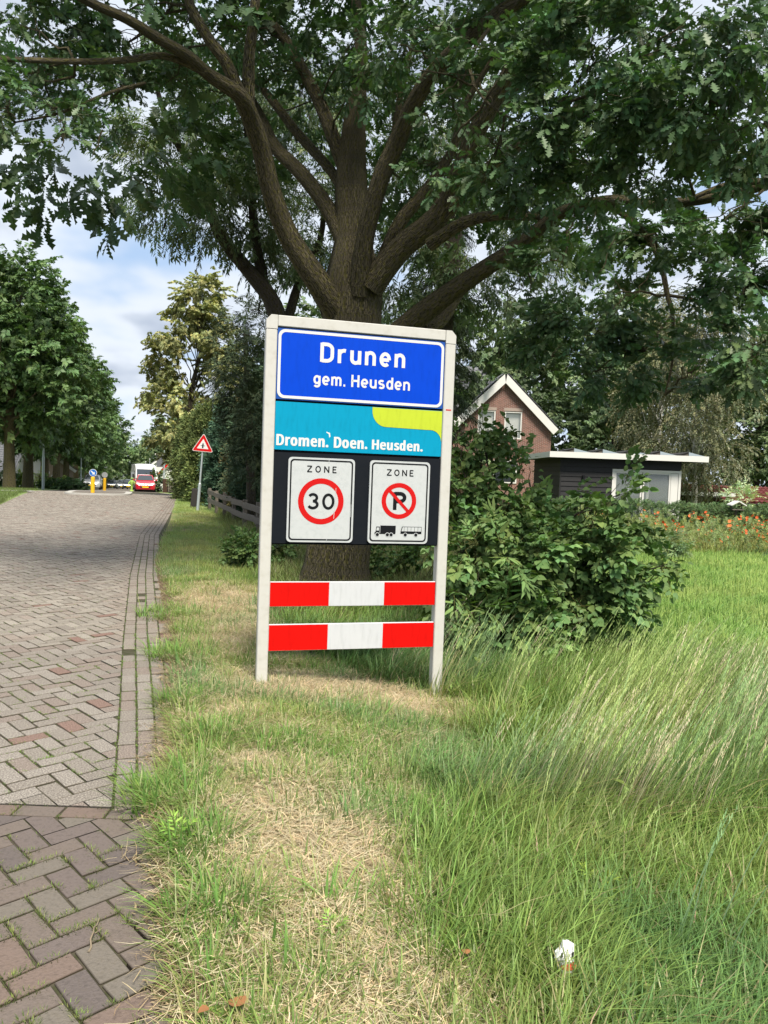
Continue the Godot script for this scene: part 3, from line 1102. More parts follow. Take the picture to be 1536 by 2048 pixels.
func make_road() -> void:
	var road := part("road", strip(LEFT, OUTER, 3.38, 400.0, -0.008), M.joint, self)
	tag(road, "road of worn grey brick in herringbone, curving away to the left", "", "", "structure")
	var far := part("road_surface", strip(LEFT, INNER, 58.0, 400.0, 0.0), M.road_far, road)
	far.set_meta("kind", "stuff")
	var r := RandomNumberGenerator.new()
	r.seed = 5
	var spots := herringbone(-21.0, -0.8, -46.0, -3.3, 0.106, func(p: Vector2) -> bool:
		var d := -p.y
		return p.x < along(INNER, d) + 0.09 and p.x > along(LEFT, d) and in_view(p.x, p.y))
	var list := []
	var cut := MB.new()
	for s in spots:
		var over: bool = s[0] > along(INNER, -s[1]) - 0.115 or s[1] > -3.5
		if over:  # bricks cut to the edge courses
			var piece := cut_brick(s, func(d: float) -> float: return along(INNER, d) - 0.004, -3.392)
			if piece.is_empty():
				continue
			if -s[1] < 6.5:
				var mb := MB.new()
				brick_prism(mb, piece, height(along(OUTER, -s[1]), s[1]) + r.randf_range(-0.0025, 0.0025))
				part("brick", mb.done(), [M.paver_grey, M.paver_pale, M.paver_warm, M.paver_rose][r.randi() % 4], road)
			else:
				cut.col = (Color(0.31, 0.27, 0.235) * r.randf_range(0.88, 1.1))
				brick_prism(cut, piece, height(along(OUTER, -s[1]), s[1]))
			continue
		var y := height(along(OUTER, -s[1]), s[1])
		list.append([tilted(Vector3(s[0], y + r.randf_range(-0.004, 0.003), s[1]), s[2], r, 0.02), 0, -s[1]])
	part("cut_bricks", cut.done(), M.paver, road, Transform3D(), "stuff")
	# courses along the edge
	for row in 4:
		var d := 3.45
		while d < 58.0:
			var x := along(INNER, d)
			var nx := along(INNER, d + 0.2)
			var dir := Vector3(nx - x, 0, -0.2).normalized()
			var side := Vector3(-dir.z, 0, dir.x)
			var off := 0.055 + 0.107 * row
			var p := Vector3(x, 0, -d) + side * off
			var room := (along(OUTER, d) - x) * absf(dir.z)
			if off < room + (0.03 if d < 5.0 else 0.08) and r.randf() > 0.02:
				p.y = height(along(OUTER, d), -d) + r.randf_range(-0.003, 0.003)
				list.append([tilted(p, atan2(-dir.z, dir.x), r), 1, d])
			d += r.randf_range(0.211, 0.215) * absf(dir.z)
	list.sort_custom(func(a, b): return a[2] < b[2])
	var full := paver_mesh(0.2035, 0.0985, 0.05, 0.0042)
	var mats := [M.paver_grey, M.paver_pale, M.paver_pale, M.paver_grey, M.paver_warm, M.paver_rose]
	var xfs := []
	var cols := []
	var pal := [lin(0.305, 0.278, 0.245), lin(0.345, 0.318, 0.283), lin(0.301, 0.259, 0.228), lin(0.285, 0.257, 0.228), lin(0.325, 0.297, 0.262)]
	for i in list.size():
		var edge: bool = list[i][1] == 1
		if i < 250:
			var m: Material = mats[r.randi() % mats.size()]
			if r.randf() < (0.04 if not edge else 0.08):
				m = M.paver_red
			if edge and r.randf() < 0.3:
				m = M.paver_rose
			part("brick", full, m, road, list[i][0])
		else:
			var c: Color = (pal[r.randi() % pal.size()] as Color).srgb_to_linear() * r.randf_range(0.88, 1.1)
			if edge:
				c = c.lerp(Color(0.265, 0.228, 0.2), 0.5)
			if r.randf() < 0.02:
				c = Color(0.25, 0.16, 0.135)
			xfs.append(list[i][0])
			cols.append(c)
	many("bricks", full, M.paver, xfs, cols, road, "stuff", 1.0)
	# moss and small weeds in the joints
	var mx := []
	var mc := []
	for i in mini(list.size(), 1500):
		var amount := 9.0 if list[i][2] < 6.0 else 2.4
		var clump := noise_a.get_noise_2d((list[i][0] as Transform3D).origin.x * 4.0, list[i][2] * 4.0)
		for k in int(amount * maxf(0.0, clump * 5.0 + 0.4) + r.randf() * 0.6):
			var xf: Transform3D = list[i][0]
			var s := r.randf_range(-0.1, 0.1)
			var p := xf * Vector3(s, 0.004, 0.0525 * (1 if r.randf() < 0.5 else -1)) if r.randf() < 0.7 else xf * Vector3(0.1045, 0.004, s * 0.5)
			mx.append(Transform3D(Basis(Vector3.UP, r.randf() * TAU).scaled(Vector3(0.8, 1.0, 0.8) * r.randf_range(0.4, 1.05)), p))
			mc.append(Color(0.13, 0.2, 0.045) * r.randf_range(0.6, 1.3))
	for i in list.size():  # the joint between the road and its edge courses is the greenest
		if list[i][1] == 1 and list[i][2] < 14.0:
			var xf: Transform3D = list[i][0]
			for k in (9 if list[i][2] < 7.0 else 3):
				mx.append(Transform3D(Basis(Vector3.UP, r.randf() * TAU).scaled(Vector3.ONE * r.randf_range(0.4, 1.0)), xf * Vector3(r.randf_range(-0.1, 0.1), 0.003, -0.053 if r.randf() < 0.7 else 0.053)))
				mc.append(Color(0.13, 0.21, 0.045) * r.randf_range(0.6, 1.3))
	var ms := many("joint_moss", A.moss[0], M.moss, mx, mc, self)
	tag(ms, "moss and tiny weeds growing in the joints of the grey brick road", "moss")


func make_driveway() -> void:
	var mb := MB.new()
	mb.quad(Vector3(-9, -0.0085, 1.0), Vector3(-0.05, -0.0085, 1.0), Vector3(-1.02, -0.0085, -3.4), Vector3(-9, -0.0085, -3.4))
	var path := part("driveway", mb.done(), M.joint, self)
	tag(path, "paved entrance of brown and plum clinker bricks in the lower left corner", "", "", "structure")
	var r := RandomNumberGenerator.new()
	r.seed = 8
	var spots := herringbone(-2.6, 0.2, -3.36, -0.9, 0.106, func(p: Vector2) -> bool:
		return p.x < along(OUTER, -p.y) + 0.02 and in_view(p.x, p.y, 0.5))
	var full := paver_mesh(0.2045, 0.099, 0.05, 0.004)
	var mats := [M.clinker_brown, M.clinker_plum, M.clinker_grey, M.clinker_brown, M.clinker_dark, M.clinker_red, M.clinker_grey]
	var mx := []
	var mc := []
	var all := []
	for s in spots:
		if s[1] < -3.13:
			var cutp := PackedVector2Array()
			var a := Vector2(cos(float(s[2])), -sin(float(s[2])))
			var b := Vector2(-a.y, a.x)
			var mid := Vector2(s[0], s[1])
			for p in Geometry2D.intersect_polygons(PackedVector2Array([mid - a * 0.102 - b * 0.0495, mid + a * 0.102 - b * 0.0495, mid + a * 0.102 + b * 0.0495, mid - a * 0.102 + b * 0.0495]), pts2([-9, -3.278, 3, -3.278, 3, 0, -9, 0])):
				cutp = p
			if cutp.size() > 2:
				var bm := MB.new()
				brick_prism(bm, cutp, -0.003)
				part("brick", bm.done(), mats[r.randi() % mats.size()], path)
			continue
		all.append(tilted(Vector3(s[0], r.randf_range(-0.004, 0.0), s[1]), s[2], r, 0.01))
	for k in 9:
		all.append(tilted(Vector3(-1.12 - 0.212 * k, -0.003, -3.335), 0.0, r, 0.008))
	for xf in all:
		part("brick", full, mats[r.randi() % mats.size()], path, xf)
		for k in r.randi_range(10, 34):
			var s := r.randf_range(-0.1, 0.1)
			var p: Vector3 = xf * Vector3(s, 0.003, 0.0525 * (1 if r.randf() < 0.5 else -1)) if r.randf() < 0.7 else xf * Vector3(0.104, 0.003, s * 0.5)
			if noise_a.get_noise_2d(p.x * 6.0, p.z * 6.0) > -0.02:
				mx.append(Transform3D(Basis(Vector3.UP, r.randf() * TAU).scaled(Vector3(0.8, 0.9, 0.8) * r.randf_range(0.4, 1.05)), p))
				mc.append(Color(0.13, 0.18, 0.045) * r.randf_range(0.6, 1.3))
	var ms := many("joint_moss", A.moss[1], M.moss, mx, mc, self)
	tag(ms, "moss growing in the joints of the brown clinker entrance", "moss")


func make_island() -> void:
	# the low traffic island on the crest
	var t := thing("traffic_island", "low pale concrete traffic island on the crest of the road", "traffic island", Vector3(-16.0, height(-16, -41.5), -41.5), 0.3)
	var mb := MB.new()
	var pts := PackedVector2Array()
	for p in rounded(3.4, 5.0, 1.2, 6):
		pts.append(p)
	mb.x = Transform3D(Basis(Vector3.RIGHT, -PI / 2), Vector3.ZERO)
	mb.prism(pts, -0.1, 0.1)
	part("kerb", mb.done(), M.concrete, t)
	mb = MB.new()
	mb.x = Transform3D(Basis(Vector3.RIGHT, -PI / 2), Vector3.ZERO)
	mb.prism(rounded(2.7, 4.3, 0.9, 6), 0.05, 0.104)
	part("infill", mb.done(), M.road_far, t)


func make_grass() -> void:
	var r := RandomNumberGenerator.new()
	r.seed = 17
	var sets := {}
	for k in ["short", "lush", "tall", "meadow", "coarse", "verge", "straw", "crumbs", "stems", "herb"]:
		for i in A[k].size():
			sets["%s%d" % [k, i]] = [[], [], A[k][i]]
	var put := func(kind: String, x: float, z: float, s: float, c: Color, turn: float, stretch := 1.0) -> void:
		var e: Array = sets["%s%d" % [kind, r.randi() % A[kind].size()]]
		e[0].append(Transform3D(Basis(Vector3.UP, turn).scaled(Vector3(s, s * stretch, s)), Vector3(x, height(x, z) + rough(x, z) * 0.6 + 0.006, z)))
		e[1].append(c)
	var bands := [[1.2, 2.6, 2600], [2.6, 4.0, 2300], [4.0, 5.5, 1700], [5.5, 8.0, 1000], [8.0, 12.0, 420], [12.0, 18.0, 190], [18.0, 30.0, 60], [30.0, 46.0, 22]]
	for b in bands:
		var x0: float = -b[1] * 0.62 - 0.5
		var x1: float = b[1] * 0.62 + 0.8
		for i in int((x1 - x0) * (b[1] - b[0]) * b[2]):
			var z := -r.randf_range(b[0], b[1])
			var x := r.randf_range(x0, x1)
			var d := -z
			if not in_view(x, z, 0.9):
				continue
			var edge := along(OUTER, d)
			if x < edge + 0.05 and x > edge - 0.3:
				continue
			if x < edge:
				if x > along(LEFT, d) - 0.1 or d < 20.0:
					continue
				put.call("coarse", x, z, r.randf_range(0.6, 1.1), Color(0.12, 0.17, 0.05) * r.randf_range(0.7, 1.3), r.randf() * TAU)
				continue
			var u := x - edge
			var dr := dry(x, z) * smoothstep(0.1, 0.42, u + noise_a.get_noise_2d(x * 4.0, z * 4.0) * 0.3)
			var lu := lush(x, z)
			var patch := noise_a.get_noise_2d(x * 1.4 + 9.0, z * 1.4)
			var green := Color(0.138, 0.245, 0.052).lerp(Color(0.235, 0.315, 0.088), clampf(0.5 + patch, 0, 1)) * r.randf_range(0.75, 1.25)
			green = green.lerp(Color(0.115, 0.225, 0.082) * r.randf_range(0.8, 1.2), 0.7 * smoothstep(0.02, 0.3, noise_a.get_noise_2d(x * 0.8 - 50.0, z * 0.8)))
			if d > 9.5 + r.randf() * 6.0 or (d > 12.0 and x > 2.5):
				if x > 2.5:
					if r.randf() < 0.75:
						put.call("meadow", x, z, r.randf_range(0.8, 1.3), Color(0.2, 0.335, 0.088).lerp(Color(0.32, 0.4, 0.13), clampf(0.4 + patch, 0, 1)) * r.randf_range(0.85, 1.2), r.randf_range(-0.5, 0.5))
				elif lu > 0.5 and u > 1.8:
					put.call("coarse", x, z, r.randf_range(0.8, 1.6), Color(0.19, 0.23, 0.085) * r.randf_range(0.75, 1.25), r.randf() * TAU)
				else:
					put.call("verge", x, z, r.randf_range(0.6, 1.2), (green * 1.15).lerp(Color(0.42, 0.35, 0.18), 0.15 + dr * 0.5), r.randf() * TAU)
				continue
			if lu > r.randf_range(0.25, 0.75):
				var bush_dark := smoothstep(1.6, 0.6, Vector2((x - 1.5) / 1.2, z + 7.6).length())
				if d > 7.2 and x > 2.2:
					if r.randf() < (0.3 if d < 8.0 else 0.7):
						put.call("meadow", x, z, r.randf_range(0.7, 1.15), Color(0.19, 0.33, 0.085).lerp(Color(0.29, 0.385, 0.125), clampf(0.5 + patch, 0, 1)) * r.randf_range(0.8, 1.2), r.randf_range(-0.5, 0.5))
				else:
					if r.randf() < 0.002:
						put.call("herb", x, z, r.randf_range(0.3, 0.7), Color(1.7, 1.5, 1.1) * r.randf_range(0.7, 1.2), r.randf() * TAU)
					if r.randf() < 0.26:
						put.call("lush", x, z, r.randf_range(0.65, 1.05) * (0.6 + 0.4 * lu) * (1.0 + 0.25 * smoothstep(3.0, 5.0, d)), green.lerp(Color(0.42, 0.36, 0.2), 0.8 if r.randf() < 0.06 else 0.0), r.randf_range(-1.7, 1.7))
					var wander := noise_a.get_noise_2d(x * 1.1 + 30.0, z * 1.1) * 1.2
					var tall := smoothstep(0.5, 1.6, x + (d - 4.6) * 0.12 + wander) * smoothstep(2.5, 4.4, d + wander) * smoothstep(7.2, 5.8, d)
					if r.randf() < tall * 0.095 * (1.0 - bush_dark * 0.6):
						if r.randf() < 0.03:
							put.call("herb", x, z, r.randf_range(0.5, 1.0), Color(1.7, 1.5, 1.1) * r.randf_range(0.8, 1.3), r.randf() * TAU)
						put.call("tall", x, z, r.randf_range(0.6, 1.05), (green * Color(1.35, 1.25, 1.4)).lerp(Color(0.5, 0.44, 0.27), 0.75 if r.randf() < 0.16 else 0.0), r.randf_range(-0.65, 0.65))
				continue
			# the mown verge: green and straw mixed
			var soil := smoothstep(0.34, 0.08, u) * (1.0 if d < 9.0 else 0.4)
			var clump := noise_b.get_noise_2d(x * 1.3, z * 1.3) + noise_a.get_noise_2d(x * 5.0, z * 5.0) * 0.6
			if r.randf() < 0.95 - dr * 0.72 - soil * 0.5 + clump * 0.5:
				put.call("short", x, z, r.randf_range(0.75, 1.35) * (1.0 + maxf(0.0, clump) * 0.5), green.lerp(Color(0.36, 0.3, 0.16), clampf(dr * 0.55 * r.randf() * 1.6, 0, 0.8)), r.randf() * TAU)
			if r.randf() < 0.16 + dr * 0.8:
				put.call("straw", x, z, r.randf_range(0.65, 1.1), Color(0.74, 0.62, 0.42).lerp(Color(0.4, 0.29, 0.16), r.randf() * 0.7), r.randf() * TAU)
			if soil > 0.1 and r.randf() < 0.35 * soil:
				put.call("crumbs", x, z, r.randf_range(0.5, 1.2), Color(0.2, 0.13, 0.08).lerp(Color(0.4, 0.3, 0.18), r.randf() * 0.7), r.randf() * TAU)
			if r.randf() < 0.012:
				put.call("stems", x, z, r.randf_range(0.6, 1.1), Color(0.55, 0.45, 0.27), r.randf() * TAU)
	# bright green tufts at the edge of the road
	for e in [[-0.95, -4.35, 0.16, 90], [-0.98, -3.55, 0.2, 110], [-0.72, -3.05, 0.16, 70], [-1.3, -5.0, 0.2, 60], [-1.72, -6.3, 0.25, 70], [-2.2, -8.0, 0.4, 80], [-0.55, -2.55, 0.16, 50], [-0.3, -2.25, 0.25, 60], [-0.2, -5.0, 0.3, 70], [0.2, -4.7, 0.3, 60], [-0.1, -2.62, 0.08, 16]]:
		for i in int(e[3]):
			var a := r.randf() * TAU
			var q := sqrt(r.randf()) * float(e[2])
			put.call("short", e[0] + cos(a) * q, e[1] + sin(a) * q, r.randf_range(1.2, 2.1), Color(0.15, 0.25, 0.06) * r.randf_range(0.8, 1.3), r.randf() * TAU)
	# spill over the edge of the paving
	for i in 700:
		var d := r.randf_range(2.0, 9.0)
		var x := along(OUTER, d) + 0.05 - absf(r.randfn()) * 0.06
		put.call("straw" if r.randf() < 0.3 else "crumbs", x, -d, r.randf_range(0.4, 0.9), Color(0.42, 0.32, 0.19) * r.randf_range(0.4, 1.1), r.randf() * TAU)
	var labels := {
		"short": ["mown_grass", "short mown grass with bare and green patches on the verge", "grass"], "lush": ["long_grass", "soft medium long green grass right of the sign", "grass"],
		"tall": ["seeding_grass", "tall seeding grass leaning in the wind on the right", "grass"], "meadow": ["meadow_grass", "bright green meadow grass right of the big bush", "grass"],
		"coarse": ["rough_grass", "rough grass along the fence and the far side of the road", "grass"], "verge": ["verge_grass", "short grass on the far part of the right verge", "grass"],
		"herb": ["low_herbs", "small broad leaved weeds among the long grass", "weeds"], "straw": ["dry_clippings", "dry straw coloured clippings strewn over the verge", "straw"], "crumbs": ["leaf_crumbs", "brown crumbs and soil along the edge of the paving", "leaf litter"], "stems": ["straw_stems", "loose pale straw stems lying on the verge", "straw"],
	}
	for k in labels:
		for i in A[k].size():
			var e: Array = sets["%s%d" % [k, i]]
			if e[0].size():
				tag(many(labels[k][0], e[2], M.bush_leaf if k == "herb" else M.straw if k in ["straw", "crumbs", "stems"] else M.grass_blade, e[0], e[1], self), labels[k][1], labels[k][2], labels[k][1])


# ---------------------------------------------------------------- lettering in the road sign style
func arc(cx: float, cy: float, rx: float, ry: float, a0: float, a1: float, n := 12) -> PackedVector2Array:
	var out := PackedVector2Array()
	for i in n + 1:
		var a := deg_to_rad(lerpf(a0, a1, float(i) / n))
		out.append(Vector2(cx + cos(a) * rx, cy + sin(a) * ry))
	return out


func pts2(a: Array) -> PackedVector2Array:
	var out := PackedVector2Array()
	for i in range(0, a.size(), 2):
		out.append(Vector2(a[i], a[i + 1]))
	return out


func glyph(ch: String) -> Array:  # [width, strokes] with a cap height of one
	match ch:
		"D":
			return [0.58, [pts2([0, -0.08, 0, 1.08]), pts2([0, 1, 0.26, 1]) + arc(0.26, 0.7, 0.32, 0.3, 90, 0) + arc(0.26, 0.3, 0.32, 0.3, 0, -90) + pts2([0, 0])]]
		"r":
			return [0.3, [pts2([0, -0.08, 0, 0.76]), arc(0.27, 0.42, 0.27, 0.28, 180, 72)]]
		"u":
			return [0.44, [pts2([0, 0.76, 0, 0.24]) + arc(0.22, 0.24, 0.22, 0.24, 180, 360), pts2([0.44, -0.08, 0.44, 0.76])]]
		"n":
			return [0.44, [pts2([0, -0.08, 0, 0.76]), arc(0.22, 0.45, 0.22, 0.25, 180, 0) + pts2([0.44, -0.08])]]
		"e":
			return [0.47, [pts2([0.02, 0.33, 0.46, 0.33]), arc(0.235, 0.35, 0.235, 0.35, -3, 312, 22)]]
		"o":
			return [0.46, [arc(0.23, 0.35, 0.23, 0.35, 0, 360, 22)]]
		"g":
			return [0.44, [arc(0.22, 0.38, 0.22, 0.33, 0, 360, 22), pts2([0.44, 0.76, 0.44, -0.04]) + arc(0.22, -0.04, 0.22, 0.22, 0, -150)]]
		"m":
			return [0.72, [pts2([0, -0.08, 0, 0.76]), arc(0.18, 0.48, 0.18, 0.22, 180, 0) + pts2([0.36, -0.08]), arc(0.54, 0.48, 0.18, 0.22, 180, 0) + pts2([0.72, -0.08])]]
		"s":
			return [0.42, [arc(0.21, 0.53, 0.2, 0.17, 35, 270) + arc(0.21, 0.18, 0.21, 0.18, 90, -145)]]
		"d":
			return [0.44, [arc(0.22, 0.35, 0.22, 0.35, 0, 360, 22), pts2([0.44, -0.08, 0.44, 1.08])]]
		"H":
			return [0.54, [pts2([0, -0.08, 0, 1.08]), pts2([0.54, -0.08, 0.54, 1.08]), pts2([0, 0.52, 0.54, 0.52])]]
		".":
			return [0.06, [pts2([-0.05, 0.0, 0.11, 0.0])]]
		"Z":
			return [0.55, [pts2([-0.04, 1, 0.6, 1]), pts2([0.56, 0.97, 0.0, 0.03]), pts2([-0.04, 0, 0.62, 0])]]
		"O":
			return [0.6, [arc(0.3, 0.5, 0.3, 0.5, 0, 360, 26)]]
		"N":
			return [0.56, [pts2([0, -0.07, 0, 1.07]), pts2([0.56, -0.07, 0.56, 1.07]), pts2([0.02, 0.98, 0.54, 0.02])]]
		"E":
			return [0.44, [pts2([0, -0.07, 0, 1.07]), pts2([0, 1, 0.46, 1]), pts2([0, 0.52, 0.4, 0.52]), pts2([0, 0, 0.48, 0])]]
		"3":
			return [0.54, [arc(0.26, 0.755, 0.24, 0.245, 155, -90), arc(0.26, 0.255, 0.28, 0.255, 90, -155)]]
		"0":
			return [0.6, [arc(0.3, 0.5, 0.3, 0.5, 0, 360, 26)]]
		"P":
			return [0.57, [pts2([0, -0.1, 0, 1.1]), pts2([0, 1, 0.29, 1]) + arc(0.29, 0.74, 0.27, 0.26, 90, -90) + pts2([0, 0.48])]]
	return [0.3, []]


func lettering(board: Node3D, text: String, cap: float, width: float, stroke: float, stretch: float, m: Material, where: Vector3) -> void:  # centred on x, standing on y = 0, spread to the width
	var w := cap * stroke
	var s := cap - w
	var sx := s * stretch
	var total := 0.0
	for ch in text:
		total += 0.2 * cap if ch == " " else float(glyph(ch)[0]) * sx + w
	var gap := (width - total) / maxf(1.0, text.length() - 1.0)
	var x := -width / 2.0
	for ch in text:
		if ch == " ":
			x += 0.2 * cap + gap
			continue
		var mb := MB.new()
		var z := 0.0
		var g := glyph(ch)
		for st in g[1]:
			var p := PackedVector2Array()
			for q in st:
				var n := Vector2(x + w / 2 + q.x * sx, w / 2 + q.y * s)
				if p.is_empty() or p[-1].distance_to(n) > 0.0002:
					p.append(n)
			mb.ribbon(p, w, z)
			z = 0.00025 - z
		part("letter", mb.done(), m, board, at(where))
		x += float(g[0]) * sx + w + gap


func slab(w: float, h: float, r: float, deep: float) -> ArrayMesh:
	var mb := MB.new()
	mb.prism(rounded(w, h, r), -deep, 0.0)
	return mb.done()


func border(w: float, h: float, r: float, t: float) -> ArrayMesh:  # a rounded rectangular line
	var mb := MB.new()
	var a := rounded(w, h, r, 6)
	var b := rounded(w - 2 * t, h - 2 * t, r - t * 0.7, 6)
	for k in a.size():
		var j := (k + 1) % a.size()
		mb.quad(Vector3(a[k].x, a[k].y, 0), Vector3(a[j].x, a[j].y, 0), Vector3(b[j].x, b[j].y, 0), Vector3(b[k].x, b[k].y, 0))
	return mb.done()


func zone_plate(sign_: Node3D, x0: float, x1: float, y0: float, y1: float) -> MeshInstance3D:
	var w := x1 - x0
	var h := y1 - y0
	var p := part("zone_plate", slab(w, h, 0.03, 0.02), M.plate_white, sign_, at(Vector3((x0 + x1) / 2, (y0 + y1) / 2, 0.058)))
	part("border", border(w - 0.028, h - 0.028, 0.028, 0.011), M.sign_black, p, at(Vector3(0, 0, 0.0012)))
	return p


func town_sign() -> void:
	var t := thing("town_sign", "tall white framed town name sign with blue, teal and black boards", "town sign", Vector3(-0.874, 0.0, -5.45), 0.262)
	t.rotation.z = -0.002
	var L := 1.376
	var yl := -0.3
	var post := func(x: float, top: float) -> ArrayMesh:
		var mb := MB.new()
		mb.cbox(Vector3(x - 0.041, -0.35, -0.045), Vector3(x + 0.041, top, 0.045), 0.006)
		return mb.done()
	part("post", post.call(0.0, 2.63), M.white_frame, t)
	part("post", post.call(L, 2.63), M.white_frame, t)
	var mb := MB.new()
	mb.cbox(Vector3(0.043, 2.652, -0.045), Vector3(L - 0.043, 2.732, 0.045), 0.005)
	part("top_rail", mb.done(), M.white_frame, t)
	for s in [0, 1]:
		mb = MB.new()
		var c := PackedVector2Array([Vector2(-0.0405, 2.632), Vector2(0.0415, 2.632), Vector2(0.0415, 2.7325), Vector2(-0.005, 2.7325), Vector2(-0.0405, 2.695)])
		if s:
			c = PackedVector2Array([Vector2(-0.0415, 2.632), Vector2(0.0405, 2.632), Vector2(0.0405, 2.695), Vector2(0.005, 2.7325), Vector2(-0.0415, 2.7325)])
		mb.prism(moved(c, Vector2(L * s, 0)), -0.0455, 0.0455)
		part("corner_cap", mb.done(), M.white_frame, t)
	mb = MB.new()
	mb.box(Vector3(-0.02, 2.118, 0.0455), Vector3(0.022, 2.127, 0.0462))
	part("sticker", mb.done(), M.sign_red, t, at(Vector3(L, 0, 0)))
	# the backing rails that show as dark lines between the boards
	mb = MB.new()
	for y in [2.12, 1.75, 1.09, 2.63]:
		mb.box(Vector3(0.042, y - 0.03, -0.03), Vector3(L - 0.042, y + 0.012, 0.01))
	part("backing_rail", mb.done(), M.sign_black, t)
	var mid := L / 2
	# blue board
	var blue := part("town_name_board", slab(1.289, 0.515, 0.004, 0.02), M.blue_edge, t, at(Vector3(mid, 2.386, 0.035)))
	part("face", slab(1.274, 0.5, 0.05, 0.001), M.blue_board, blue, at(Vector3(0, 0, 0.0018)))
	part("border", border(1.274, 0.499, 0.05, 0.02), M.sign_white, blue, at(Vector3(0, 0, 0.003)))
	lettering(blue, "Drunen", 0.147, 0.655, 0.18, 1.1, M.sign_white, Vector3(0.0, 0.03, 0.003))
	lettering(blue, "gem. Heusden", 0.093, 0.745, 0.17, 1.12, M.sign_white, Vector3(0.0, -0.137, 0.003))
	# teal board with a lime corner
	var teal := part("slogan_board", slab(1.289, 0.352, 0.004, 0.02), M.teal_board, t, at(Vector3(mid, 1.936, 0.035)))
	mb = MB.new()
	var lime := PackedVector2Array([Vector2(0.085, 0.174)])
	lime.append_array(arc(0.085 + 0.11, 0.15, 0.11, 0.12, 180, 270, 8))
	lime.append_array(PackedVector2Array([Vector2(0.5, 0.025)]))
	lime.append_array(arc(0.553, -0.065, 0.089, 0.09, 90, 5, 8))
	lime.append_array(PackedVector2Array([Vector2(0.643, -0.06), Vector2(0.643, 0.174)]))
	mb.prism(lime, 0.0, 0.0015)
	part("lime_field", mb.done(), M.lime_board, teal, at(Vector3(0, 0, 0.0006)))
	var f := SystemFont.new()
	f.font_names = PackedStringArray(["Droid Sans"])
	f.font_weight = 700
	for e in [["Dromen.", -0.632, 0.388], ["Doen.", -0.203, 0.258], ["Heusden.", 0.09, 0.405]]:
		for k in 2:
			var tm := TextMesh.new()
			tm.font = f
			tm.text = e[0]
			tm.font_size = 32
			tm.pixel_size = 0.0035
			tm.depth = 0.0008
			tm.curve_step = 0.5
			tm.horizontal_alignment = HORIZONTAL_ALIGNMENT_LEFT
			tm.vertical_alignment = VERTICAL_ALIGNMENT_BOTTOM
			var box := tm.get_aabb()
			var sc := (float(e[2]) - 0.004) / box.size.x
			var hi := 0.0815 / box.size.y
			part("lettering", tm, M.sign_white, teal, Transform3D(Basis().scaled(Vector3(sc, hi, 1)), Vector3(float(e[1]) - box.position.x * sc + 0.004 * k, -0.145 - box.position.y * hi, 0.0012 + 0.0004 * k)))
	mb = MB.new()
	mb.flat(moved(pts2([-0.125, -0.028, -0.098, -0.036, -0.092, -0.062, -0.102, -0.072, -0.107, -0.045, -0.125, -0.036]), Vector2(-0.137, 0.0)), 0.0008)
	part("scrape", mb.done(), M.sign_white, teal)
	# black board with the two zone plates
	part("black_board", slab(1.289, 0.672, 0.004, 0.02), M.black_board, t, at(Vector3(mid, 1.406, 0.035)))
	var p1 := zone_plate(t, 0.148, 0.648, 1.082, 1.71)
	lettering(p1, "ZONE", 0.05, 0.225, 0.17, 1.35, M.sign_black, Vector3(0, 0.205, 0.0012))
	mb = MB.new()
	mb.ring(0.131, 0.172, 48, 0.0)
	part("red_ring", mb.done(), M.sign_red, p1, at(Vector3(0, -0.008, 0.0012)))
	lettering(p1, "30", 0.122, 0.205, 0.165, 1.2, M.sign_black, Vector3(0, -0.069, 0.0012))
	for e in [[0.098, -0.135, 0.102, -0.135, 0.112, 0.095, 0.109, 0.095], [0.226, -0.12, 0.229, -0.12, 0.231, -0.02, 0.228, -0.03], [0.05, 0.276, 0.053, 0.276, 0.053, 0.305, 0.05, 0.305], [0.05, -0.305, 0.053, -0.305, 0.053, -0.283, 0.05, -0.283]]:
		mb = MB.new()
		mb.flat(pts2(e), 0.0022)
		part("scratch", mb.done(), M.plate_white, p1)
	var p2 := zone_plate(t, 0.765, 1.243, 1.08, 1.71)
	lettering(p2, "ZONE", 0.05, 0.215, 0.17, 1.35, M.sign_black, Vector3(0, 0.202, 0.0012))
	mb = MB.new()
	mb.ring(0.103, 0.138, 48, 0.0)
	part("red_ring", mb.done(), M.sign_red, p2, at(Vector3(-0.002, 0.012, 0.0012)))
	lettering(p2, "P", 0.142, 0.103, 0.2, 1.2, M.sign_black, Vector3(0.003, -0.06, 0.0012))
	mb = MB.new()
	mb.ribbon(pts2([-0.08, 0.092, 0.076, -0.068]), 0.024, 0.0)
	part("red_slash", mb.done(), M.sign_red, p2, at(Vector3(-0.002, 0.0, 0.0019)))
	# lorry
	mb = MB.new()
	mb.flat(pts2([-0.186, -0.245, -0.186, -0.232, -0.178, -0.226, -0.174, -0.187, -0.146, -0.187, -0.146, -0.243, -0.16, -0.243]), 0.0)
	mb.flat(pts2([-0.142, -0.236, -0.142, -0.178, -0.02, -0.178, -0.02, -0.236]), 0.0)
	mb.flat(pts2([-0.15, -0.243, -0.15, -0.236, -0.022, -0.236, -0.022, -0.243]), 0.0003)
	for x in [-0.164, -0.085, -0.055]:
		mb.x = at(Vector3(x, -0.248, 0.0016))
		mb.ring(0.0, 0.0125, 16, 0.0)
	part("lorry_symbol", mb.done(), M.sign_black, p2, at(Vector3(0, 0, 0.0012)))
	mb = MB.new()
	mb.flat(pts2([-0.173, -0.217, -0.17, -0.194, -0.152, -0.194, -0.152, -0.217]), 0.0)
	part("lorry_window", mb.done(), M.plate_white, p2, at(Vector3(0, 0, 0.0022)))
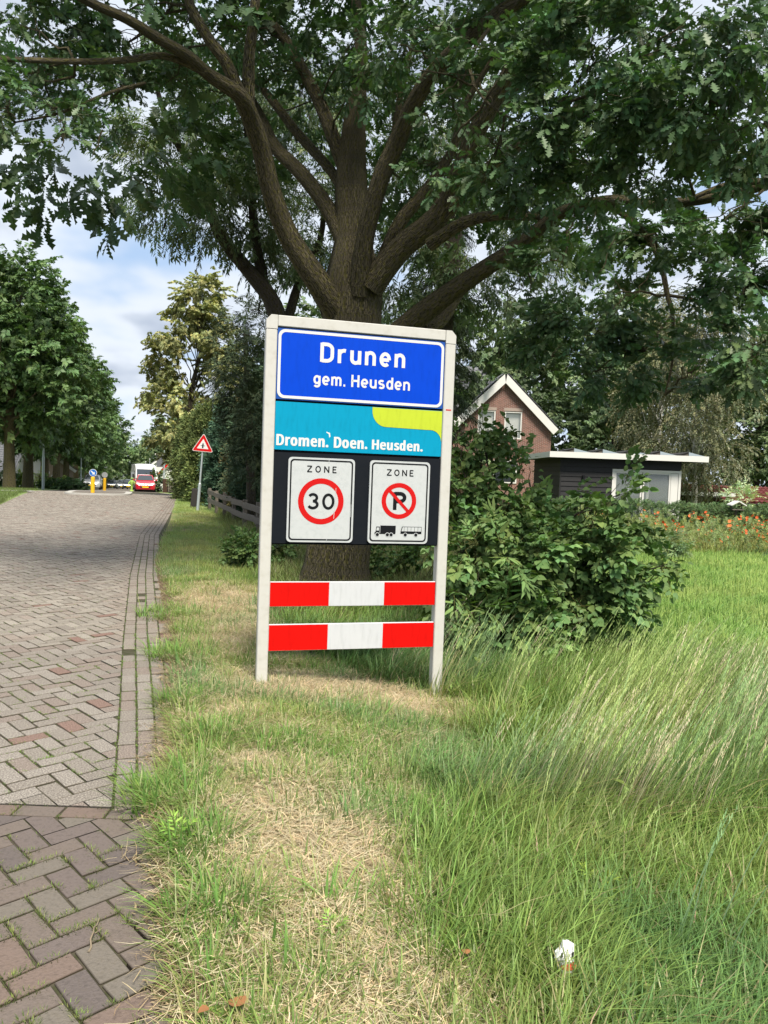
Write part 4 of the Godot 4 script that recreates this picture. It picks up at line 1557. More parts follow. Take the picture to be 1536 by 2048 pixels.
	for x in [-0.164, -0.085, -0.055]:
		mb = MB.new()
		mb.x = at(Vector3(x, -0.248, -0.0003))
		mb.ring(0.0125, 0.017, 16, 0.0)
		part("wheel_outline", mb.done(), M.plate_white, p2, at(Vector3(0, 0, 0.0022)))
	# coach
	mb = MB.new()
	mb.flat(pts2([0.019, -0.24, 0.02, -0.222, 0.03, -0.184, 0.188, -0.184, 0.188, -0.24]), 0.0)
	for x in [0.058, 0.143]:
		mb.x = at(Vector3(x, -0.247, 0.0016))
		mb.ring(0.0, 0.0125, 16, 0.0)
	part("coach_symbol", mb.done(), M.sign_black, p2, at(Vector3(0, 0, 0.0012)))
	mb = MB.new()
	mb.flat(pts2([0.026, -0.22, 0.0355, -0.188, 0.046, -0.188, 0.046, -0.22]), 0.0)
	for i in 5:
		var x := 0.0485 + 0.0277 * i
		mb.flat(pts2([x, -0.22, x, -0.188, x + 0.0252, -0.188, x + 0.0252, -0.22]), 0.0)
	for x in [0.058, 0.143]:
		mb.x = at(Vector3(x, -0.247, -0.0003))
		mb.ring(0.0125, 0.0165, 16, 0.0)
	part("coach_window", mb.done(), M.plate_white, p2, at(Vector3(0, 0, 0.0022)))
	# striped bars
	for b in [[0.595, 0.782], [0.262, 0.462]]:
		mb = MB.new()
		mb.cbox(Vector3(0.0425, b[0], 0.008), Vector3(L - 0.0425, b[1], 0.03), 0.003)
		var bar := part("cross_bar", mb.done(), M.bar_white, t)
		for s in [[0.044, 0.487], [0.489, 0.917], [0.919, L - 0.044]]:
			mb = MB.new()
			mb.box(Vector3(s[0], b[0] + 0.003, 0.03), Vector3(s[1], b[1] - 0.005, 0.0312))
			part("stripe", mb.done(), M.bar_white if s[0] > 0.4 and s[0] < 0.9 else M.bar_red, bar)


# ---------------------------------------------------------------- trees
func oak_tree() -> void:
	var t := thing("oak_tree", "huge spreading oak with many mossy limbs behind the town sign", "tree", Vector3.ZERO)
	var mb := MB.new()
	var r := RandomNumberGenerator.new()
	r.seed = 21
	limb(mb, [[-0.70, -0.26, -11.00, 0.707], [-0.69, 0.23, -11.00, 0.491], [-0.59, 1.21, -11.00, 0.447], [-0.56, 2.68, -10.95, 0.430], [-0.55, 3.84, -10.90, 0.428], [-0.55, 4.41, -10.90, 0.413], [-0.59, 5.02, -11.00, 0.268], [-0.65, 5.77, -11.10, 0.240], [-0.66, 6.39, -11.20, 0.197], [-0.63, 7.09, -11.30, 0.145], [-0.58, 7.87, -11.40, 0.100], [-0.69, 8.72, -11.50, 0.074], [-0.64, 9.60, -11.50, 0.047]], 18, 0.045)
	part("trunk", mb.done(), M.oak_bark, t)
	var limbs := [
		[[-0.66, 3.81, -10.80, 0.219], [-1.01, 4.23, -10.50, 0.178], [-1.42, 4.77, -10.20, 0.145], [-1.62, 5.22, -9.90, 0.131], [-1.72, 5.66, -9.60, 0.120], [-1.81, 5.92, -9.30, 0.113], [-1.89, 6.04, -9.00, 0.097], [-2.17, 6.10, -8.70, 0.074], [-2.32, 6.13, -8.40, 0.065], [-2.56, 6.14, -8.10, 0.058], [-2.80, 6.16, -7.80, 0.050], [-3.02, 6.07, -7.40, 0.043], [-3.18, 6.00, -7.00, 0.033]],
		[[-1.85, 5.96, -9.25, 0.094], [-2.04, 6.38, -9.00, 0.070], [-2.23, 6.60, -8.90, 0.063], [-2.44, 6.93, -8.80, 0.054], [-2.54, 7.36, -8.70, 0.041]],
		[[-1.83, 5.92, -9.30, 0.082], [-1.82, 6.20, -9.20, 0.081], [-1.80, 6.56, -9.10, 0.071], [-1.74, 6.91, -9.00, 0.061], [-1.71, 7.48, -9.00, 0.052]],
		[[-2.20, 6.08, -8.60, 0.044], [-2.56, 6.08, -8.30, 0.037], [-2.89, 5.86, -8.00, 0.032], [-3.29, 5.67, -7.70, 0.029], [-3.84, 5.46, -7.30, 0.025], [-4.05, 5.31, -7.00, 0.021]],
		[[-2.74, 5.74, -8.20, 0.014], [-3.00, 5.48, -7.90, 0.016], [-3.43, 5.16, -7.70, 0.013], [-3.79, 4.96, -7.50, 0.008]],
		[[-0.63, 4.84, -10.90, 0.162], [-0.99, 5.50, -11.10, 0.116], [-1.43, 6.07, -11.30, 0.111], [-1.87, 6.56, -11.60, 0.098], [-2.12, 7.10, -11.90, 0.076], [-2.35, 7.52, -12.00, 0.053]],
		[[-0.66, 5.55, -11.10, 0.083], [-0.96, 6.13, -11.40, 0.077], [-1.53, 6.87, -11.90, 0.076], [-1.90, 7.39, -12.20, 0.070], [-2.29, 7.92, -12.50, 0.063], [-2.77, 8.36, -12.80, 0.048]],
		[[-0.72, 6.02, -11.20, 0.114], [-0.96, 6.59, -11.20, 0.102], [-1.16, 7.07, -11.30, 0.096], [-1.41, 7.55, -11.40, 0.085], [-1.74, 8.10, -11.50, 0.078], [-2.15, 8.59, -11.60, 0.063], [-2.47, 9.17, -11.60, 0.047]],
		[[-0.46, 4.13, -10.60, 0.165], [-0.39, 4.84, -10.30, 0.129], [-0.21, 5.50, -10.00, 0.122], [-0.02, 5.87, -9.80, 0.119], [0.21, 6.25, -9.40, 0.105], [0.48, 6.47, -9.00, 0.088], [0.88, 6.59, -8.50, 0.078], [1.11, 6.63, -8.20, 0.078], [1.37, 6.63, -7.90, 0.048], [1.66, 6.72, -7.60, 0.036]],
		[[-0.31, 4.24, -10.60, 0.201], [0.09, 4.72, -10.40, 0.169], [0.55, 5.04, -10.10, 0.157], [0.77, 5.39, -9.80, 0.133], [0.98, 5.90, -9.50, 0.116], [1.23, 6.30, -9.20, 0.100], [1.46, 6.67, -8.90, 0.075], [1.84, 6.90, -8.60, 0.052], [2.16, 7.21, -8.40, 0.034]],
		[[0.67, 5.07, -10.00, 0.088], [0.98, 5.32, -9.60, 0.078], [1.20, 5.44, -9.20, 0.068], [1.49, 5.52, -8.80, 0.063], [1.83, 5.69, -8.60, 0.061], [2.01, 5.74, -8.40, 0.051], [2.22, 5.83, -8.10, 0.044], [2.51, 5.94, -7.80, 0.032], [2.91, 5.92, -7.40, 0.023]],
		[[-0.07, 3.39, -10.70, 0.217], [0.34, 3.77, -10.40, 0.162], [0.78, 4.06, -10.00, 0.135], [1.13, 4.26, -9.70, 0.115], [1.57, 4.50, -9.30, 0.094], [1.86, 4.71, -9.00, 0.079], [2.08, 4.76, -8.70, 0.065], [2.39, 4.67, -8.20, 0.055], [2.67, 4.53, -7.90, 0.048], [2.99, 4.40, -7.40, 0.050], [3.42, 4.37, -6.90, 0.042], [3.70, 4.39, -6.60, 0.027]],
		[[0.49, 4.68, -10.00, 0.095], [0.90, 4.85, -9.60, 0.075], [1.30, 4.85, -9.30, 0.060], [1.64, 4.78, -9.10, 0.052], [1.97, 4.77, -8.95, 0.042]],
		[[2.31, 4.69, -8.30, 0.039], [2.61, 4.32, -8.00, 0.032], [2.80, 3.96, -7.90, 0.029], [2.87, 3.57, -7.80, 0.026], [2.94, 3.32, -7.80, 0.018], [2.96, 2.90, -7.80, 0.013], [2.86, 2.53, -7.70, 0.008]],
		[[2.93, 3.37, -7.80, 0.016], [2.74, 3.14, -7.70, 0.013], [2.63, 2.98, -7.70, 0.008]],
		[[2.87, 3.57, -7.80, 0.018], [3.13, 3.46, -7.60, 0.015], [3.35, 3.22, -7.50, 0.010], [3.48, 2.86, -7.40, 0.008]],
		[[2.94, 4.42, -7.40, 0.030], [3.19, 4.47, -7.20, 0.044], [3.42, 4.40, -6.90, 0.037], [3.82, 4.43, -6.80, 0.023]],
		[[-0.18, 4.52, -10.70, 0.130], [0.08, 5.12, -10.50, 0.107], [0.41, 5.51, -10.40, 0.091], [0.76, 6.05, -10.30, 0.070], [0.90, 6.60, -10.20, 0.052], [1.25, 7.16, -10.00, 0.034]],
		[[-0.51, 5.45, -11.20, 0.083], [-0.13, 6.27, -11.40, 0.069], [0.02, 7.33, -11.60, 0.051], [0.22, 8.42, -11.80, 0.036]],
		[[0.46, 3.69, -10.70, 0.123], [0.75, 3.88, -10.90, 0.096], [1.08, 4.41, -11.10, 0.068], [1.67, 4.86, -11.20, 0.045]],
		[[1.11, 6.63, -8.20, 0.025], [0.73, 5.98, -7.90, 0.019], [0.75, 5.58, -7.70, 0.016], [0.50, 5.56, -7.50, 0.010], [0.20, 5.49, -7.30, 0.007]],
		[[0.74, 5.60, -7.70, 0.013], [0.86, 5.33, -7.50, 0.013], [1.03, 5.10, -7.30, 0.010], [1.32, 4.81, -7.00, 0.007]]]
	for i in limbs.size():
		mb = MB.new()
		limb(mb, limbs[i], 10 if i < 14 else 6, 0.035 if i < 14 else 0.0)
		part("limb", mb.done(), M.oak_bark, t)
	var blobs := [[-4.10, 6.30, -8.20, 0.61, 0.50, 0.55, 70], [-4.04, 5.78, -8.20, 0.61, 0.33, 0.47, 56], [-3.63, 4.88, -7.00, 0.28, 0.16, 0.22, 30], [-3.35, 5.07, -7.40, 0.30, 0.19, 0.25, 34], [-3.26, 4.74, -7.40, 0.10, 0.17, 0.14, 16], [-3.54, 5.98, -9.00, 0.55, 0.33, 0.44, 40], [-3.40, 6.79, -9.40, 0.70, 0.45, 0.57, 64], [-2.99, 6.56, -9.80, 0.56, 0.33, 0.45, 36], [-2.80, 7.34, -9.90, 0.74, 0.54, 0.64, 64], [-3.38, 6.97, -9.00, 0.73, 0.37, 0.55, 56], [-2.45, 7.77, -10.60, 0.65, 0.57, 0.61, 56], [-1.85, 8.65, -12.20, 0.83, 0.74, 0.78, 64], [-1.24, 8.51, -12.60, 0.77, 0.77, 0.77, 54], [-1.53, 7.45, -11.80, 0.64, 0.48, 0.56, 40], [-0.59, 9.01, -12.60, 0.94, 0.68, 0.81, 64], [-0.22, 7.80, -12.40, 0.67, 0.67, 0.67, 50], [-0.00, 8.15, -11.60, 0.86, 0.63, 0.75, 60], [-0.00, 6.57, -8.80, 0.54, 0.36, 0.45, 22], [0.63, 8.11, -11.00, 0.82, 0.52, 0.67, 60], [0.48, 6.46, -8.30, 0.56, 0.34, 0.45, 26], [0.79, 7.02, -11.00, 0.63, 0.56, 0.60, 50], [0.59, 5.59, -8.20, 0.39, 0.33, 0.36, 22], [0.59, 6.37, -11.50, 0.62, 0.51, 0.56, 40], [0.46, 4.90, -8.00, 0.32, 0.27, 0.30, 20], [1.25, 5.72, -10.80, 0.69, 0.44, 0.57, 36], [0.98, 4.71, -8.00, 0.43, 0.27, 0.35, 30], [1.36, 6.01, -10.00, 0.61, 0.51, 0.56, 40], [1.02, 4.86, -7.50, 0.36, 0.30, 0.33, 34], [1.39, 4.50, -7.50, 0.33, 0.28, 0.30, 46], [1.45, 7.01, -9.60, 0.71, 0.55, 0.63, 60], [1.15, 5.71, -7.30, 0.44, 0.35, 0.40, 34], [1.50, 5.78, -7.00, 0.52, 0.38, 0.45, 80], [1.53, 5.10, -6.80, 0.44, 0.39, 0.41, 80], [1.76, 4.65, -6.80, 0.39, 0.37, 0.38, 70], [1.87, 5.41, -6.50, 0.53, 0.42, 0.47, 90], [2.02, 4.82, -6.30, 0.40, 0.36, 0.38, 80], [2.23, 5.21, -6.00, 0.49, 0.39, 0.44, 90], [2.38, 4.68, -6.00, 0.39, 0.30, 0.35, 70], [2.62, 5.04, -5.80, 0.47, 0.43, 0.45, 90], [2.73, 4.41, -5.80, 0.29, 0.27, 0.28, 60], [2.30, 4.49, -6.50, 0.26, 0.22, 0.24, 40], [1.99, 4.36, -7.00, 0.40, 0.17, 0.28, 44], [2.98, 4.00, -6.80, 0.53, 0.23, 0.38, 70], [2.64, 4.14, -7.60, 0.41, 0.16, 0.29, 40], [2.11, 4.35, -8.40, 0.51, 0.20, 0.36, 44], [1.92, 4.07, -8.60, 0.35, 0.29, 0.32, 44], [3.28, 3.57, -6.80, 0.30, 0.32, 0.31, 60], [3.05, 3.62, -7.20, 0.34, 0.27, 0.30, 50], [3.18, 2.97, -7.00, 0.38, 0.33, 0.36, 60], [3.26, 2.89, -6.50, 0.22, 0.37, 0.30, 50], [2.35, 3.58, -7.90, 0.21, 0.32, 0.27, 36], [2.13, 3.28, -8.00, 0.41, 0.35, 0.38, 60], [1.92, 3.39, -8.60, 0.47, 0.38, 0.42, 60], [2.49, 3.00, -8.00, 0.32, 0.30, 0.31, 44], [1.85, 3.02, -8.60, 0.35, 0.28, 0.31, 40], [2.27, 2.81, -8.20, 0.28, 0.19, 0.24, 24], [3.04, 2.75, -7.40, 0.30, 0.24, 0.27, 40], [2.80, 3.02, -7.60, 0.23, 0.21, 0.22, 22], [1.64, 3.79, -8.90, 0.30, 0.27, 0.29, 32], [-1.98, 8.16, -12.60, 0.51, 0.34, 0.43, 26], [0.41, 5.75, -12.00, 0.49, 0.24, 0.37, 24], [-0.58, 7.53, -10.20, 0.62, 0.48, 0.55, 54], [-0.50, 7.00, -10.30, 0.38, 0.31, 0.35, 26], [-1.72, 9.13, -13.00, 1.06, 0.70, 0.88, 60], [-0.84, 8.09, -13.20, 0.89, 0.71, 0.80, 50], [0.20, 8.03, -13.00, 0.88, 0.70, 0.79, 60], [1.07, 8.45, -12.50, 0.93, 0.68, 0.80, 60], [1.13, 7.01, -12.50, 0.76, 0.59, 0.68, 50], [-2.21, 8.30, -12.00, 0.65, 0.57, 0.61, 40], [-2.86, 7.33, -11.50, 0.70, 0.39, 0.54, 36], [-0.28, 7.00, -13.20, 0.71, 0.54, 0.63, 30], [1.84, 7.34, -11.50, 0.70, 0.62, 0.66, 50], [-3.91, 6.70, -9.60, 0.71, 0.39, 0.55, 44], [-4.47, 5.81, -9.20, 0.50, 0.25, 0.37, 26]]
	leaves("foliage", blobs, A.oak, M.oak_leaf, t, 31, 0.75, 1.15, 0.8, 0.22)
	# twigs that carry the clumps
	mb = MB.new()
	for b in blobs:
		var c := v3(b)
		var best := Vector3.ZERO
		var bd := 1e9
		for l in limbs:
			for q in l:
				var p := v3(q)
				if p.distance_to(c) < bd:
					bd = p.distance_to(c)
					best = p
		crook(mb, r, best, c, 0.016, 0.006, -0.04)
		for k in 5:
			var e := c + Vector3(r.randfn() * b[3], r.randfn() * b[4], r.randfn() * b[5]) * 0.55
			crook(mb, r, best.lerp(c, r.randf_range(0.4, 1.0)), e, 0.006, 0.0025, 0.05, 4)
	part("twigs", mb.done(), M.oak_bark, t, Transform3D(), "stuff")
	# bare twigs that hang in front
	mb = MB.new()
	for e in [[Vector3(0.81, 5.62, -7.60), Vector3(0.39, 5.50, -7.30)], [Vector3(0.81, 5.55, -7.60), Vector3(0.98, 5.10, -7.30)], [Vector3(0.98, 5.12, -7.30), Vector3(1.32, 4.79, -7.00)], [Vector3(0.74, 5.93, -7.80), Vector3(0.84, 6.19, -7.50)], [Vector3(0.65, 5.72, -7.60), Vector3(0.35, 5.21, -7.20)], [Vector3(0.92, 5.26, -7.40), Vector3(0.78, 5.00, -7.20)], [Vector3(-2.96, 4.96, -7.60), Vector3(-3.02, 4.65, -7.50)], [Vector3(1.47, 4.93, -7.30), Vector3(2.07, 4.50, -7.00)], [Vector3(2.35, 4.18, -8.00), Vector3(2.11, 3.70, -7.80)], [Vector3(2.76, 3.96, -7.90), Vector3(2.53, 3.56, -7.80)]]:
		crook(mb, r, e[0], e[1], 0.009, 0.004, 0.03, 5)
	part("bare_twigs", mb.done(), M.oak_bark, t, Transform3D(), "stuff")
	# the rest of the crown, above and behind the frame
	leaves("high_foliage", [[-3.5, 8.6, -9.5, 3.2, 1.6, 3.0, 190], [0.5, 9.6, -10.0, 3.6, 2.0, 3.4, 230], [4.0, 8.4, -9.0, 3.0, 1.8, 3.0, 190], [-1.0, 8.6, -13.5, 4.0, 2.2, 2.6, 190], [3.4, 7.6, -12.8, 3.0, 2.0, 2.2, 150], [0.2, 11.8, -11.0, 3.2, 1.6, 3.0, 150], [-4.6, 6.6, -11.6, 2.0, 1.4, 2.2, 110]], A.oak_high, M.oak_leaf, t, 32)
	# the leaves that hang nearest, one by one
	r.seed = 33
	var near := [[1.35, 4.64, -6.30, 0.34, 0.34, 0.34, 34], [1.59, 5.03, -6.20, 0.34, 0.38, 0.36, 34], [0.96, 4.50, -7.00, 0.38, 0.33, 0.36, 34], [1.27, 4.28, -7.10, 0.29, 0.29, 0.29, 26], [0.57, 5.27, -7.90, 0.37, 0.37, 0.37, 26], [1.91, 4.77, -5.90, 0.36, 0.36, 0.36, 34], [2.28, 4.69, -5.60, 0.34, 0.38, 0.36, 34], [2.55, 4.40, -5.50, 0.19, 0.37, 0.28, 22], [0.01, 6.07, -8.40, 0.40, 0.34, 0.37, 20], [-3.07, 4.73, -7.00, 0.28, 0.28, 0.28, 20], [0.52, 6.08, -7.90, 0.48, 0.32, 0.40, 14]]
	for b in near:
		for k in int(b[6]):
			var p := v3(b) + Vector3(r.randfn() * b[3], r.randfn() * b[4], r.randfn() * b[5]) * 0.6
			var dir := Vector3(r.randf_range(-1, 1), r.randf_range(-1.1, -0.1), r.randf_range(-0.6, 1.0))
			part("leaf", A.oak_leaf[k % 3], M.oak_leaf, t, facing(dir, Vector3(r.randf_range(-0.6, 0.6), 0.7, r.randf_range(0.0, 1.0)), p).scaled_local(Vector3.ONE * r.randf_range(0.75, 1.15)))


func willow_trees() -> void:
	var r := RandomNumberGenerator.new()
	r.seed = 41
	var t := thing("willow_tree", "narrow leaved willow with leaning dark stems left of the oak", "tree", Vector3.ZERO)
	var mb := MB.new()
	limb(mb, [[-2.08, -0.31, -15.00, 0.284], [-2.09, 2.03, -15.00, 0.223], [-2.18, 4.04, -15.00, 0.193], [-2.35, 4.92, -15.00, 0.173], [-2.85, 5.55, -15.00, 0.142], [-3.46, 6.27, -15.00, 0.122], [-3.73, 6.94, -15.00, 0.096], [-4.04, 7.61, -15.00, 0.086], [-4.40, 8.09, -15.00, 0.071], [-4.71, 8.85, -15.00, 0.051], [-4.93, 9.61, -15.00, 0.030]], 10, 0.04)
	part("trunk", mb.done(), M.willow_bark, t)
	for l in [[[-2.31, 4.64, -15.05, 0.132], [-2.57, 5.26, -15.20, 0.113], [-2.76, 6.08, -15.30, 0.098], [-2.90, 6.91, -15.40, 0.083], [-2.99, 7.75, -15.50, 0.063], [-3.12, 8.75, -15.50, 0.042]], [[-2.22, 4.17, -15.20, 0.123], [-1.92, 5.59, -15.60, 0.084], [-1.56, 6.54, -16.00, 0.065], [-1.51, 7.67, -16.20, 0.044]]]:
		mb = MB.new()
		limb(mb, l, 8, 0.03)
		part("limb", mb.done(), M.willow_bark, t)
	mb = MB.new()
	limb(mb, [[-2.96, 5.62, -14.90, 0.131], [-3.04, 5.76, -14.85, 0.126]], 8, 0.05)
	part("sawn_stub", mb.done(), M.willow_bark, t)
	var blobs := [[-4.99, 7.38, -14.50, 0.41, 0.59, 0.50, 40], [-4.49, 7.67, -14.50, 0.74, 0.59, 0.66, 70], [-4.37, 6.60, -14.50, 0.45, 0.45, 0.45, 34], [-3.75, 6.90, -14.50, 0.78, 0.78, 0.78, 100], [-4.41, 8.71, -15.00, 0.91, 0.61, 0.76, 80], [-3.51, 8.21, -15.00, 0.96, 0.86, 0.91, 120], [-3.03, 6.77, -15.00, 0.71, 0.71, 0.71, 80], [-3.61, 6.31, -15.00, 0.46, 0.30, 0.38, 26], [-2.95, 7.86, -15.50, 0.89, 0.89, 0.89, 100], [-2.35, 6.67, -15.50, 0.73, 0.73, 0.73, 70], [-2.02, 7.57, -16.00, 0.92, 0.97, 0.95, 90], [-2.48, 8.80, -16.00, 1.03, 0.97, 1.00, 90], [-1.55, 6.13, -16.00, 0.70, 0.65, 0.68, 50], [-1.74, 5.45, -16.50, 0.45, 0.45, 0.45, 16], [-2.07, 9.43, -16.00, 1.03, 0.76, 0.89, 70], [-3.34, 9.34, -15.50, 1.05, 0.63, 0.84, 70], [-2.69, 6.06, -15.20, 0.41, 0.33, 0.37, 22], [-4.03, 8.12, -15.50, 0.84, 0.84, 0.84, 70], [-1.40, 7.32, -16.40, 0.67, 1.00, 0.83, 60], [-2.81, 5.45, -16.00, 0.27, 0.54, 0.41, 12]]
	leaves("foliage", blobs, A.willow, M.willow_leaf, t, 42, 0.75, 1.15, 0.8, 0.2, 1.9)
	mb = MB.new()
	for b in blobs:
		crook(mb, r, v3(b) + Vector3(r.randf_range(-0.1, 0.4), -0.5, 0), v3(b), 0.02, 0.006, -0.05)
	part("twigs", mb.done(), M.willow_bark, t, Transform3D(), "stuff")
	t = thing("willow_tree", "second narrow leaved tree right behind the oak, seen between its limbs", "tree", Vector3.ZERO)
	mb = MB.new()
	limb(mb, [[1.10, -0.32, -17.00, 0.345], [1.19, 3.35, -17.00, 0.288], [1.18, 5.16, -17.00, 0.253], [1.30, 6.29, -17.00, 0.207], [1.42, 7.51, -17.00, 0.161], [1.54, 8.95, -17.00, 0.115], [1.47, 10.59, -17.00, 0.069]], 9, 0.04)
	part("trunk", mb.done(), M.willow_bark, t)
	leaves("foliage", [[-0.32, 7.45, -17.00, 0.81, 0.92, 0.86, 60], [0.40, 6.26, -17.00, 0.92, 0.81, 0.86, 80], [0.42, 8.59, -17.00, 1.04, 1.04, 1.04, 90], [0.98, 5.45, -16.80, 0.41, 0.57, 0.49, 30], [1.61, 7.08, -17.00, 1.04, 1.04, 1.04, 100], [2.44, 6.10, -17.00, 0.92, 0.92, 0.92, 80], [2.48, 7.88, -17.00, 1.04, 1.04, 1.04, 90], [-0.18, 9.66, -17.00, 1.04, 1.04, 1.04, 80], [1.16, 10.04, -17.00, 1.27, 1.04, 1.15, 90], [3.31, 7.02, -17.00, 0.92, 0.81, 0.86, 60], [-0.03, 5.62, -17.20, 0.47, 0.47, 0.47, 24], [1.59, 6.18, -17.00, 0.81, 0.58, 0.69, 60], [2.83, 9.78, -17.50, 1.30, 1.07, 1.18, 80], [-1.51, 9.29, -17.00, 1.04, 1.04, 1.04, 70], [-1.21, 10.50, -17.00, 1.04, 0.92, 0.98, 60]], A.willow, M.willow_leaf, t, 43, 0.9, 1.4, 0.6, 0.2, 1.5)


func back_trees() -> void:
	# spruce whose drooping branches show right of the sign
	var r := RandomNumberGenerator.new()
	r.seed = 51
	var t := thing("spruce_tree", "dark drooping spruce close behind the right post of the sign", "tree", Vector3(1.35, -0.14, -19.0))
	var mb := MB.new()
	limb(mb, [[0, 0, 0, 0.22], [0, 3, 0, 0.18], [0, 6, 0, 0.12], [0, 9.5, 0, 0.03]], 8)
	part("trunk", mb.done(), M.dark_bark, t)
	var xs := []
	var cs := []
	for k in 64:
		var y := 0.9 + 8.4 * k / 64.0
		var len := 1.0 * (1.0 - y / 10.2) + 0.25
		var a := k * 2.39996
		var d := Vector3(cos(a), -0.12, sin(a))
		for i in 13:
			var s := (i + 0.5) / 13.0
			var p := Vector3(0, y, 0) + d * len * s + Vector3.DOWN * s * s * 0.35 * len
			var xf := facing(d + Vector3(r.randf_range(-0.6, 0.6), r.randf_range(-0.5, 0.1), r.randf_range(-0.6, 0.6)), Vector3.UP, p)
			xs.append(xf.scaled_local(Vector3.ONE * r.randf_range(0.8, 1.3)))
			cs.append(shade(r, 0.75, 1.35, 0.1))
	many("branches", A.spruce[0], M.spruce_leaf, xs, cs, t)
	# broad trees beyond the houses on the right
	var far := "trees beyond the houses on the right"
	tree("broadleaf_tree", "dark broadleaf tree standing behind the brick gable", "tree", far, Vector3(8.5, -0.2, -52), 14.0, 5.0, 2.0, 0.3, 30, 1900, A.far, M.far_leaf, M.dark_bark, 60, 0.75)
	tree("broadleaf_tree", "dense tree with pale flowers behind the flat roofed garden room", "tree", far, Vector3(14.2, -0.5, -46), 9.5, 4.4, 0.6, 0.26, 30, 2200, A.far, M.far_leaf, M.dark_bark, 61, 0.62)
	tree("broadleaf_tree", "tall broad tree between the brick house and the birch", "tree", far, Vector3(17.0, -0.5, -58), 17.0, 6.0, 2.5, 0.35, 30, 1900, A.far, M.far_leaf, M.dark_bark, 62, 0.8)
	tree("broadleaf_tree", "dark tree behind the red roofed shed at the right edge", "tree", far, Vector3(23.5, -1.1, -47), 10.0, 4.6, 0.8, 0.28, 28, 2000, A.far, M.far_leaf, M.dark_bark, 63, 0.65)
	tree("broadleaf_tree", "tall tree rising beyond the right edge of the red roof", "tree", far, Vector3(29.0, -1.0, -55), 15.0, 5.5, 1.5, 0.32, 28, 1700, A.far, M.far_leaf, M.dark_bark, 64, 0.75)
	tree("broadleaf_tree", "leafy tree hidden behind the spruce and the brick house", "tree", far, Vector3(2.5, -0.2, -44), 13.0, 4.5, 0.8, 0.28, 28, 1700, A.far, M.far_leaf, M.dark_bark, 65, 0.7)
	tree("broadleaf_tree", "light green tree low behind the oak trunk", "tree", far, Vector3(-3.2, -0.1, -34), 9.0, 3.6, 0.6, 0.22, 24, 1500, A.far, M.far_leaf, M.dark_bark, 66, 0.6)
	tree("broadleaf_tree", "dark tree far behind the birch on the right", "tree", far, Vector3(22.0, -0.8, -64), 15.0, 6.0, 1.5, 0.3, 26, 1500, A.far, M.far_leaf, M.dark_bark, 67, 0.85)
	tree("broadleaf_tree", "dense dark tree filling the gap right behind the brick gable", "tree", far, Vector3(12.4, -0.3, -63.0), 13.5, 5.4, 0.8, 0.3, 28, 1700, A.far, M.far_leaf, M.dark_bark, 68, 0.8)
	# birch
	var b := tree("birch_tree", "weeping birch with white trunk behind the end of the garden room", "birch", "", Vector3(14.0, -0.6, -33.5), 10.5, 2.9, 2.6, 0.16, 26, 2300, A.birch, M.birch_leaf, M.birch_bark, 70, 1.1)
	b.set_meta("group", "")
	tree("birch_tree", "olive birch crown left of the weeping birch and farther back", "birch", "", Vector3(14.6, -0.5, -40), 12.5, 2.6, 2.0, 0.15, 22, 1700, A.birch, M.birch_leaf, M.birch_bark, 71, 1.2)


func street_trees() -> void:
	var g := "row of broad trees along the left side of the road"
	var at_ := [[17, 45, 13.2, 4.7, "first and largest tree of the left row, at the frame edge"], [54, 52, 13.8, 4.6, "second tree of the left row, just behind the largest one"], [88, 62, 13.6, 4.6, "third tree of the left row, right beside the near lamp post"], [112, 72, 13.6, 4.6, "fourth tree of the left row, counted from the frame edge"], [130, 82, 13.8, 4.8, "fifth tree of the left row, above the dark low hedge"], [150, 92, 13.8, 5.0, "sixth tree of the left row, left of the blue arrow sign"], [172, 106, 14.5, 5.4, "seventh tree of the left row, right above the blue arrow sign"], [196, 122, 14.0, 5.6, "last tree of the left row, lowest where the sky begins"]]
	for i in at_.size():
		var e: Array = at_[i]
		var d: float = e[1]
		var x := (float(e[0]) - 768.0) / 1478.0 * d
		tree("street_tree", "tall leafy street tree, %s" % e[4], "tree", g, Vector3(x, height(x, -d) - 0.05, -d), e[2], e[3], 4.2, 0.36, 34, 3000 if i < 2 else 2000, A.lime, M.lime_leaf, M.lime_bark, 80 + i, 1.1 if i < 2 else 1.25, Vector3(0.5, 0, 0.3), 0.9)
	tree("maple_tree", "yellowish green maple with open crown beyond the warning sign", "tree", "", Vector3(-11.6, -0.1, -43.5), 12.6, 3.1, 2.2, 0.26, 40, 2900, A.maple, M.maple_leaf, M.dark_bark, 95, 0.85, Vector3(0.6, 0, 0))
	# the far end of the road
	var fg := "trees that close the far end of the road"
	var spots := [[205, 150, 11.0, 5.0], [235, 165, 10.5, 5.0], [262, 180, 11.0, 5.5], [285, 170, 10.0, 4.5], [312, 150, 11.5, 4.6], [335, 135, 13.5, 4.5], [185, 140, 11.5, 5.0], [360, 110, 13.0, 4.6], [160, 130, 11.5, 5.0]]
	var words := ["behind the second yellow bollard", "above the dark parked cars", "in the middle of the far gap of sky", "right above the white van", "pale tree right of the van roof", "above the small dormer house", "left of the second yellow bollard", "dark tree above the white gable", "behind the dark low hedge"]
	for i in spots.size():
		var e: Array = spots[i]
		var d: float = e[1]
		var x := (float(e[0]) - 768.0) / 1478.0 * d
		tree("distant_tree", "distant rounded tree %s" % words[i], "tree", fg, Vector3(x, height(x, -d), -d), e[2], e[3], 1.5, 0.25, 16, 700, A.far, M.far_leaf, M.dark_bark, 110 + i, 1.1)


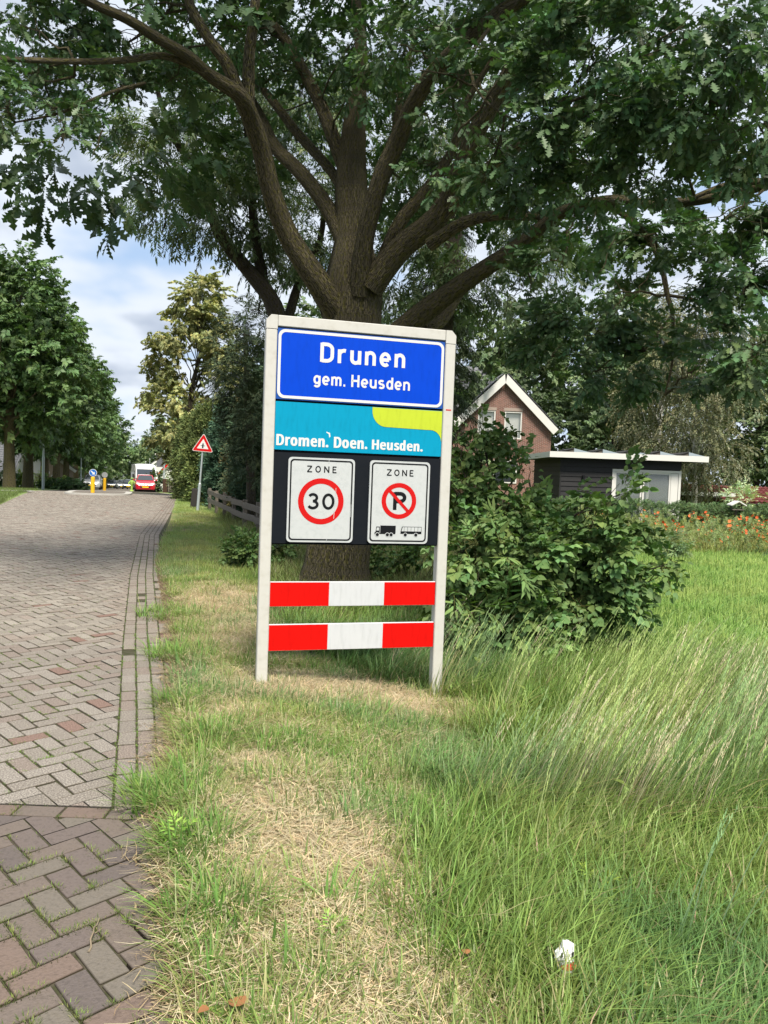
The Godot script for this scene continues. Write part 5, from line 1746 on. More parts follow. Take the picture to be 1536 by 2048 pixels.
func evergreens() -> void:
	var g := "evergreens behind the rail fence"
	# [x, z, height, radius, material, words]
	var list := [
		[-3.6, -24.8, 5.4, 1.25, "dark cypress nearest to the sign behind the rail fence"],
		[-4.7, -28.4, 5.0, 1.15, "dark cypress with browned patches in the middle behind the rail fence"],
		[-6.5, -32.2, 4.2, 1.15, "bluish dark cypress to the right behind the warning sign"],
		[-8.3, -35.5, 4.3, 1.2, "olive green cypress left behind the warning sign"],
		[-9.7, -38.6, 4.2, 1.2, "olive green cypress at the far end beyond the rail fence"]]
	for i in list.size():
		var e: Array = list[i]
		var r := RandomNumberGenerator.new()
		r.seed = 130 + i
		var t := thing("cypress", e[4], "evergreen", Vector3(e[0], height(e[0], e[1]), e[1]), 0.0, g)
		var mb := MB.new()
		limb(mb, [[0, -0.1, 0, 0.12], [0, e[2] * 0.5, 0, 0.08], [0, e[2] * 0.95, 0, 0.02]], 7)
		part("trunk", mb.done(), M.dark_bark, t)
		var xs := []
		var cs := []
		var lobes := []
		for k in 46:
			var s := (k + 0.5) / 46.0
			var a := k * 2.39996
			var rad: float = e[3] * (0.35 + 0.75 * sin(PI * clampf(0.25 + 0.72 * s, 0, 1)))
			lobes.append([Vector3(cos(a) * rad * 0.8, s * e[2], sin(a) * rad * 0.8), Vector3(cos(a), 0.5, sin(a)), r.randf_range(0.8, 1.25)])
		for k in 2800:
			var l: Array = lobes[r.randi() % lobes.size()]
			var q := Vector3(r.randfn(), r.randfn(), r.randfn()).normalized() * pow(r.randf(), 0.4)
			var p: Vector3 = l[0] + Vector3(q.x * 0.42, q.y * 0.5, q.z * 0.42)
			var xf := facing(q + (l[1] as Vector3) * 0.7 + Vector3.UP * 0.3, Vector3(r.randf_range(-1, 1), 0.4, r.randf_range(-1, 1)), p)
			xs.append(xf.scaled_local(Vector3.ONE * r.randf_range(0.7, 1.2)))
			var c: Color = shade(r, 0.75, 1.3, 0.08) * float(l[2])
			if i == 1 and noise_a.get_noise_3d(p.x * 1.5, p.y * 1.5, p.z * 1.5) > 0.12:
				c = Color(1.9, 1.0, 0.7) * float(l[2]) * 0.9
			if i >= 3:
				c *= Color(2.3, 1.7, 1.0)
			elif i == 2:
				c *= Color(1.1, 1.25, 1.4)
			cs.append(c)
		many("foliage", A.cypress[0], M.cypress_leaf, xs, cs, t)
	# the taller grey green tree above them
	var t2 := thing("dark_broadleaf", "tall grey green leafy tree filling the gap left of the sign top", "tree", Vector3.ZERO)
	var m2 := MB.new()
	limb(m2, [[-4.12, 0.05, -23.00, 0.156], [-4.22, 2.23, -23.00, 0.132], [-4.35, 4.07, -23.00, 0.101], [-4.47, 5.91, -23.00, 0.062]], 8)
	part("trunk", m2.done(), M.dark_bark, t2)
	leaves("foliage", [[-4.11, 5.77, -21.50, 0.65, 0.73, 0.69, 190], [-4.45, 4.76, -21.50, 0.61, 0.87, 0.74, 220], [-3.77, 4.43, -21.00, 0.57, 0.85, 0.71, 220], [-4.28, 3.62, -21.50, 0.61, 0.87, 0.74, 220], [-3.60, 3.31, -21.00, 0.57, 0.85, 0.71, 200], [-4.68, 5.27, -22.00, 0.33, 0.60, 0.46, 60], [-3.49, 5.36, -20.00, 0.54, 0.68, 0.61, 120], [-3.96, 2.62, -21.50, 0.65, 0.87, 0.76, 220], [-4.53, 4.10, -22.00, 0.39, 0.74, 0.57, 110], [-4.74, 2.98, -23.00, 0.34, 0.62, 0.48, 90], [-3.66, 1.77, -22.00, 0.45, 0.74, 0.60, 120], [-4.94, 1.78, -26.00, 0.63, 0.88, 0.76, 130]], A.lance, M.spruce_leaf, t2, 141, 0.7, 1.2, 0.8, 0.2)


func bushes() -> void:
	var r := RandomNumberGenerator.new()
	r.seed = 151
	var t := thing("hazel_bush", "large leafy green bush right of the town sign", "bush", Vector3(1.3, -0.14, -7.9))
	var base := Vector3(1.3, -0.14, -7.9)
	var blobs := [[0.84, 1.44, -8.00, 0.19, 0.27, 0.23, 70], [0.84, 1.93, -8.20, 0.17, 0.22, 0.19, 50], [1.07, 2.14, -8.30, 0.11, 0.17, 0.14, 24], [0.69, 1.57, -7.90, 0.11, 0.32, 0.21, 40], [1.47, 1.90, -8.30, 0.08, 0.22, 0.15, 16], [1.21, 1.67, -8.40, 0.17, 0.23, 0.20, 40], [1.60, 1.60, -8.20, 0.13, 0.26, 0.19, 34], [1.21, 1.17, -7.70, 0.31, 0.31, 0.31, 120], [1.61, 1.08, -7.70, 0.26, 0.29, 0.28, 100], [1.95, 1.03, -7.50, 0.23, 0.25, 0.24, 70], [2.29, 1.49, -7.20, 0.10, 0.14, 0.12, 8], [1.98, 1.41, -7.60, 0.08, 0.19, 0.13, 16], [2.17, 1.15, -7.40, 0.18, 0.20, 0.19, 36], [0.83, 0.88, -7.40, 0.25, 0.30, 0.28, 110], [1.27, 0.80, -7.30, 0.33, 0.30, 0.31, 120], [1.71, 0.77, -7.30, 0.30, 0.28, 0.29, 100], [2.11, 0.88, -7.30, 0.23, 0.23, 0.23, 60], [2.41, 0.74, -7.30, 0.23, 0.08, 0.15, 26], [2.64, 0.80, -7.20, 0.19, 0.03, 0.11, 13], [2.89, 0.85, -7.20, 0.09, 0.02, 0.06, 6], [2.47, 1.12, -7.30, 0.14, 0.07, 0.10, 12], [2.56, 0.54, -7.20, 0.15, 0.05, 0.10, 10], [2.23, 1.38, -7.30, 0.08, 0.13, 0.10, 10], [0.82, 0.45, -7.20, 0.22, 0.27, 0.25, 90], [1.20, 0.43, -7.10, 0.29, 0.27, 0.28, 110], [1.66, 0.43, -7.20, 0.29, 0.24, 0.27, 90], [2.08, 0.48, -7.30, 0.25, 0.23, 0.24, 60], [2.33, 0.34, -7.30, 0.18, 0.15, 0.16, 30], [1.42, 0.15, -7.20, 0.34, 0.15, 0.24, 60], [1.99, 0.15, -7.30, 0.20, 0.13, 0.16, 36], [0.88, 0.16, -7.20, 0.22, 0.15, 0.19, 46]]
	for b in blobs:
		b[0] -= base.x
		b[1] -= base.y
		b[2] -= base.z
	var mb := MB.new()
	for b in blobs:
		var root := Vector3(r.randf_range(-0.5, 0.5), -0.05, r.randf_range(-0.3, 0.3))
		crook(mb, r, root, v3(b), 0.014, 0.005, -0.12)
		for k in 4:
			crook(mb, r, root.lerp(v3(b), r.randf_range(0.5, 1.0)), v3(b) + Vector3(r.randfn() * b[3], r.randfn() * b[4], r.randfn() * b[5]) * 0.6, 0.006, 0.003, 0.0, 4)
	part("stems", mb.done(), M.dark_bark, t)
	leaves("foliage", blobs, A.bush, M.bush_leaf, t, 152, 0.75, 1.2, 1.0, 0.25)
	for b in blobs:
		for k in 13:
			var q := Vector3(r.randfn(), r.randfn(), absf(r.randfn()) + 0.4).normalized()
			var p := v3(b) + Vector3(q.x * b[3], q.y * b[4], q.z * b[5]) * r.randf_range(0.8, 1.15)
			var dir := q + Vector3(r.randf_range(-0.8, 0.8), r.randf_range(-0.9, 0.2), r.randf_range(-0.3, 0.6))
			part("leaf", A.bush_leaf[k % 3], M.bush_leaf, t, facing(dir, Vector3(r.randf_range(-0.4, 0.4), 1, r.randf_range(0.0, 0.8)), p).scaled_local(Vector3.ONE * r.randf_range(0.7, 1.15)))
	# laurel like shoots low in front
	t = thing("laurel_shoots", "long leaved shoots growing low in front of the big bush", "shrub", Vector3(0.9, -0.14, -6.95))
	leaves("foliage", [[0.0, 0.95, 0.0, 0.14, 0.2, 0.14, 10], [0.28, 1.0, 0.05, 0.14, 0.2, 0.14, 12], [0.3, 0.4, 0.1, 0.2, 0.22, 0.15, 14], [-0.25, 0.7, 0.0, 0.18, 0.25, 0.15, 12], [0.0, 0.35, 0.0, 0.2, 0.25, 0.15, 12]], A.lance, M.bush_leaf, t, 153, 0.8, 1.2, 1.0, 0.2)
	mb = MB.new()
	for e in [[0.0, 0.95], [0.28, 1.0], [0.3, 0.4], [-0.25, 0.7], [0.05, 0.4]]:
		crook(mb, r, Vector3(e[0] * 0.5, 0, 0), Vector3(e[0], e[1], 0), 0.006, 0.003, 0.0)
	part("stems", mb.done(), M.dark_bark, t)
	# undergrowth behind and beside the sign
	var low := [[Vector2(-2.23, -12.44), 0.45, 0.5, "A", "weedy shrub left of the sign in front of the fence"], [Vector2(0.50, -11.06), 0.6, 0.8, "B", "leafy undergrowth right of the oak trunk, behind the black board"]]
	for i in low.size():
		var e: Array = low[i]
		var p: Vector2 = e[0]
		t = thing("shrub", e[4], "shrub", Vector3(p.x, height(p.x, p.y), p.y - 0.4), 0.0, "shrubs round the foot of the oak")
		leaves("foliage", [[0, e[2] * 0.45, 0, e[1] * 0.7, e[2] * 0.45, 0.4, 90], [0.3, e[2] * 0.7, -0.1, e[1] * 0.4, e[2] * 0.35, 0.3, 50], [-0.4, e[2] * 0.5, 0.1, e[1] * 0.35, e[2] * 0.35, 0.3, 50]], A.bush, M.bush_leaf, t, 160 + i, 0.7, 1.1, 1.0, 0.25)
		mb = MB.new()
		for k in 9:
			crook(mb, r, Vector3(r.randf_range(-0.2, 0.2), -0.05, 0), Vector3(r.randf_range(-0.6, 0.6), e[2] * r.randf_range(0.6, 1.1), r.randf_range(-0.2, 0.2)), 0.006, 0.003, 0.0, 4)
		part("stems", mb.done(), M.dark_bark, t)


func garden() -> void:
	var r := RandomNumberGenerator.new()
	r.seed = 171
	# clipped hedge in front of the garden room
	var t := thing("hedge", "low clipped hedge in front of the garden room", "hedge", Vector3(10.6, -0.05, -26.0), -0.1)
	var xs := []
	var cs := []
	for k in 5200:
		var p := Vector3(r.randf_range(-4.6, 6.4), r.randf_range(0.0, 0.9), r.randf_range(-0.4, 0.4))
		if r.randf() < 0.5:
			p.z = 0.4
		elif r.randf() < 0.5:
			p.y = 0.9
		p.y += noise_a.get_noise_2d(p.x * 1.2, 3.0) * 0.12
		xs.append(facing(Vector3(r.randf_range(-1, 1), r.randf_range(-0.3, 1), r.randf_range(-0.3, 1)), Vector3(0, 1, 0.6), p))
		cs.append(shade(r, 0.7, 1.35, 0.15))
	many("foliage", A.small[0], M.hedge_leaf, xs, cs, t)
	var mb := MB.new()
	for k in 40:
		crook(mb, r, Vector3(-4.4 + k * 0.27, 0, 0), Vector3(-4.4 + k * 0.27, 0.8, r.randf_range(-0.2, 0.2)), 0.02, 0.008)
	part("stems", mb.done(), M.dark_bark, t)
	# a mixed bed with orange red flowers
	t = thing("flower_bed", "wild flower bed with orange red blooms in front of the hedge", "flower bed", Vector3(9.2, -0.14, -21.2))
	xs = []
	cs = []
	var sx := []
	var sc := []
	var fx := []
	var fc := []
	var fm := MB.new()
	fm.k = 0.4
	for k in 6:
		leaf(fm, facing(Vector3(cos(k * 1.05), 0.35, sin(k * 1.05)), Vector3.UP, Vector3.ZERO), 0.055, [[0.0, 0.1], [0.6, 0.4], [1.0, 0.1]], 0.1, 0.2)
	var flower := fm.done()
	for k in 4600:
		var p := Vector3(r.randf_range(-3.9, 5.2), 0.0, r.randf_range(-3.8, 3.2))
		p.x += p.z * -0.35
		var hgt := 0.35 + 0.45 * (noise_a.get_noise_2d(p.x * 0.9, p.z * 0.9) + 0.5) + 0.12 * (-p.z / 3.5)
		var tone := Color(1.0, 1.0, 1.0).lerp(Color(1.7, 1.25, 0.9), clampf(noise_a.get_noise_2d(p.x * 0.7 + 20.0, p.z * 0.7) + 0.5, 0, 1))
		if r.randf() < 0.55:
			xs.append(facing(Vector3(r.randf_range(-0.7, 0.7), 0.8, r.randf_range(-0.7, 0.7)), Vector3(0, 0.3, 1), p + Vector3(0, r.randf() * hgt, 0)))
			cs.append(tone * shade(r, 0.7, 1.35, 0.1))
		else:
			sx.append(at(p, r.randf() * TAU, r.randf_range(1.0, 1.9)))
			sc.append(Color(0.17, 0.22, 0.08) * tone * r.randf_range(0.7, 1.3))
		var spot := noise_a.get_noise_2d(p.x * 1.3 - 7.0, p.z * 1.3) + 0.35 * smoothstep(2.0, 0.0, absf(p.x - 1.6)) + 0.3 * smoothstep(1.0, 2.6, p.z) - 0.12
		if spot > 0.17 and r.randf() < 0.12:
			for j in r.randi_range(1, 3):
				fx.append(Transform3D(Basis.from_euler(Vector3(r.randf_range(-0.3, 1.3), r.randf() * TAU, r.randf_range(-0.6, 0.6))).scaled_local(Vector3.ONE * r.randf_range(0.5, 1.1)), p + Vector3(r.randf_range(-0.1, 0.1), hgt + r.randf_range(-0.12, 0.2), r.randf_range(-0.1, 0.1))))
				fc.append(Color(0.72, 0.1, 0.025).lerp(Color(0.75, 0.2, 0.06), r.randf()))
	many("foliage", A.small[0], M.garden_leaf, xs, cs, t)
	many("grasses", A.coarse[0], M.grass_blade, sx, sc, t)
	many("blooms", flower, M.petal, fx, fc, t)
	# single plants
	for e in [["silver_shrub", "silvery grey leaved shrub above the hedge, left of the red roof", "shrub", Vector3(13.1, -0.1, -27.0), 0.55, 1.75, M.willow_leaf, Color(2.6, 2.3, 2.6), "lance"], ["sapling", "yellow green young shrub beside the red roof", "shrub", Vector3(14.3, -0.1, -27.2), 0.4, 1.6, M.hedge_leaf, Color(2.2, 1.7, 1.0), "small"], ["box_shrub", "dark rounded shrub right of the orange flowers", "shrub", Vector3(9.8, -0.14, -17.9), 0.9, 0.75, M.hedge_leaf, Color(0.9, 0.95, 0.8), "small"], ["grass_clump", "bluish ornamental leaves low in front of the flower bed", "plant", Vector3(6.6, -0.14, -17.0), 0.5, 0.5, M.willow_leaf, Color(1.0, 1.05, 0.9), "lance"]]:
		t = thing(e[0], e[1], e[2], e[3])
		var f := fill([[0, e[5] * 0.6, 0, e[4], e[5] * 0.42, e[4], 150]], r, 0.8, 1.2, 1.0, 0.2)
		for i in f[1].size():
			f[1][i] = f[1][i] * (e[7] as Color)
		many("foliage", A[e[8]][0], e[6], f[0], f[1], t)
		mb = MB.new()
		for k in 7:
			crook(mb, r, Vector3(r.randf_range(-0.1, 0.1), -0.05, 0), Vector3(r.randf_range(-0.8, 0.8) * e[4], e[5] * 0.7, r.randf_range(-0.5, 0.5) * e[4]), 0.012, 0.004)
		part("stems", mb.done(), M.dark_bark, t)
	t = thing("bird_table", "small white roofed bird table peeping over the hedge", "bird table", Vector3(12.1, -0.1, -25.4))
	mb = MB.new()
	mb.box(Vector3(-0.025, 0, -0.025), Vector3(0.025, 0.92, 0.025))
	part("post", mb.done(), M.grey_timber, t)
	mb = MB.new()
	mb.prism(pts2([-0.26, 1.06, 0.0, 1.2, 0.26, 1.06, 0.26, 1.1, 0.0, 1.24, -0.26, 1.1]), -0.2, 0.2)
	part("roof", mb.done(), M.white_paint, t)
	mb = MB.new()
	mb.box(Vector3(-0.2, 0.92, -0.15), Vector3(0.2, 0.95, 0.15))
	for s in [-1, 1]:
		mb.box(Vector3(0.17 * s - 0.012, 0.95, -0.02), Vector3(0.17 * s + 0.012, 1.11, 0.02))
	part("tray", mb.done(), M.grey_timber, t)


# ---------------------------------------------------------------- buildings
func wall_pieces(outline: PackedVector2Array, holes: Array, mb: MB, z: float) -> void:  # a wall with openings [x0, y0, x1, y1] that do not overlap in x
	holes.sort_custom(func(a, b): return a[0] < b[0])
	var x := -100.0
	var rects := []
	for h in holes:
		rects.append([x, -50.0, h[0], 50.0])
		rects.append([h[0], -50.0, h[2], h[1]])
		rects.append([h[0], h[3], h[2], 50.0])
		x = h[2]
	rects.append([x, -50.0, 100.0, 50.0])
	for r in rects:
		for p in Geometry2D.intersect_polygons(outline, pts2([r[0], r[1], r[2], r[1], r[2], r[3], r[0], r[3]])):
			mb.flat(p, z)
	for h in holes:  # reveals
		var d := Vector3(0, 0, z - 0.12)
		var a := Vector3(h[0], h[1], 0)
		var b := Vector3(h[2], h[1], 0)
		var c := Vector3(h[2], h[3], 0)
		var e := Vector3(h[0], h[3], 0)
		var f := Vector3(0, 0, z)
		for q in [[a, b], [b, c], [c, e], [e, a]]:
			mb.quad(q[0] + f, q[1] + f, q[1] + d, q[0] + d)


func window(parent: Node3D, x0: float, y0: float, x1: float, y1: float, z: float, bars := 1, t := 0.07, back: Material = null) -> void:
	var mb := MB.new()
	for b in [[x0, y0, x1, y0 + t], [x0, y1 - t, x1, y1], [x0, y0 + t, x0 + t, y1 - t], [x1 - t, y0 + t, x1, y1 - t]]:
		mb.box(Vector3(b[0], b[1], z - 0.1), Vector3(b[2], b[3], z - 0.02))
	for k in range(1, bars):
		var x := lerpf(x0, x1, float(k) / bars)
		mb.box(Vector3(x - t / 2, y0 + t, z - 0.095), Vector3(x + t / 2, y1 - t, z - 0.03))
	var w := part("window", mb.done(), M.white_paint, parent)
	mb = MB.new()
	mb.quad(Vector3(x0 + t, y0 + t, z - 0.07), Vector3(x1 - t, y0 + t, z - 0.07), Vector3(x1 - t, y1 - t, z - 0.07), Vector3(x0 + t, y1 - t, z - 0.07))
	part("pane", mb.done(), M.glass, w)
	mb = MB.new()
	mb.box(Vector3(x0, y0, z - 0.25), Vector3(x1, y1, z - 0.22))
	part("blind_or_dark_room", mb.done(), back if back else M.room_dark, w)  # without a curtain, a dark sheet stands in for the unlit room


func tiles(wide: float, long: float, row := 0.34, col := 0.3) -> ArrayMesh:  # pantiles on the plane x, z from the ridge (z = 0) down to the eaves
	var mb := MB.new()
	var nr := int(long / row)
	var nc := int(wide / col)
	for i in nr:
		for j in nc:
			for k in 4:
				var ua := (j + k / 4.0) * col - wide / 2
				var ub := (j + (k + 1) / 4.0) * col - wide / 2
				var ya := 0.03 * sin(TAU * k / 4.0)
				var yb := 0.03 * sin(TAU * (k + 1) / 4.0)
				mb.quad(Vector3(ua, ya + 0.045, (i + 1) * row), Vector3(ub, yb + 0.045, (i + 1) * row), Vector3(ub, yb + 0.01, i * row), Vector3(ua, ya + 0.01, i * row))
				mb.quad(Vector3(ua, ya, (i + 1) * row), Vector3(ub, yb, (i + 1) * row), Vector3(ub, yb + 0.045, (i + 1) * row), Vector3(ua, ya + 0.045, (i + 1) * row))
	return mb.done()


func slope(a: Vector3, down: Vector3, across: Vector3) -> Transform3D:  # a plane for tiles: ridge point, way down, way along the ridge
	var z := down.normalized()
	var x := across.normalized()
	return Transform3D(Basis(x, z.cross(x), z), a)


func gable_house(t: Node3D, half: float, deep: float, eave: float, ridge: float, wall_m: Material, roof_m: Material, windows: Array, trim := 0.22) -> void:
	# the gable faces +z at z = 0, the ridge runs back along -z
	var mb := MB.new()
	var holes := []
	for w in windows:
		holes.append([w[0], w[1], w[2], w[3]])
	wall_pieces(PackedVector2Array([Vector2(-half, -1.0), Vector2(half, -1.0), Vector2(half, eave), Vector2(0, ridge), Vector2(-half, eave)]), holes, mb, 0.0)
	for s in [-1.0, 1.0]:
		var a := Vector3(half * s, -1, 0)
		var b := Vector3(half * s, -1, -deep)
		var up := Vector3(0, eave + 1.0, 0)
		if s > 0:
			mb.quad(a, b, b + up, a + up)
		else:
			mb.quad(b, a, a + up, b + up)
	mb.poly([Vector3(half, -1, -deep), Vector3(-half, -1, -deep), Vector3(-half, eave, -deep), Vector3(0, ridge, -deep), Vector3(half, eave, -deep)])
	part("wall", mb.done(), wall_m, t)
	for w in windows:
		window(t, w[0], w[1], w[2], w[3], 0.0, w[4] if w.size() > 4 else 1, 0.07, M.curtain if w.size() > 5 else null)
	var run := Vector2(half, ridge - eave)
	var dir := run.normalized()
	var over := 0.35
	var length := run.length() + over
	for s in [-1.0, 1.0]:
		var down := Vector3(dir.x * s, -dir.y, 0)
		var nrm := Vector3(dir.y * s, dir.x, 0)
		var top := Vector3(0, ridge, 0)
		mb = MB.new()
		var e := top + down * length
		var q := [top + Vector3(0, 0, 0.3) + nrm * 0.04, e + Vector3(0, 0, 0.3) + nrm * 0.04, e + Vector3(0, 0, -deep - 0.3) + nrm * 0.04, top + Vector3(0, 0, -deep - 0.3) + nrm * 0.04]
		if s > 0:
			mb.poly(q)
			mb.poly([q[3] + nrm * 0.1, q[2] + nrm * 0.1, q[1] + nrm * 0.1, q[0] + nrm * 0.1].map(func(p): return p))
		else:
			mb.poly([q[3], q[2], q[1], q[0]])
			mb.poly([q[0] + nrm * 0.1, q[1] + nrm * 0.1, q[2] + nrm * 0.1, q[3] + nrm * 0.1])
		mb.quad(q[1], q[2], q[2] + nrm * 0.1, q[1] + nrm * 0.1)
		var roof := part("roof", mb.done(), roof_m, t)
		part("tiles", tiles(deep + 0.6, length), roof_m, roof, slope(top + nrm * 0.15 + Vector3(0, 0, -deep / 2), down, Vector3(0, 0, -s)), "stuff")
		mb = MB.new()  # white barge board along the gable
		var o := Vector3(0, 0, 0.3)
		var p := [top + o + nrm * 0.1, e + o + nrm * 0.1, e + o - nrm * trim, top + o - Vector3(0, trim / maxf(dir.x, 0.3), 0)]
		if s > 0:
			p.reverse()
		mb.poly(p)
		var back := []
		for v in p:
			back.push_front(v - Vector3(0, 0, 0.06))
		mb.poly(back)
		for k in 4:
			mb.quad(p[(k + 1) % 4], p[k], p[k] - Vector3(0, 0, 0.06), p[(k + 1) % 4] - Vector3(0, 0, 0.06))
		part("barge_board", mb.done(), M.white_paint, t)


func brick_house() -> void:
	var c := Vector3(6.55, 7.40, -42.00)
	var e := Vector3(9.65, 4.42, -42.00)
	var base := Vector3(c.x, -0.2, -42.0)
	var t := thing("brick_house", "red brick house with white barge boards and dark tiled roof", "house", base, 0.06)
	var ridge := c.y - base.y
	var half := e.x - c.x - 0.3
	var eave := e.y - base.y + 0.25
	var sill := Vector3(7.13, 3.88, -42.00)
	var head := Vector3(7.06, 5.43, -42.00)
	var low := Vector3(6.51, 1.77, -42.00)
	gable_house(t, half, 9.0, eave, ridge, M.brickwork, M.dark_tile, [[sill.x - c.x - 0.5, sill.y - base.y, sill.x - c.x + 0.5, head.y - base.y, 1, 1], [sill.x - c.x - 2.02, sill.y - base.y + 0.02, sill.x - c.x - 1.02, head.y - base.y + 0.02, 1, 1]], 0.3)
	# ground floor window, half hidden by the bush
	var mb := MB.new()
	mb.box(Vector3(-0.45, low.y - base.y - 0.4, 0.004), Vector3(0.9, low.y - base.y + 0.9, 0.04))
	var w := part("window", mb.done(), M.white_paint, t)
	mb = MB.new()
	mb.box(Vector3(-0.37, low.y - base.y - 0.32, 0.041), Vector3(0.82, low.y - base.y + 0.82, 0.048))
	part("pane", mb.done(), M.car_glass, w)
	# the main roof that runs off to the left behind the gable
	var top := Vector3(-5.0, ridge + 1.15, -5.2)
	var down := Vector3(0, -0.72, 0.7).normalized()
	mb = MB.new()
	mb.quad(top + Vector3(-5, 0, 0) + down * 4.6, top + Vector3(5, 0, 0) + down * 4.6, top + Vector3(5, 0, 0), top + Vector3(-5, 0, 0))
	mb.quad(top + Vector3(5, 0, 0), top + Vector3(5, -3.3, -3.2), top + Vector3(-5, -3.3, -3.2), top + Vector3(-5, 0, 0))
	var roof := part("roof", mb.done(), M.dark_tile, t)
	part("tiles", tiles(10.0, 4.6), M.dark_tile, roof, slope(top + Vector3(0, 0.06, 0.05), down, Vector3.RIGHT), "stuff")
	mb = MB.new()
	mb.box(Vector3(-9.8, -1, -8.0), Vector3(-0.2, ridge - 2.8, -2.4))
	part("wall", mb.done(), M.brickwork, t)
	# soldier courses over the windows
	for x in [sill.x - c.x, sill.x - c.x - 1.52]:
		mb = MB.new()
		mb.box(Vector3(x - 0.55, head.y - base.y + 0.022, 0.003), Vector3(x + 0.55, head.y - base.y + 0.2, 0.012))
		part("lintel", mb.done(), M.grey_wall, t)
	mb = MB.new()
	mb.tube([Vector3(half + 0.3, eave - 0.12, 0.3), Vector3(half + 0.3, eave - 0.12, -9.3)], [0.07, 0.07], 8)
	part("gutter", mb.done(), M.zinc, t)


func garden_room() -> void:
	var base := Vector3(6.62, -0.1, -28.0)
	var t := thing("garden_room", "black boarded flat roofed garden room with white fascia and sliding doors", "garden room", base, 0.0)
	var W := 4.56
	var mb := MB.new()
	mb.box(Vector3(0.03, 0, -5.0), Vector3(W - 0.03, 2.6, -4.9))
	mb.box(Vector3(0.03, 0, -4.9), Vector3(0.1, 2.6, -0.03))
	mb.box(Vector3(W - 0.1, 0, -4.9), Vector3(W - 0.03, 2.6, -0.03))
	mb.box(Vector3(0.1, 0, -0.1), Vector3(1.95, 2.6, -0.03))
	mb.box(Vector3(1.95, 2.24, -0.1), Vector3(W - 0.1, 2.6, -0.03))
	part("wall", mb.done(), M.black_timber, t)
	mb = MB.new()
	mb.box(Vector3(0.1, -0.1, -4.9), Vector3(W - 0.1, 0.05, -0.1))
	part("floor", mb.done(), M.grey_timber, t)
	for k in 14:  # weatherboards, front and left side
		var y := 0.03 + 0.187 * k
		mb = MB.new()
		var x1 := 1.94 if y < 2.2 else W
		mb.quad(Vector3(0, y, 0.016), Vector3(x1, y, 0.016), Vector3(x1, y + 0.184, -0.01), Vector3(0, y + 0.184, -0.01))
		mb.quad(Vector3(0, y, -0.03), Vector3(x1, y, -0.03), Vector3(x1, y, 0.016), Vector3(0, y, 0.016))
		mb.quad(Vector3(x1, y, 0.016), Vector3(x1, y, -0.03), Vector3(x1, y + 0.184, -0.03), Vector3(x1, y + 0.184, -0.01))
		part("board", mb.done(), M.black_timber, t)
		mb = MB.new()
		mb.quad(Vector3(-0.016, y, -5), Vector3(-0.016, y, 0), Vector3(0.01, y + 0.184, 0), Vector3(0.01, y + 0.184, -5))
		mb.quad(Vector3(0.03, y, -5), Vector3(0.03, y, 0), Vector3(-0.016, y, 0), Vector3(-0.016, y, -5))
		part("board", mb.done(), M.black_timber, t)
	mb = MB.new()
	mb.box(Vector3(-0.03, 0, -0.03), Vector3(0.03, 2.6, 0.03))
	part("corner_post", mb.done(), M.black_timber, t)
	mb = MB.new()
	mb.box(Vector3(0.82, 1.75, 0.02), Vector3(0.9, 1.95, 0.1))
	part("wall_lamp", mb.done(), M.sign_black, t)
	# roof and fascia
	mb = MB.new()
	mb.box(Vector3(-0.5, 2.6, -5.3), Vector3(W + 0.8, 2.78, 0.4))
	var roof := part("roof", mb.done(), M.roof_felt, t)
	mb = MB.new()
	mb.box(Vector3(-0.53, 2.585, 0.4), Vector3(W + 0.83, 2.8, 0.43))
	part("fascia", mb.done(), M.white_paint, roof)
	mb = MB.new()
	mb.box(Vector3(-0.53, 2.585, -5.3), Vector3(-0.5, 2.8, 0.4))
	part("fascia", mb.done(), M.white_paint, roof)
	mb = MB.new()
	mb.box(Vector3(W + 0.8, 2.585, -5.3), Vector3(W + 0.83, 2.8, 0.4))
	part("fascia", mb.done(), M.white_paint, roof)
	for k in 5:
		var x := 0.45 + 1.08 * k
		mb = MB.new()
		mb.prism(pts2([x, 2.781, x + 0.72, 2.781, x + 0.72, 2.79, x, 2.95]), -1.6, 0.1)
		var sk := part("skylight", mb.done(), M.skylight_dome, t)
		mb = MB.new()
		mb.prism(pts2([x - 0.36, 2.83, x - 0.012, 2.94, x - 0.012, 2.965, x - 0.36, 2.86]), -1.6, 0.12)
		part("lid", mb.done(), M.roof_felt, sk)
		mb = MB.new()
		mb.prism(pts2([x - 0.34, 2.782, x - 0.014, 2.782, x - 0.014, 2.925, x - 0.34, 2.825]), -1.5, 0.08)
		part("upstand", mb.done(), M.grey_timber, sk)
	# sliding doors
	var fr := part("sliding_door", frame_mesh(1.96, 0.02, W - 0.0, 2.23, 0.09, -0.08, 0.02), M.white_paint, t)
	for s in [[2.06, 3.1], [3.13, 4.18]]:
		part("leaf_frame", frame_mesh(s[0], 0.12, s[1], 2.14, 0.06, -0.06, -0.005), M.white_paint, fr)
		mb = MB.new()
		mb.box(Vector3(s[0] + 0.06, 0.18, -0.04), Vector3(s[1] - 0.06, 2.08, -0.034))
		part("pane", mb.done(), M.glass, fr)
	mb = MB.new()
	mb.box(Vector3(4.19, 0.11, -0.05), Vector3(W - 0.1, 2.13, 0.0))
	part("side_panel", mb.done(), M.white_paint, fr)
	for x in [2.62, 3.38]:
		mb = MB.new()
		mb.box(Vector3(x, 0.1, -0.3), Vector3(x + 0.09, 2.1, -0.27))
		part("blind_or_dark_room", mb.done(), M.curtain, fr)


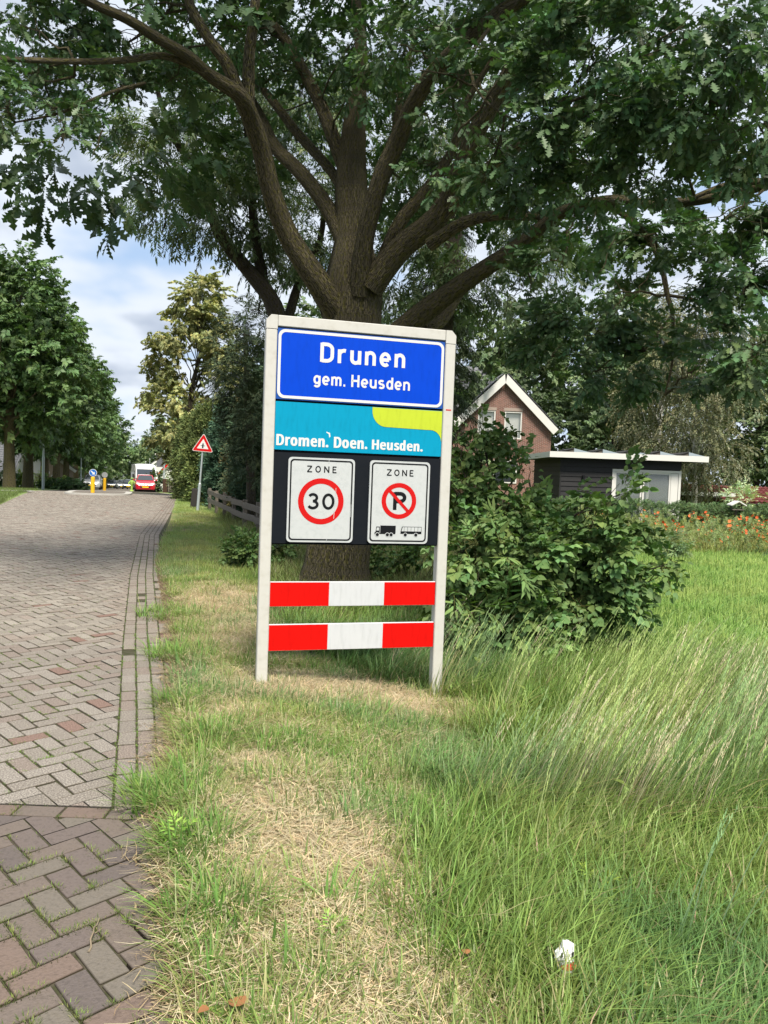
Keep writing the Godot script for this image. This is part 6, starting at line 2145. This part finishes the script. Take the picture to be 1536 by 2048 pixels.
func frame_mesh(x0: float, y0: float, x1: float, y1: float, t: float, z0: float, z1: float) -> ArrayMesh:
	var mb := MB.new()
	mb.box(Vector3(x0, y0, z0), Vector3(x0 + t, y1, z1))
	mb.box(Vector3(x1 - t, y0, z0), Vector3(x1, y1, z1))
	mb.box(Vector3(x0 + t, y0, z0), Vector3(x1 - t, y0 + t, z1))
	mb.box(Vector3(x0 + t, y1 - t, z0), Vector3(x1 - t, y1, z1))
	return mb.done()


func red_roof_shed() -> void:
	var t := thing("red_roofed_shed", "low shed with dark red tiled roof at the right edge", "shed", Vector3(18.4, -1.0, -36.0))
	var mb := MB.new()
	mb.box(Vector3(-3.4, 0, -3.2), Vector3(6, 1.8, -0.25))
	part("wall", mb.done(), M.brown_timber, t)
	mb = MB.new()
	mb.quad(Vector3(-3.6, 1.85, 0.3), Vector3(6.2, 1.85, 0.3), Vector3(6.2, 2.62, -1.7), Vector3(-3.6, 2.62, -1.7))
	mb.quad(Vector3(-3.6, 2.62, -1.7), Vector3(6.2, 2.62, -1.7), Vector3(6.2, 1.85, -3.6), Vector3(-3.6, 1.85, -3.6))
	var roof := part("roof", mb.done(), M.red_tile, t)
	part("tiles", tiles(9.8, 2.1, 0.3, 0.25), M.red_tile, roof, slope(Vector3(1.3, 2.66, -1.69), Vector3(0, -0.77, 2.0), Vector3.RIGHT), "stuff")
	mb = MB.new()
	mb.tube([Vector3(-3.6, 1.8, 0.36), Vector3(6.2, 1.8, 0.36)], [0.06, 0.06], 8)
	part("gutter", mb.done(), M.sign_black, t)
	var c := thing("carport", "open brown carport with white edge board beside the garden room", "carport", Vector3(14.5, -1.0, -35.0))
	for x in [-2.0, 0.0, 1.7]:
		mb = MB.new()
		mb.box(Vector3(x, 0, -0.1), Vector3(x + 0.12, 2.2, 0.02))
		part("post", mb.done(), M.brown_timber, c)
	mb = MB.new()
	mb.box(Vector3(-2.3, 2.2, -3.0), Vector3(2.0, 2.34, 0.2))
	part("roof", mb.done(), M.red_tile, c)
	mb = MB.new()
	mb.box(Vector3(-2.3, 2.14, 0.2), Vector3(2.0, 2.33, 0.24))
	part("edge_board", mb.done(), M.white_paint, c)
	mb = MB.new()
	mb.box(Vector3(-2.3, 2.345, -2.9), Vector3(2.0, 2.52, 0.1))
	part("roof_edge", mb.done(), M.red_tile, c)
	mb = MB.new()
	mb.box(Vector3(-2.2, 0, -3.0), Vector3(1.9, 2.18, -2.9))
	part("back_wall", mb.done(), M.brown_timber, c)


func white_house() -> void:
	var t := thing("white_house", "white gabled house with red roof edge right of the van", "house", Vector3(-22.3, -1.3, -86.0), 0.25)
	gable_house(t, 3.7, 9.0, 2.2, 6.6, M.white_wall, M.slate_tile, [[-0.9, 2.6, -0.1, 3.6, 2], [-2.1, 0.6, -1.1, 1.7, 2]], 0.12)
	var mb := MB.new()
	mb.box(Vector3(-1.05, 5.0, -1.6), Vector3(-0.55, 7.4, -1.0))
	part("chimney", mb.done(), M.white_wall, t)
	mb = MB.new()
	mb.box(Vector3(-4.2, 2.9, -4.5), Vector3(-2.0, 4.3, -1.8))
	var d := part("dormer", mb.done(), M.slate_tile, t)
	mb = MB.new()
	mb.box(Vector3(-4.4, 4.3, -4.7), Vector3(-1.8, 4.48, -1.6))
	part("dormer_roof", mb.done(), M.white_paint, d)
	# red edge on the near verge
	mb = MB.new()
	var n := Vector3(-4.4, 3.7, 0).normalized()
	var a := Vector3(0, 6.6, 0.37) + n * 0.12
	var b := Vector3(-3.95, 1.9, 0.37) + n * 0.12
	mb.quad(b, b - n * 0.16, a - n * 0.16, a)
	mb.quad(b, a, a + Vector3(0, 0, -0.5), b + Vector3(0, 0, -0.5))
	part("red_edge", mb.done(), M.bar_red, t)
	t = thing("dormer_house", "small pink and grey house beyond the white gabled one", "house", Vector3(-31.5, -1.9, -104.0), 0.3)
	gable_house(t, 3.0, 7.0, 2.4, 4.9, M.white_wall, M.slate_tile, [[-0.5, 0.8, 0.5, 2.0, 2]], 0.14)
	# picket fence before it
	t = thing("picket_fence", "dark picket fence with brick pier in front of the white house", "fence", Vector3(-18.3, height(-18.3, -61.0), -61.0), 0.06)
	for k in 13:
		mb = MB.new()
		mb.box(Vector3(0.42 + 0.13 * k, 0.1, -0.02), Vector3(0.5 + 0.13 * k, 1.0 + 0.02 * sin(k * 2.0), 0.0))
		part("picket", mb.done(), M.grey_timber, t)
	for y in [0.3, 0.8]:
		mb = MB.new()
		mb.box(Vector3(0.38, y, -0.06), Vector3(2.2, y + 0.09, -0.021))
		part("rail", mb.done(), M.grey_timber, t)
	mb = MB.new()
	mb.box(Vector3(0.36, -0.2, -0.16), Vector3(2.3, 0.55, -0.065))
	part("low_wall", mb.done(), M.dark_post, t)
	mb = MB.new()
	mb.cbox(Vector3(0, -0.3, -0.2), Vector3(0.36, 1.15, 0.16), 0.02)
	part("pier", mb.done(), M.brown_timber, t)
	green_mass("hedge", "bright green hedge between the van and the picket fence", "hedge", Vector3(-20.6, height(-20.6, -66.0), -66.0), Vector3(1.6, 0.8, 0.8), 500, M.hedge_leaf, Color(1.2, 1.2, 1.0), 201)


func green_mass(called: String, label: String, cat: String, base: Vector3, half: Vector3, n: int, m: Material, tint: Color, seed_: int, key := "lime", size := 0.6) -> void:
	var r := RandomNumberGenerator.new()
	r.seed = seed_
	var t := thing(called, label, cat, base)
	var f := fill([[0, half.y, 0, half.x, half.y, half.z, n / 2], [-half.x * 0.4, half.y * 0.7, half.z * 0.2, half.x * 0.6, half.y * 0.7, half.z * 0.8, n / 4], [half.x * 0.45, half.y * 0.75, 0, half.x * 0.55, half.y * 0.75, half.z * 0.8, n / 4]], r, 0.7 * size, 1.2 * size, 1.0, 0.2)
	for i in f[1].size():
		f[1][i] = f[1][i] * tint
	many("foliage", A[key][0], m, f[0], f[1], t)
	var mb := MB.new()
	for k in 5:
		crook(mb, r, Vector3(r.randf_range(-0.2, 0.2), -0.1, 0), Vector3(r.randf_range(-0.7, 0.7) * half.x, half.y * 1.3, 0), 0.05, 0.02)
	part("stems", mb.done(), M.dark_bark, t)


func street_houses() -> void:
	var t := thing("tiled_house", "house with wide dark grey tiled roof behind the left trees", "house", Vector3(-34.6, -1.3, -72.0), 1.68)
	gable_house(t, 4.4, 14.0, 2.1, 5.9, M.white_wall, M.slate_tile, [[-2.4, 0.5, -1.2, 1.9, 2], [1.2, 0.5, 2.4, 1.9, 2], [-0.5, 3.0, 0.5, 4.2, 2]])
	t = thing("brown_house", "brown house with pale gable trim between the left trunks", "house", Vector3(-37.6, -1.6, -82.0), 0.5)
	gable_house(t, 2.8, 8.0, 2.6, 4.6, M.grey_wall, M.slate_tile, [[-1.4, 0.6, -0.5, 1.9, 1], [0.5, 0.6, 1.4, 1.9, 1]])
	green_mass("column_hedge", "clipped yellow green hedge column beside the near lamp post", "hedge", Vector3(-28.0, height(-28, -60), -60.0), Vector3(0.28, 0.85, 0.28), 260, M.hedge_leaf, Color(3.2, 2.4, 0.9), 211, "small", 1.0)
	green_mass("yellow_shrub", "yellow green garden shrub between the first two left trunks", "shrub", Vector3(-28.0, height(-28, -57), -57.0), Vector3(0.75, 0.6, 0.6), 260, M.hedge_leaf, Color(3.2, 2.6, 0.8), 212)
	green_mass("garden_shrub", "dark green shrub at the left frame edge beside the first trunk", "shrub", Vector3(-29.0, height(-29, -56), -56.0), Vector3(0.9, 0.9, 0.7), 220, M.hedge_leaf, Color(0.9, 1, 0.9), 213)
	green_mass("garden_shrub", "pale green shrub right of the near lamp post", "shrub", Vector3(-27.3, height(-27, -61), -61.0), Vector3(1.0, 0.55, 0.6), 220, M.hedge_leaf, Color(1.9, 1.6, 0.9), 214)
	green_mass("low_hedge", "dark low hedge along the left verge under the trees", "hedge", Vector3(-24.6, height(-24.6, -57), -57.0), Vector3(1.6, 0.4, 0.6), 460, M.hedge_leaf, Color(0.75, 0.85, 0.8), 215)
	# the bright footpath on the left verge
	var mb := MB.new()
	mb.quad(Vector3(-30, 0.05, -39.6), Vector3(-19.0, 0.05, -39.6), Vector3(-19.4, 0.05, -41.0), Vector3(-30, 0.05, -41.0))
	tag(part("footpath", mb.done(), M.concrete, self), "pale footpath crossing the left verge", "", "", "structure")


# ---------------------------------------------------------------- street furniture
func triangle(side: float, r: float) -> PackedVector2Array:
	var out := PackedVector2Array()
	var big := side / sqrt(3.0) - 2.0 * r
	for k in 3:
		var a := PI / 2 + TAU * k / 3
		for i in 6:
			var b := a - PI / 3 + TAU / 3 * i / 5.0
			out.append(Vector2(cos(a) * big + cos(b) * r, sin(a) * big + sin(b) * r))
	return out


func warning_sign() -> void:
	var t := thing("warning_sign", "red and white triangular junction warning sign on a leaning grey pole", "traffic sign", Vector3(-7.02, 0.0, -27.8), 0.12)
	t.rotation.z = -0.06
	var mb := MB.new()
	mb.lathe([[0.055, -0.2], [0.055, 1.0], [0.05, 1.03], [0.034, 1.06], [0.034, 2.72], [0.0, 2.72]], 14)
	part("pole", mb.done(), M.galvanised, t)
	var s := 0.8
	mb = MB.new()
	mb.prism(triangle(s, 0.045), 0.034, 0.045)
	var p := part("plate", mb.done(), M.sign_white, t, at(Vector3(0, 2.47, 0.01)))
	mb = MB.new()
	mb.prism(triangle(s - 0.06, 0.034), 0.045, 0.047)
	part("red_border", mb.done(), M.sign_red, p)
	mb = MB.new()
	mb.prism(triangle(s - 0.37, 0.01), 0.047, 0.049)
	part("white_field", mb.done(), M.sign_white, p)
	mb = MB.new()
	mb.flat(pts2([-0.026, -0.1, 0.026, -0.1, 0.026, 0.05, 0.0, 0.1, -0.026, 0.05]), 0.051)
	mb.flat(pts2([-0.075, -0.02, 0.075, -0.02, 0.075, 0.0, -0.075, 0.0]), 0.0512)
	part("junction_symbol", mb.done(), M.sign_black, p)
	for y in [2.35, 2.56]:
		mb = MB.new()
		mb.box(Vector3(-0.06, y, -0.045), Vector3(0.06, y + 0.03, 0.042))
		part("clamp", mb.done(), M.galvanised, t)
	t = thing("marker_post", "thick black slanting post left of the warning sign pole", "post", Vector3(-7.72, 0, -30.0), 0.1)
	t.rotation.z = -0.07
	mb = MB.new()
	mb.cbox(Vector3(-0.15, -0.3, -0.08), Vector3(0.15, 0.78, 0.08), 0.02)
	part("post", mb.done(), M.dark_post, t)


func rail_fence() -> void:
	var a := Vector3(-7.0, 0, -29.6)
	var b := Vector3(-2.6, 0, -17.6)
	var t := thing("rail_fence", "weathered grey two rail timber fence in front of the evergreens", "fence", a)
	var r := RandomNumberGenerator.new()
	r.seed = 220
	var n := 6
	var along_ := (b - a) / n
	var dir := along_.normalized()
	var turn := atan2(-dir.z, dir.x)
	for k in n + 1:
		var p := along_ * k
		p.y = height(a.x + p.x, a.z + p.z)
		var mb := MB.new()
		mb.cbox(Vector3(-0.06, -0.2, -0.06), Vector3(0.06, 0.83 + r.randf() * 0.08, 0.06), 0.012)
		part("post", mb.done(), M.grey_timber, t, at(p, turn))
		if k < n:
			for y in [0.33, 0.64]:
				mb = MB.new()
				mb.cbox(Vector3(0.02, y, 0.061), Vector3(along_.length() + 0.1 * (k % 2), y + 0.17, 0.1 + 0.008 * (k % 2)), 0.006)
				var xf := at(p, turn)
				xf.basis = xf.basis * Basis(Vector3.BACK, r.randf_range(-0.02, 0.02))
				part("rail", mb.done(), M.grey_timber, t, xf)


func bollards() -> void:
	for e in [[184.0, 40.0, "yellow bollard with blue arrow sign on the crest island", true], [207.5, 52.0, "yellow bollard with grey sign back, beyond the blue arrow sign", false]]:
		var d: float = e[1]
		var x: float = (float(e[0]) - 768.0) / 1478.0 * d
		var t := thing("bollard", e[2], "bollard", Vector3(x, height(x, -d), -d), 0.36, "yellow traffic island bollards")
		var mb := MB.new()
		mb.lathe([[0.105, -0.1], [0.105, 0.9], [0.095, 0.94], [0.0, 0.95]], 18)
		part("column", mb.done(), M.bollard_yellow, t)
		mb = MB.new()
		mb.box(Vector3(-0.02, 0.9, -0.03), Vector3(0.02, 1.2, -0.012))
		part("bracket", mb.done(), M.galvanised, t)
		mb = MB.new()
		mb.x = Transform3D(Basis(Vector3.RIGHT, PI / 2), Vector3(0, 1.17, 0))
		mb.lathe([[0.0, -0.01], [0.2, -0.01], [0.2, 0.01], [0.0, 0.01]], 28)
		var p := part("disc", mb.done(), M.sign_white if e[3] else M.sign_grey, t)
		if e[3]:
			mb = MB.new()
			mb.x = at(Vector3(0, 1.17, 0))
			mb.ring(0.0, 0.18, 28, 0.012)
			part("blue_field", mb.done(), M.sign_blue, p)
			mb = MB.new()
			mb.x = Transform3D(Basis(Vector3.BACK, -PI / 4), Vector3(0, 1.17, 0.0135))
			mb.flat(pts2([-0.13, -0.032, 0.02, -0.032, 0.02, -0.095, 0.135, 0.0, 0.02, 0.095, 0.02, 0.032, -0.13, 0.032]), 0.0)
			part("arrow", mb.done(), M.sign_white, p)
		else:
			mb = MB.new()
			mb.box(Vector3(-0.02, 1.03, 0.01), Vector3(0.02, 1.31, 0.03))
			part("rib", mb.done(), M.galvanised, p)


func lamp_posts() -> void:
	var g := "lamp posts along the road"
	for e in [[84.5, 50.0, 7.0, "grey lamp post among the left trees, nearest on that side"], [421.0, 35.0, 5.9, "tall thin lamp post in front of the yellowish maple"], [326.0, 64.0, 5.2, "lamp post beside the white gabled house"], [297.0, 110.0, 4.6, "distant lamp post above the white van roof"], [289.0, 130.0, 4.9, "farthest lamp post, left of the one above the van"], [160.0, 82.0, 4.9, "lamp post left of the blue arrow bollard"]]:
		var d: float = e[1]
		var x: float = (float(e[0]) - 768.0) / 1478.0 * d
		var t := thing("lamp_post", e[3], "lamp post", Vector3(x, height(x, -d) - 0.1, -d), 0.0, g)
		var h: float = e[2]
		var mb := MB.new()
		mb.lathe([[0.085, 0.0], [0.085, h * 0.32], [0.06, h * 0.34], [0.05, h], [0.0, h]], 12)
		part("pole", mb.done(), M.galvanised, t)
		mb = MB.new()
		mb.x = at(Vector3(0, h - 0.03, 0))
		mb.lathe([[0.0, 0.0], [0.06, 0.02], [0.11, 0.1], [0.1, 0.16], [0.0, 0.2]], 12)
		part("lantern", mb.done(), M.sign_white, t)


# ---------------------------------------------------------------- vehicles
func loft(mb: MB, st: Array) -> void:  # [z, y0, y1, half width], front first
	var rings := []
	for s in st:
		var z: float = s[0]
		var y0: float = s[1]
		var y1: float = s[2]
		var w: float = s[3]
		var h := y1 - y0
		rings.append([Vector3(-w * 0.9, y0, z), Vector3(w * 0.9, y0, z), Vector3(w, y0 + h * 0.25, z), Vector3(w, y0 + h * 0.7, z), Vector3(w * 0.9, y1 - h * 0.03, z), Vector3(w * 0.5, y1, z), Vector3(-w * 0.5, y1, z), Vector3(-w * 0.9, y1 - h * 0.03, z), Vector3(-w, y0 + h * 0.7, z), Vector3(-w, y0 + h * 0.25, z)])
	for i in rings.size() - 1:
		for k in 10:
			var j := (k + 1) % 10
			mb.quad(rings[i][k], rings[i + 1][k], rings[i + 1][j], rings[i][j])
	mb.poly(rings[0])
	var last: Array = rings[-1].duplicate()
	last.reverse()
	mb.poly(last)


func wheels(t: Node3D, hw: float, z0: float, z1: float, r: float) -> void:
	for s in [-1.0, 1.0]:
		for z in [z0, z1]:
			var mb := MB.new()
			mb.x = Transform3D(Basis(Vector3.BACK, -PI / 2 * s), Vector3(s * (hw - 0.17), r, z))
			mb.lathe([[0.0, 0.0], [r * 0.9, 0.0], [r, 0.04], [r, 0.16], [r * 0.9, 0.2], [r * 0.68, 0.19]], 18)
			var w := part("wheel", mb.done(), M.tyre, t)
			mb = MB.new()
			mb.x = Transform3D(Basis(Vector3.BACK, -PI / 2 * s), Vector3(s * (hw - 0.17), r, z))
			mb.lathe([[r * 0.68, 0.17], [r * 0.3, 0.185], [0.0, 0.19]], 12)
			part("rim", mb.done(), M.rim, w)


func car(called: String, label: String, cat: String, px: float, d: float, turn: float, paint: Material, group := "", tall := 1.0, lights := true) -> void:
	var x := (px - 768.0) / 1478.0 * d
	var t := thing(called, label, cat, Vector3(x, height(x, -d), -d), turn, group)
	var mb := MB.new()
	loft(mb, [[1.95, 0.3, 0.62, 0.6], [1.88, 0.22, 0.74, 0.74], [1.6, 0.2, 0.86, 0.82], [0.95, 0.2, 0.98 * tall, 0.84], [0.0, 0.2, 1.0 * tall, 0.845], [-1.4, 0.2, 1.02 * tall, 0.83], [-1.8, 0.26, 1.0 * tall, 0.77], [-1.9, 0.35, 0.9, 0.7]])
	part("body", mb.done(), paint, t)
	mb = MB.new()
	loft(mb, [[1.0, 0.9, 0.97 * tall, 0.74], [0.2, 0.9, 1.46 * tall, 0.66], [-0.4, 0.9, 1.5 * tall, 0.66], [-1.3, 0.9, 1.46 * tall, 0.64], [-1.8, 0.9, 1.0 * tall, 0.68]])
	var cab := part("cabin", mb.done(), paint, t)
	mb = MB.new()
	var n := Vector3(0, 0.8, 0.5 * tall).normalized() * 0.012
	mb.quad(Vector3(-0.66, 1.02 * tall, 0.935) + n, Vector3(0.66, 1.02 * tall, 0.935) + n, Vector3(0.53, 1.42 * tall, 0.27) + n, Vector3(-0.53, 1.42 * tall, 0.27) + n)
	part("windscreen", mb.done(), M.car_glass, cab)
	for s in [-1.0, 1.0]:
		mb = MB.new()
		var q := [Vector3(0.735 * s, 1.06 * tall, 0.7), Vector3(0.69 * s, 1.4 * tall, 0.15), Vector3(0.685 * s, 1.4 * tall, -1.2), Vector3(0.715 * s, 1.06 * tall, -1.6)]
		if s > 0:
			q.reverse()
		mb.poly(q)
		part("side_window", mb.done(), M.car_glass, cab)
		mb = MB.new()
		mb.x = at(Vector3(0.6 * s, 0.72, 1.78), 0.45 * s)
		mb.cbox(Vector3(-0.14, -0.07, -0.08), Vector3(0.14, 0.09, 0.09), 0.04)
		part("headlight", mb.done(), M.lamp_lens, t)
		mb = MB.new()
		mb.cbox(Vector3(0.9 * s - 0.09, 0.98 * tall, 0.62), Vector3(0.9 * s + 0.09, 1.11 * tall, 0.72), 0.03)
		part("mirror", mb.done(), paint, t)
	mb = MB.new()
	mb.cbox(Vector3(-0.42, 0.36, 1.86), Vector3(0.42, 0.52, 1.965), 0.02)
	part("grille", mb.done(), M.bumper_black, t)
	mb = MB.new()
	mb.box(Vector3(-0.26, 0.41, 1.966), Vector3(0.26, 0.52, 1.978))
	part("number_plate", mb.done(), M.plate_yellow, t)
	mb = MB.new()
	mb.cbox(Vector3(-0.7, 0.19, 1.5), Vector3(0.7, 0.29, 1.9), 0.03)
	part("bumper", mb.done(), M.bumper_black, t)
	wheels(t, 0.84, 1.25, -1.2, 0.31)


func vehicles() -> void:
	car("parked_car", "red hatchback parked in front of the white van", "car", 288.5, 64.2, 0.33, M.car_red)
	car("parked_car", "silver car behind the first yellow bollard", "car", 184.0, 75.0, 0.3, M.car_silver, "cars farther down the road")
	car("parked_car", "black car left of the two distant ones beyond the second bollard", "car", 222.0, 125.0, 0.33, M.car_black, "cars farther down the road")
	car("parked_car", "dark grey car in the middle of the distant road", "car", 243.0, 118.0, 0.33, M.car_grey, "cars farther down the road")
	car("parked_car", "pale car half hidden behind the dark grey distant one", "car", 235.0, 140.0, 0.33, M.car_silver, "cars farther down the road")
	car("parked_car", "small dark car next to the roadside figure", "car", 255.0, 112.0, 0.33, M.car_black, "cars farther down the road")
	var d := 70.0
	var x := (286.5 - 768.0) / 1478.0 * d
	var t := thing("delivery_van", "tall white panel van parked behind the red car", "van", Vector3(x, height(x, -d), -d), 0.42)
	var mb := MB.new()
	loft(mb, [[2.75, 0.42, 0.98, 0.8], [2.66, 0.35, 1.14, 0.94], [2.2, 0.33, 1.32, 0.99], [1.45, 0.33, 2.12, 0.98], [1.0, 0.33, 2.45, 0.97], [0.3, 0.33, 2.6, 0.96], [-2.7, 0.35, 2.6, 0.96], [-2.78, 0.4, 2.5, 0.9]])
	part("body", mb.done(), M.van_white, t)
	mb = MB.new()
	var n := Vector3(0, 0.68, 0.73) * 0.025
	mb.quad(Vector3(-0.86, 1.4, 2.125) + n, Vector3(0.86, 1.4, 2.125) + n, Vector3(0.82, 2.1, 1.47) + n, Vector3(-0.82, 2.1, 1.47) + n)
	part("windscreen", mb.done(), M.car_glass, t)
	for s in [-1.0, 1.0]:
		mb = MB.new()
		mb.cbox(Vector3(s * 0.72 - 0.16, 0.8, 2.55), Vector3(s * 0.72 + 0.16, 1.04, 2.72), 0.04)
		part("headlight", mb.done(), M.lamp_lens, t)
		mb = MB.new()
		mb.cbox(Vector3(s * 1.13 - 0.1, 1.3, 1.75), Vector3(s * 1.13 + 0.1, 1.65, 1.87), 0.04)
		part("mirror", mb.done(), M.bumper_black, t)
		mb = MB.new()
		mb.box(Vector3(s * 0.99 - 0.012, 1.35, 0.6), Vector3(s * 0.99 + 0.012, 1.95, 1.5))
		part("side_window", mb.done(), M.car_glass, t)
	mb = MB.new()
	mb.cbox(Vector3(-0.9, 0.36, 2.5), Vector3(0.9, 0.66, 2.79), 0.05)
	part("bumper", mb.done(), M.bumper_black, t)
	mb = MB.new()
	mb.cbox(Vector3(-0.5, 0.82, 2.6), Vector3(0.5, 0.98, 2.78), 0.03)
	part("grille", mb.done(), M.bumper_black, t)
	wheels(t, 0.98, 1.8, -1.7, 0.34)
	d = 63.6
	x = (262.0 - 768.0) / 1478.0 * d
	t = thing("roadside_figure", "small hi-vis yellow green figure standing left of the van", "roadside figure", Vector3(x, height(x, -d), -d), 0.33)
	mb = MB.new()
	mb.lathe([[0.16, 0.0], [0.17, 0.06], [0.09, 0.12], [0.1, 0.5], [0.14, 0.62], [0.17, 0.85], [0.14, 0.95], [0.06, 0.98]], 16)
	part("body", mb.done(), M.vest_yellow, t)
	mb = MB.new()
	mb.x = at(Vector3(0, 1.07, 0))
	mb.lathe([[0.0, -0.12], [0.09, -0.08], [0.12, 0.0], [0.1, 0.08], [0.0, 0.13]], 14)
	part("head", mb.done(), M.vest_yellow, t)
	mb = MB.new()
	mb.box(Vector3(-0.07, 1.02, 0.1), Vector3(0.07, 1.12, 0.125))
	part("face", mb.done(), M.cloth_dark, t)
	for s in [-1.0, 1.0]:
		mb = MB.new()
		mb.tube([Vector3(0.15 * s, 0.86, 0), Vector3(0.26 * s, 0.7, 0.06), Vector3(0.24 * s, 0.55, 0.14)], [0.05, 0.045, 0.035], 8)
		part("arm", mb.done(), M.vest_yellow, t)


# ---------------------------------------------------------------- small things on the ground
func litter() -> void:
	var r := RandomNumberGenerator.new()
	r.seed = 231
	var p := Vector3(0.64, 0.05, -2.33)
	var t := thing("drink_carton", "crumpled white drink carton with red and black print in the grass", "litter", p, 0.2)
	t.rotation.x = -0.5
	var mb := MB.new()
	var rings := []
	for i in 7:
		var y := -0.045 + 0.016 * i
		var w: float = [0.026, 0.034, 0.033, 0.036, 0.034, 0.026, 0.011][i]
		var ring := []
		for k in 10:
			var a := TAU * k / 10.0
			ring.append(Vector3(cos(a) * w * r.randf_range(0.82, 1.12) + 0.004 * sin(i * 1.7) + (0.012 if i > 4 else 0.0), y + r.randf_range(-0.004, 0.004), sin(a) * w * 0.62 * r.randf_range(0.75, 1.15)))
		rings.append(ring)
	for i in 6:
		for k in 10:
			var j := (k + 1) % 10
			mb.poly([rings[i][j], rings[i][k], rings[i + 1][k]])
			mb.poly([rings[i][j], rings[i + 1][k], rings[i + 1][j]])
	var top: Array = rings[6].duplicate()
	top.reverse()
	mb.poly(top)
	part("carton", mb.done(), M.litter_white, t)
	for e in [["red_print", M.litter_red, 1, 2, [1, 2, 3]], ["black_print", M.litter_black, 3, 4, [1]], ["black_print", M.litter_black, 3, 4, [3]]]:
		mb = MB.new()
		for i in range(e[2], e[3]):
			for k in e[4]:
				var j: int = (int(k) + 1) % 10
				var o := Vector3(0, 0, 0.0025)
				var lo: float = 0.0 if e[0] == "red_print" else 0.12
				var hi: float = 1.0 if e[0] == "red_print" else 0.6
				var aa: Vector3 = rings[i][k]
				var bb: Vector3 = rings[i][j]
				var cc: Vector3 = rings[i + 1][j]
				var dd: Vector3 = rings[i + 1][k]
				mb.quad(bb.lerp(aa, 1.0 - hi) * 1.0 + o, bb.lerp(aa, 1.0 - lo) + o, cc.lerp(dd, 1.0 - lo) + o, cc.lerp(dd, 1.0 - hi) + o)
		part(e[0], mb.done(), e[1], t)
	var where := [[Vector3(-0.35, 0.04, -2.05), "large curled brown leaf at the bottom edge of the verge"], [Vector3(-0.45, 0.04, -2.03), "brown leaf next to the paving at the bottom edge"], [Vector3(0.32, 0.03, -2.32), "small orange leaf left of the drink carton"], [Vector3(-0.34, 0.00, -2.60), "reddish brown leaf in the middle of the dry clippings"], [Vector3(-0.54, 0.01, -3.20), "dry leaf lying on the upper part of the straw patch"]]
	for i in where.size():
		t = thing("fallen_leaf", where[i][1], "leaf", (where[i][0] as Vector3) + Vector3(0, 0.03, 0), r.randf() * TAU, "fallen leaves on the verge")
		t.rotation.z = r.randf_range(-0.3, 0.3)
		part("blade", A.bush_leaf[i % 3], M.dry_leaf, t, Transform3D(Basis().scaled(Vector3.ONE * (0.9 if i < 1 else 0.5)), Vector3.ZERO))
		mb = MB.new()
		mb.tube([Vector3(-0.025, 0.004, 0), Vector3(0.0, 0.001, 0)], [0.0012, 0.001], 4)
		part("stalk", mb.done(), M.twig, t)
	for e in [[Vector3(-0.30, 0.02, -2.60), Vector3(-0.17, 0.02, -2.72), "thin brown twig lying across the dry clippings"], [Vector3(-0.92, 0.00, -2.35), Vector3(-0.95, -0.00, -2.52), "dark crooked twig lying on the clinker bricks"]]:
		var a: Vector3 = e[0]
		t = thing("twig", e[2], "twig", a)
		mb = MB.new()
		var b := (e[1] as Vector3) - a
		b.y = 0.01
		crook(mb, r, Vector3.ZERO, b, 0.004, 0.002, -0.02)
		part("stem", mb.done(), M.twig, t)
		mb = MB.new()
		crook(mb, r, b * 0.55, b * 0.75 + Vector3(0.03, 0.01, 0.02), 0.002, 0.001)
		part("side_shoot", mb.done(), M.twig, t)
	for e in [[Vector3(-0.13, 0.01, -2.45), "bright green rosette weed on the dry patch", 0.5, Color(1.6, 1.7, 1.0)], [Vector3(0.92, 0.06, -2.95), "yellow green upright weed in the long grass", 0.75, Color(2.2, 1.9, 0.9)], [Vector3(-0.83, 0.01, -3.05), "broad leaved grass tuft at the edge of the clinker bricks", 0.7, Color(1.7, 1.8, 0.9)]]:
		t = thing("weed", e[1], "weed", Vector3((e[0] as Vector3).x, height((e[0] as Vector3).x, (e[0] as Vector3).z), (e[0] as Vector3).z))
		var xs := []
		var cs := []
		for k in 9:
			var a := k * 2.4
			xs.append(facing(Vector3(cos(a) * 0.7, 0.9, sin(a) * 0.7), Vector3.UP, Vector3(0, 0.01 * k * float(e[2]), 0)).scaled_local(Vector3.ONE * float(e[2]) * 0.4))
			cs.append((e[3] as Color) * r.randf_range(0.8, 1.2))
		many("leaves", A.lance[0], M.bush_leaf, xs, cs, t)
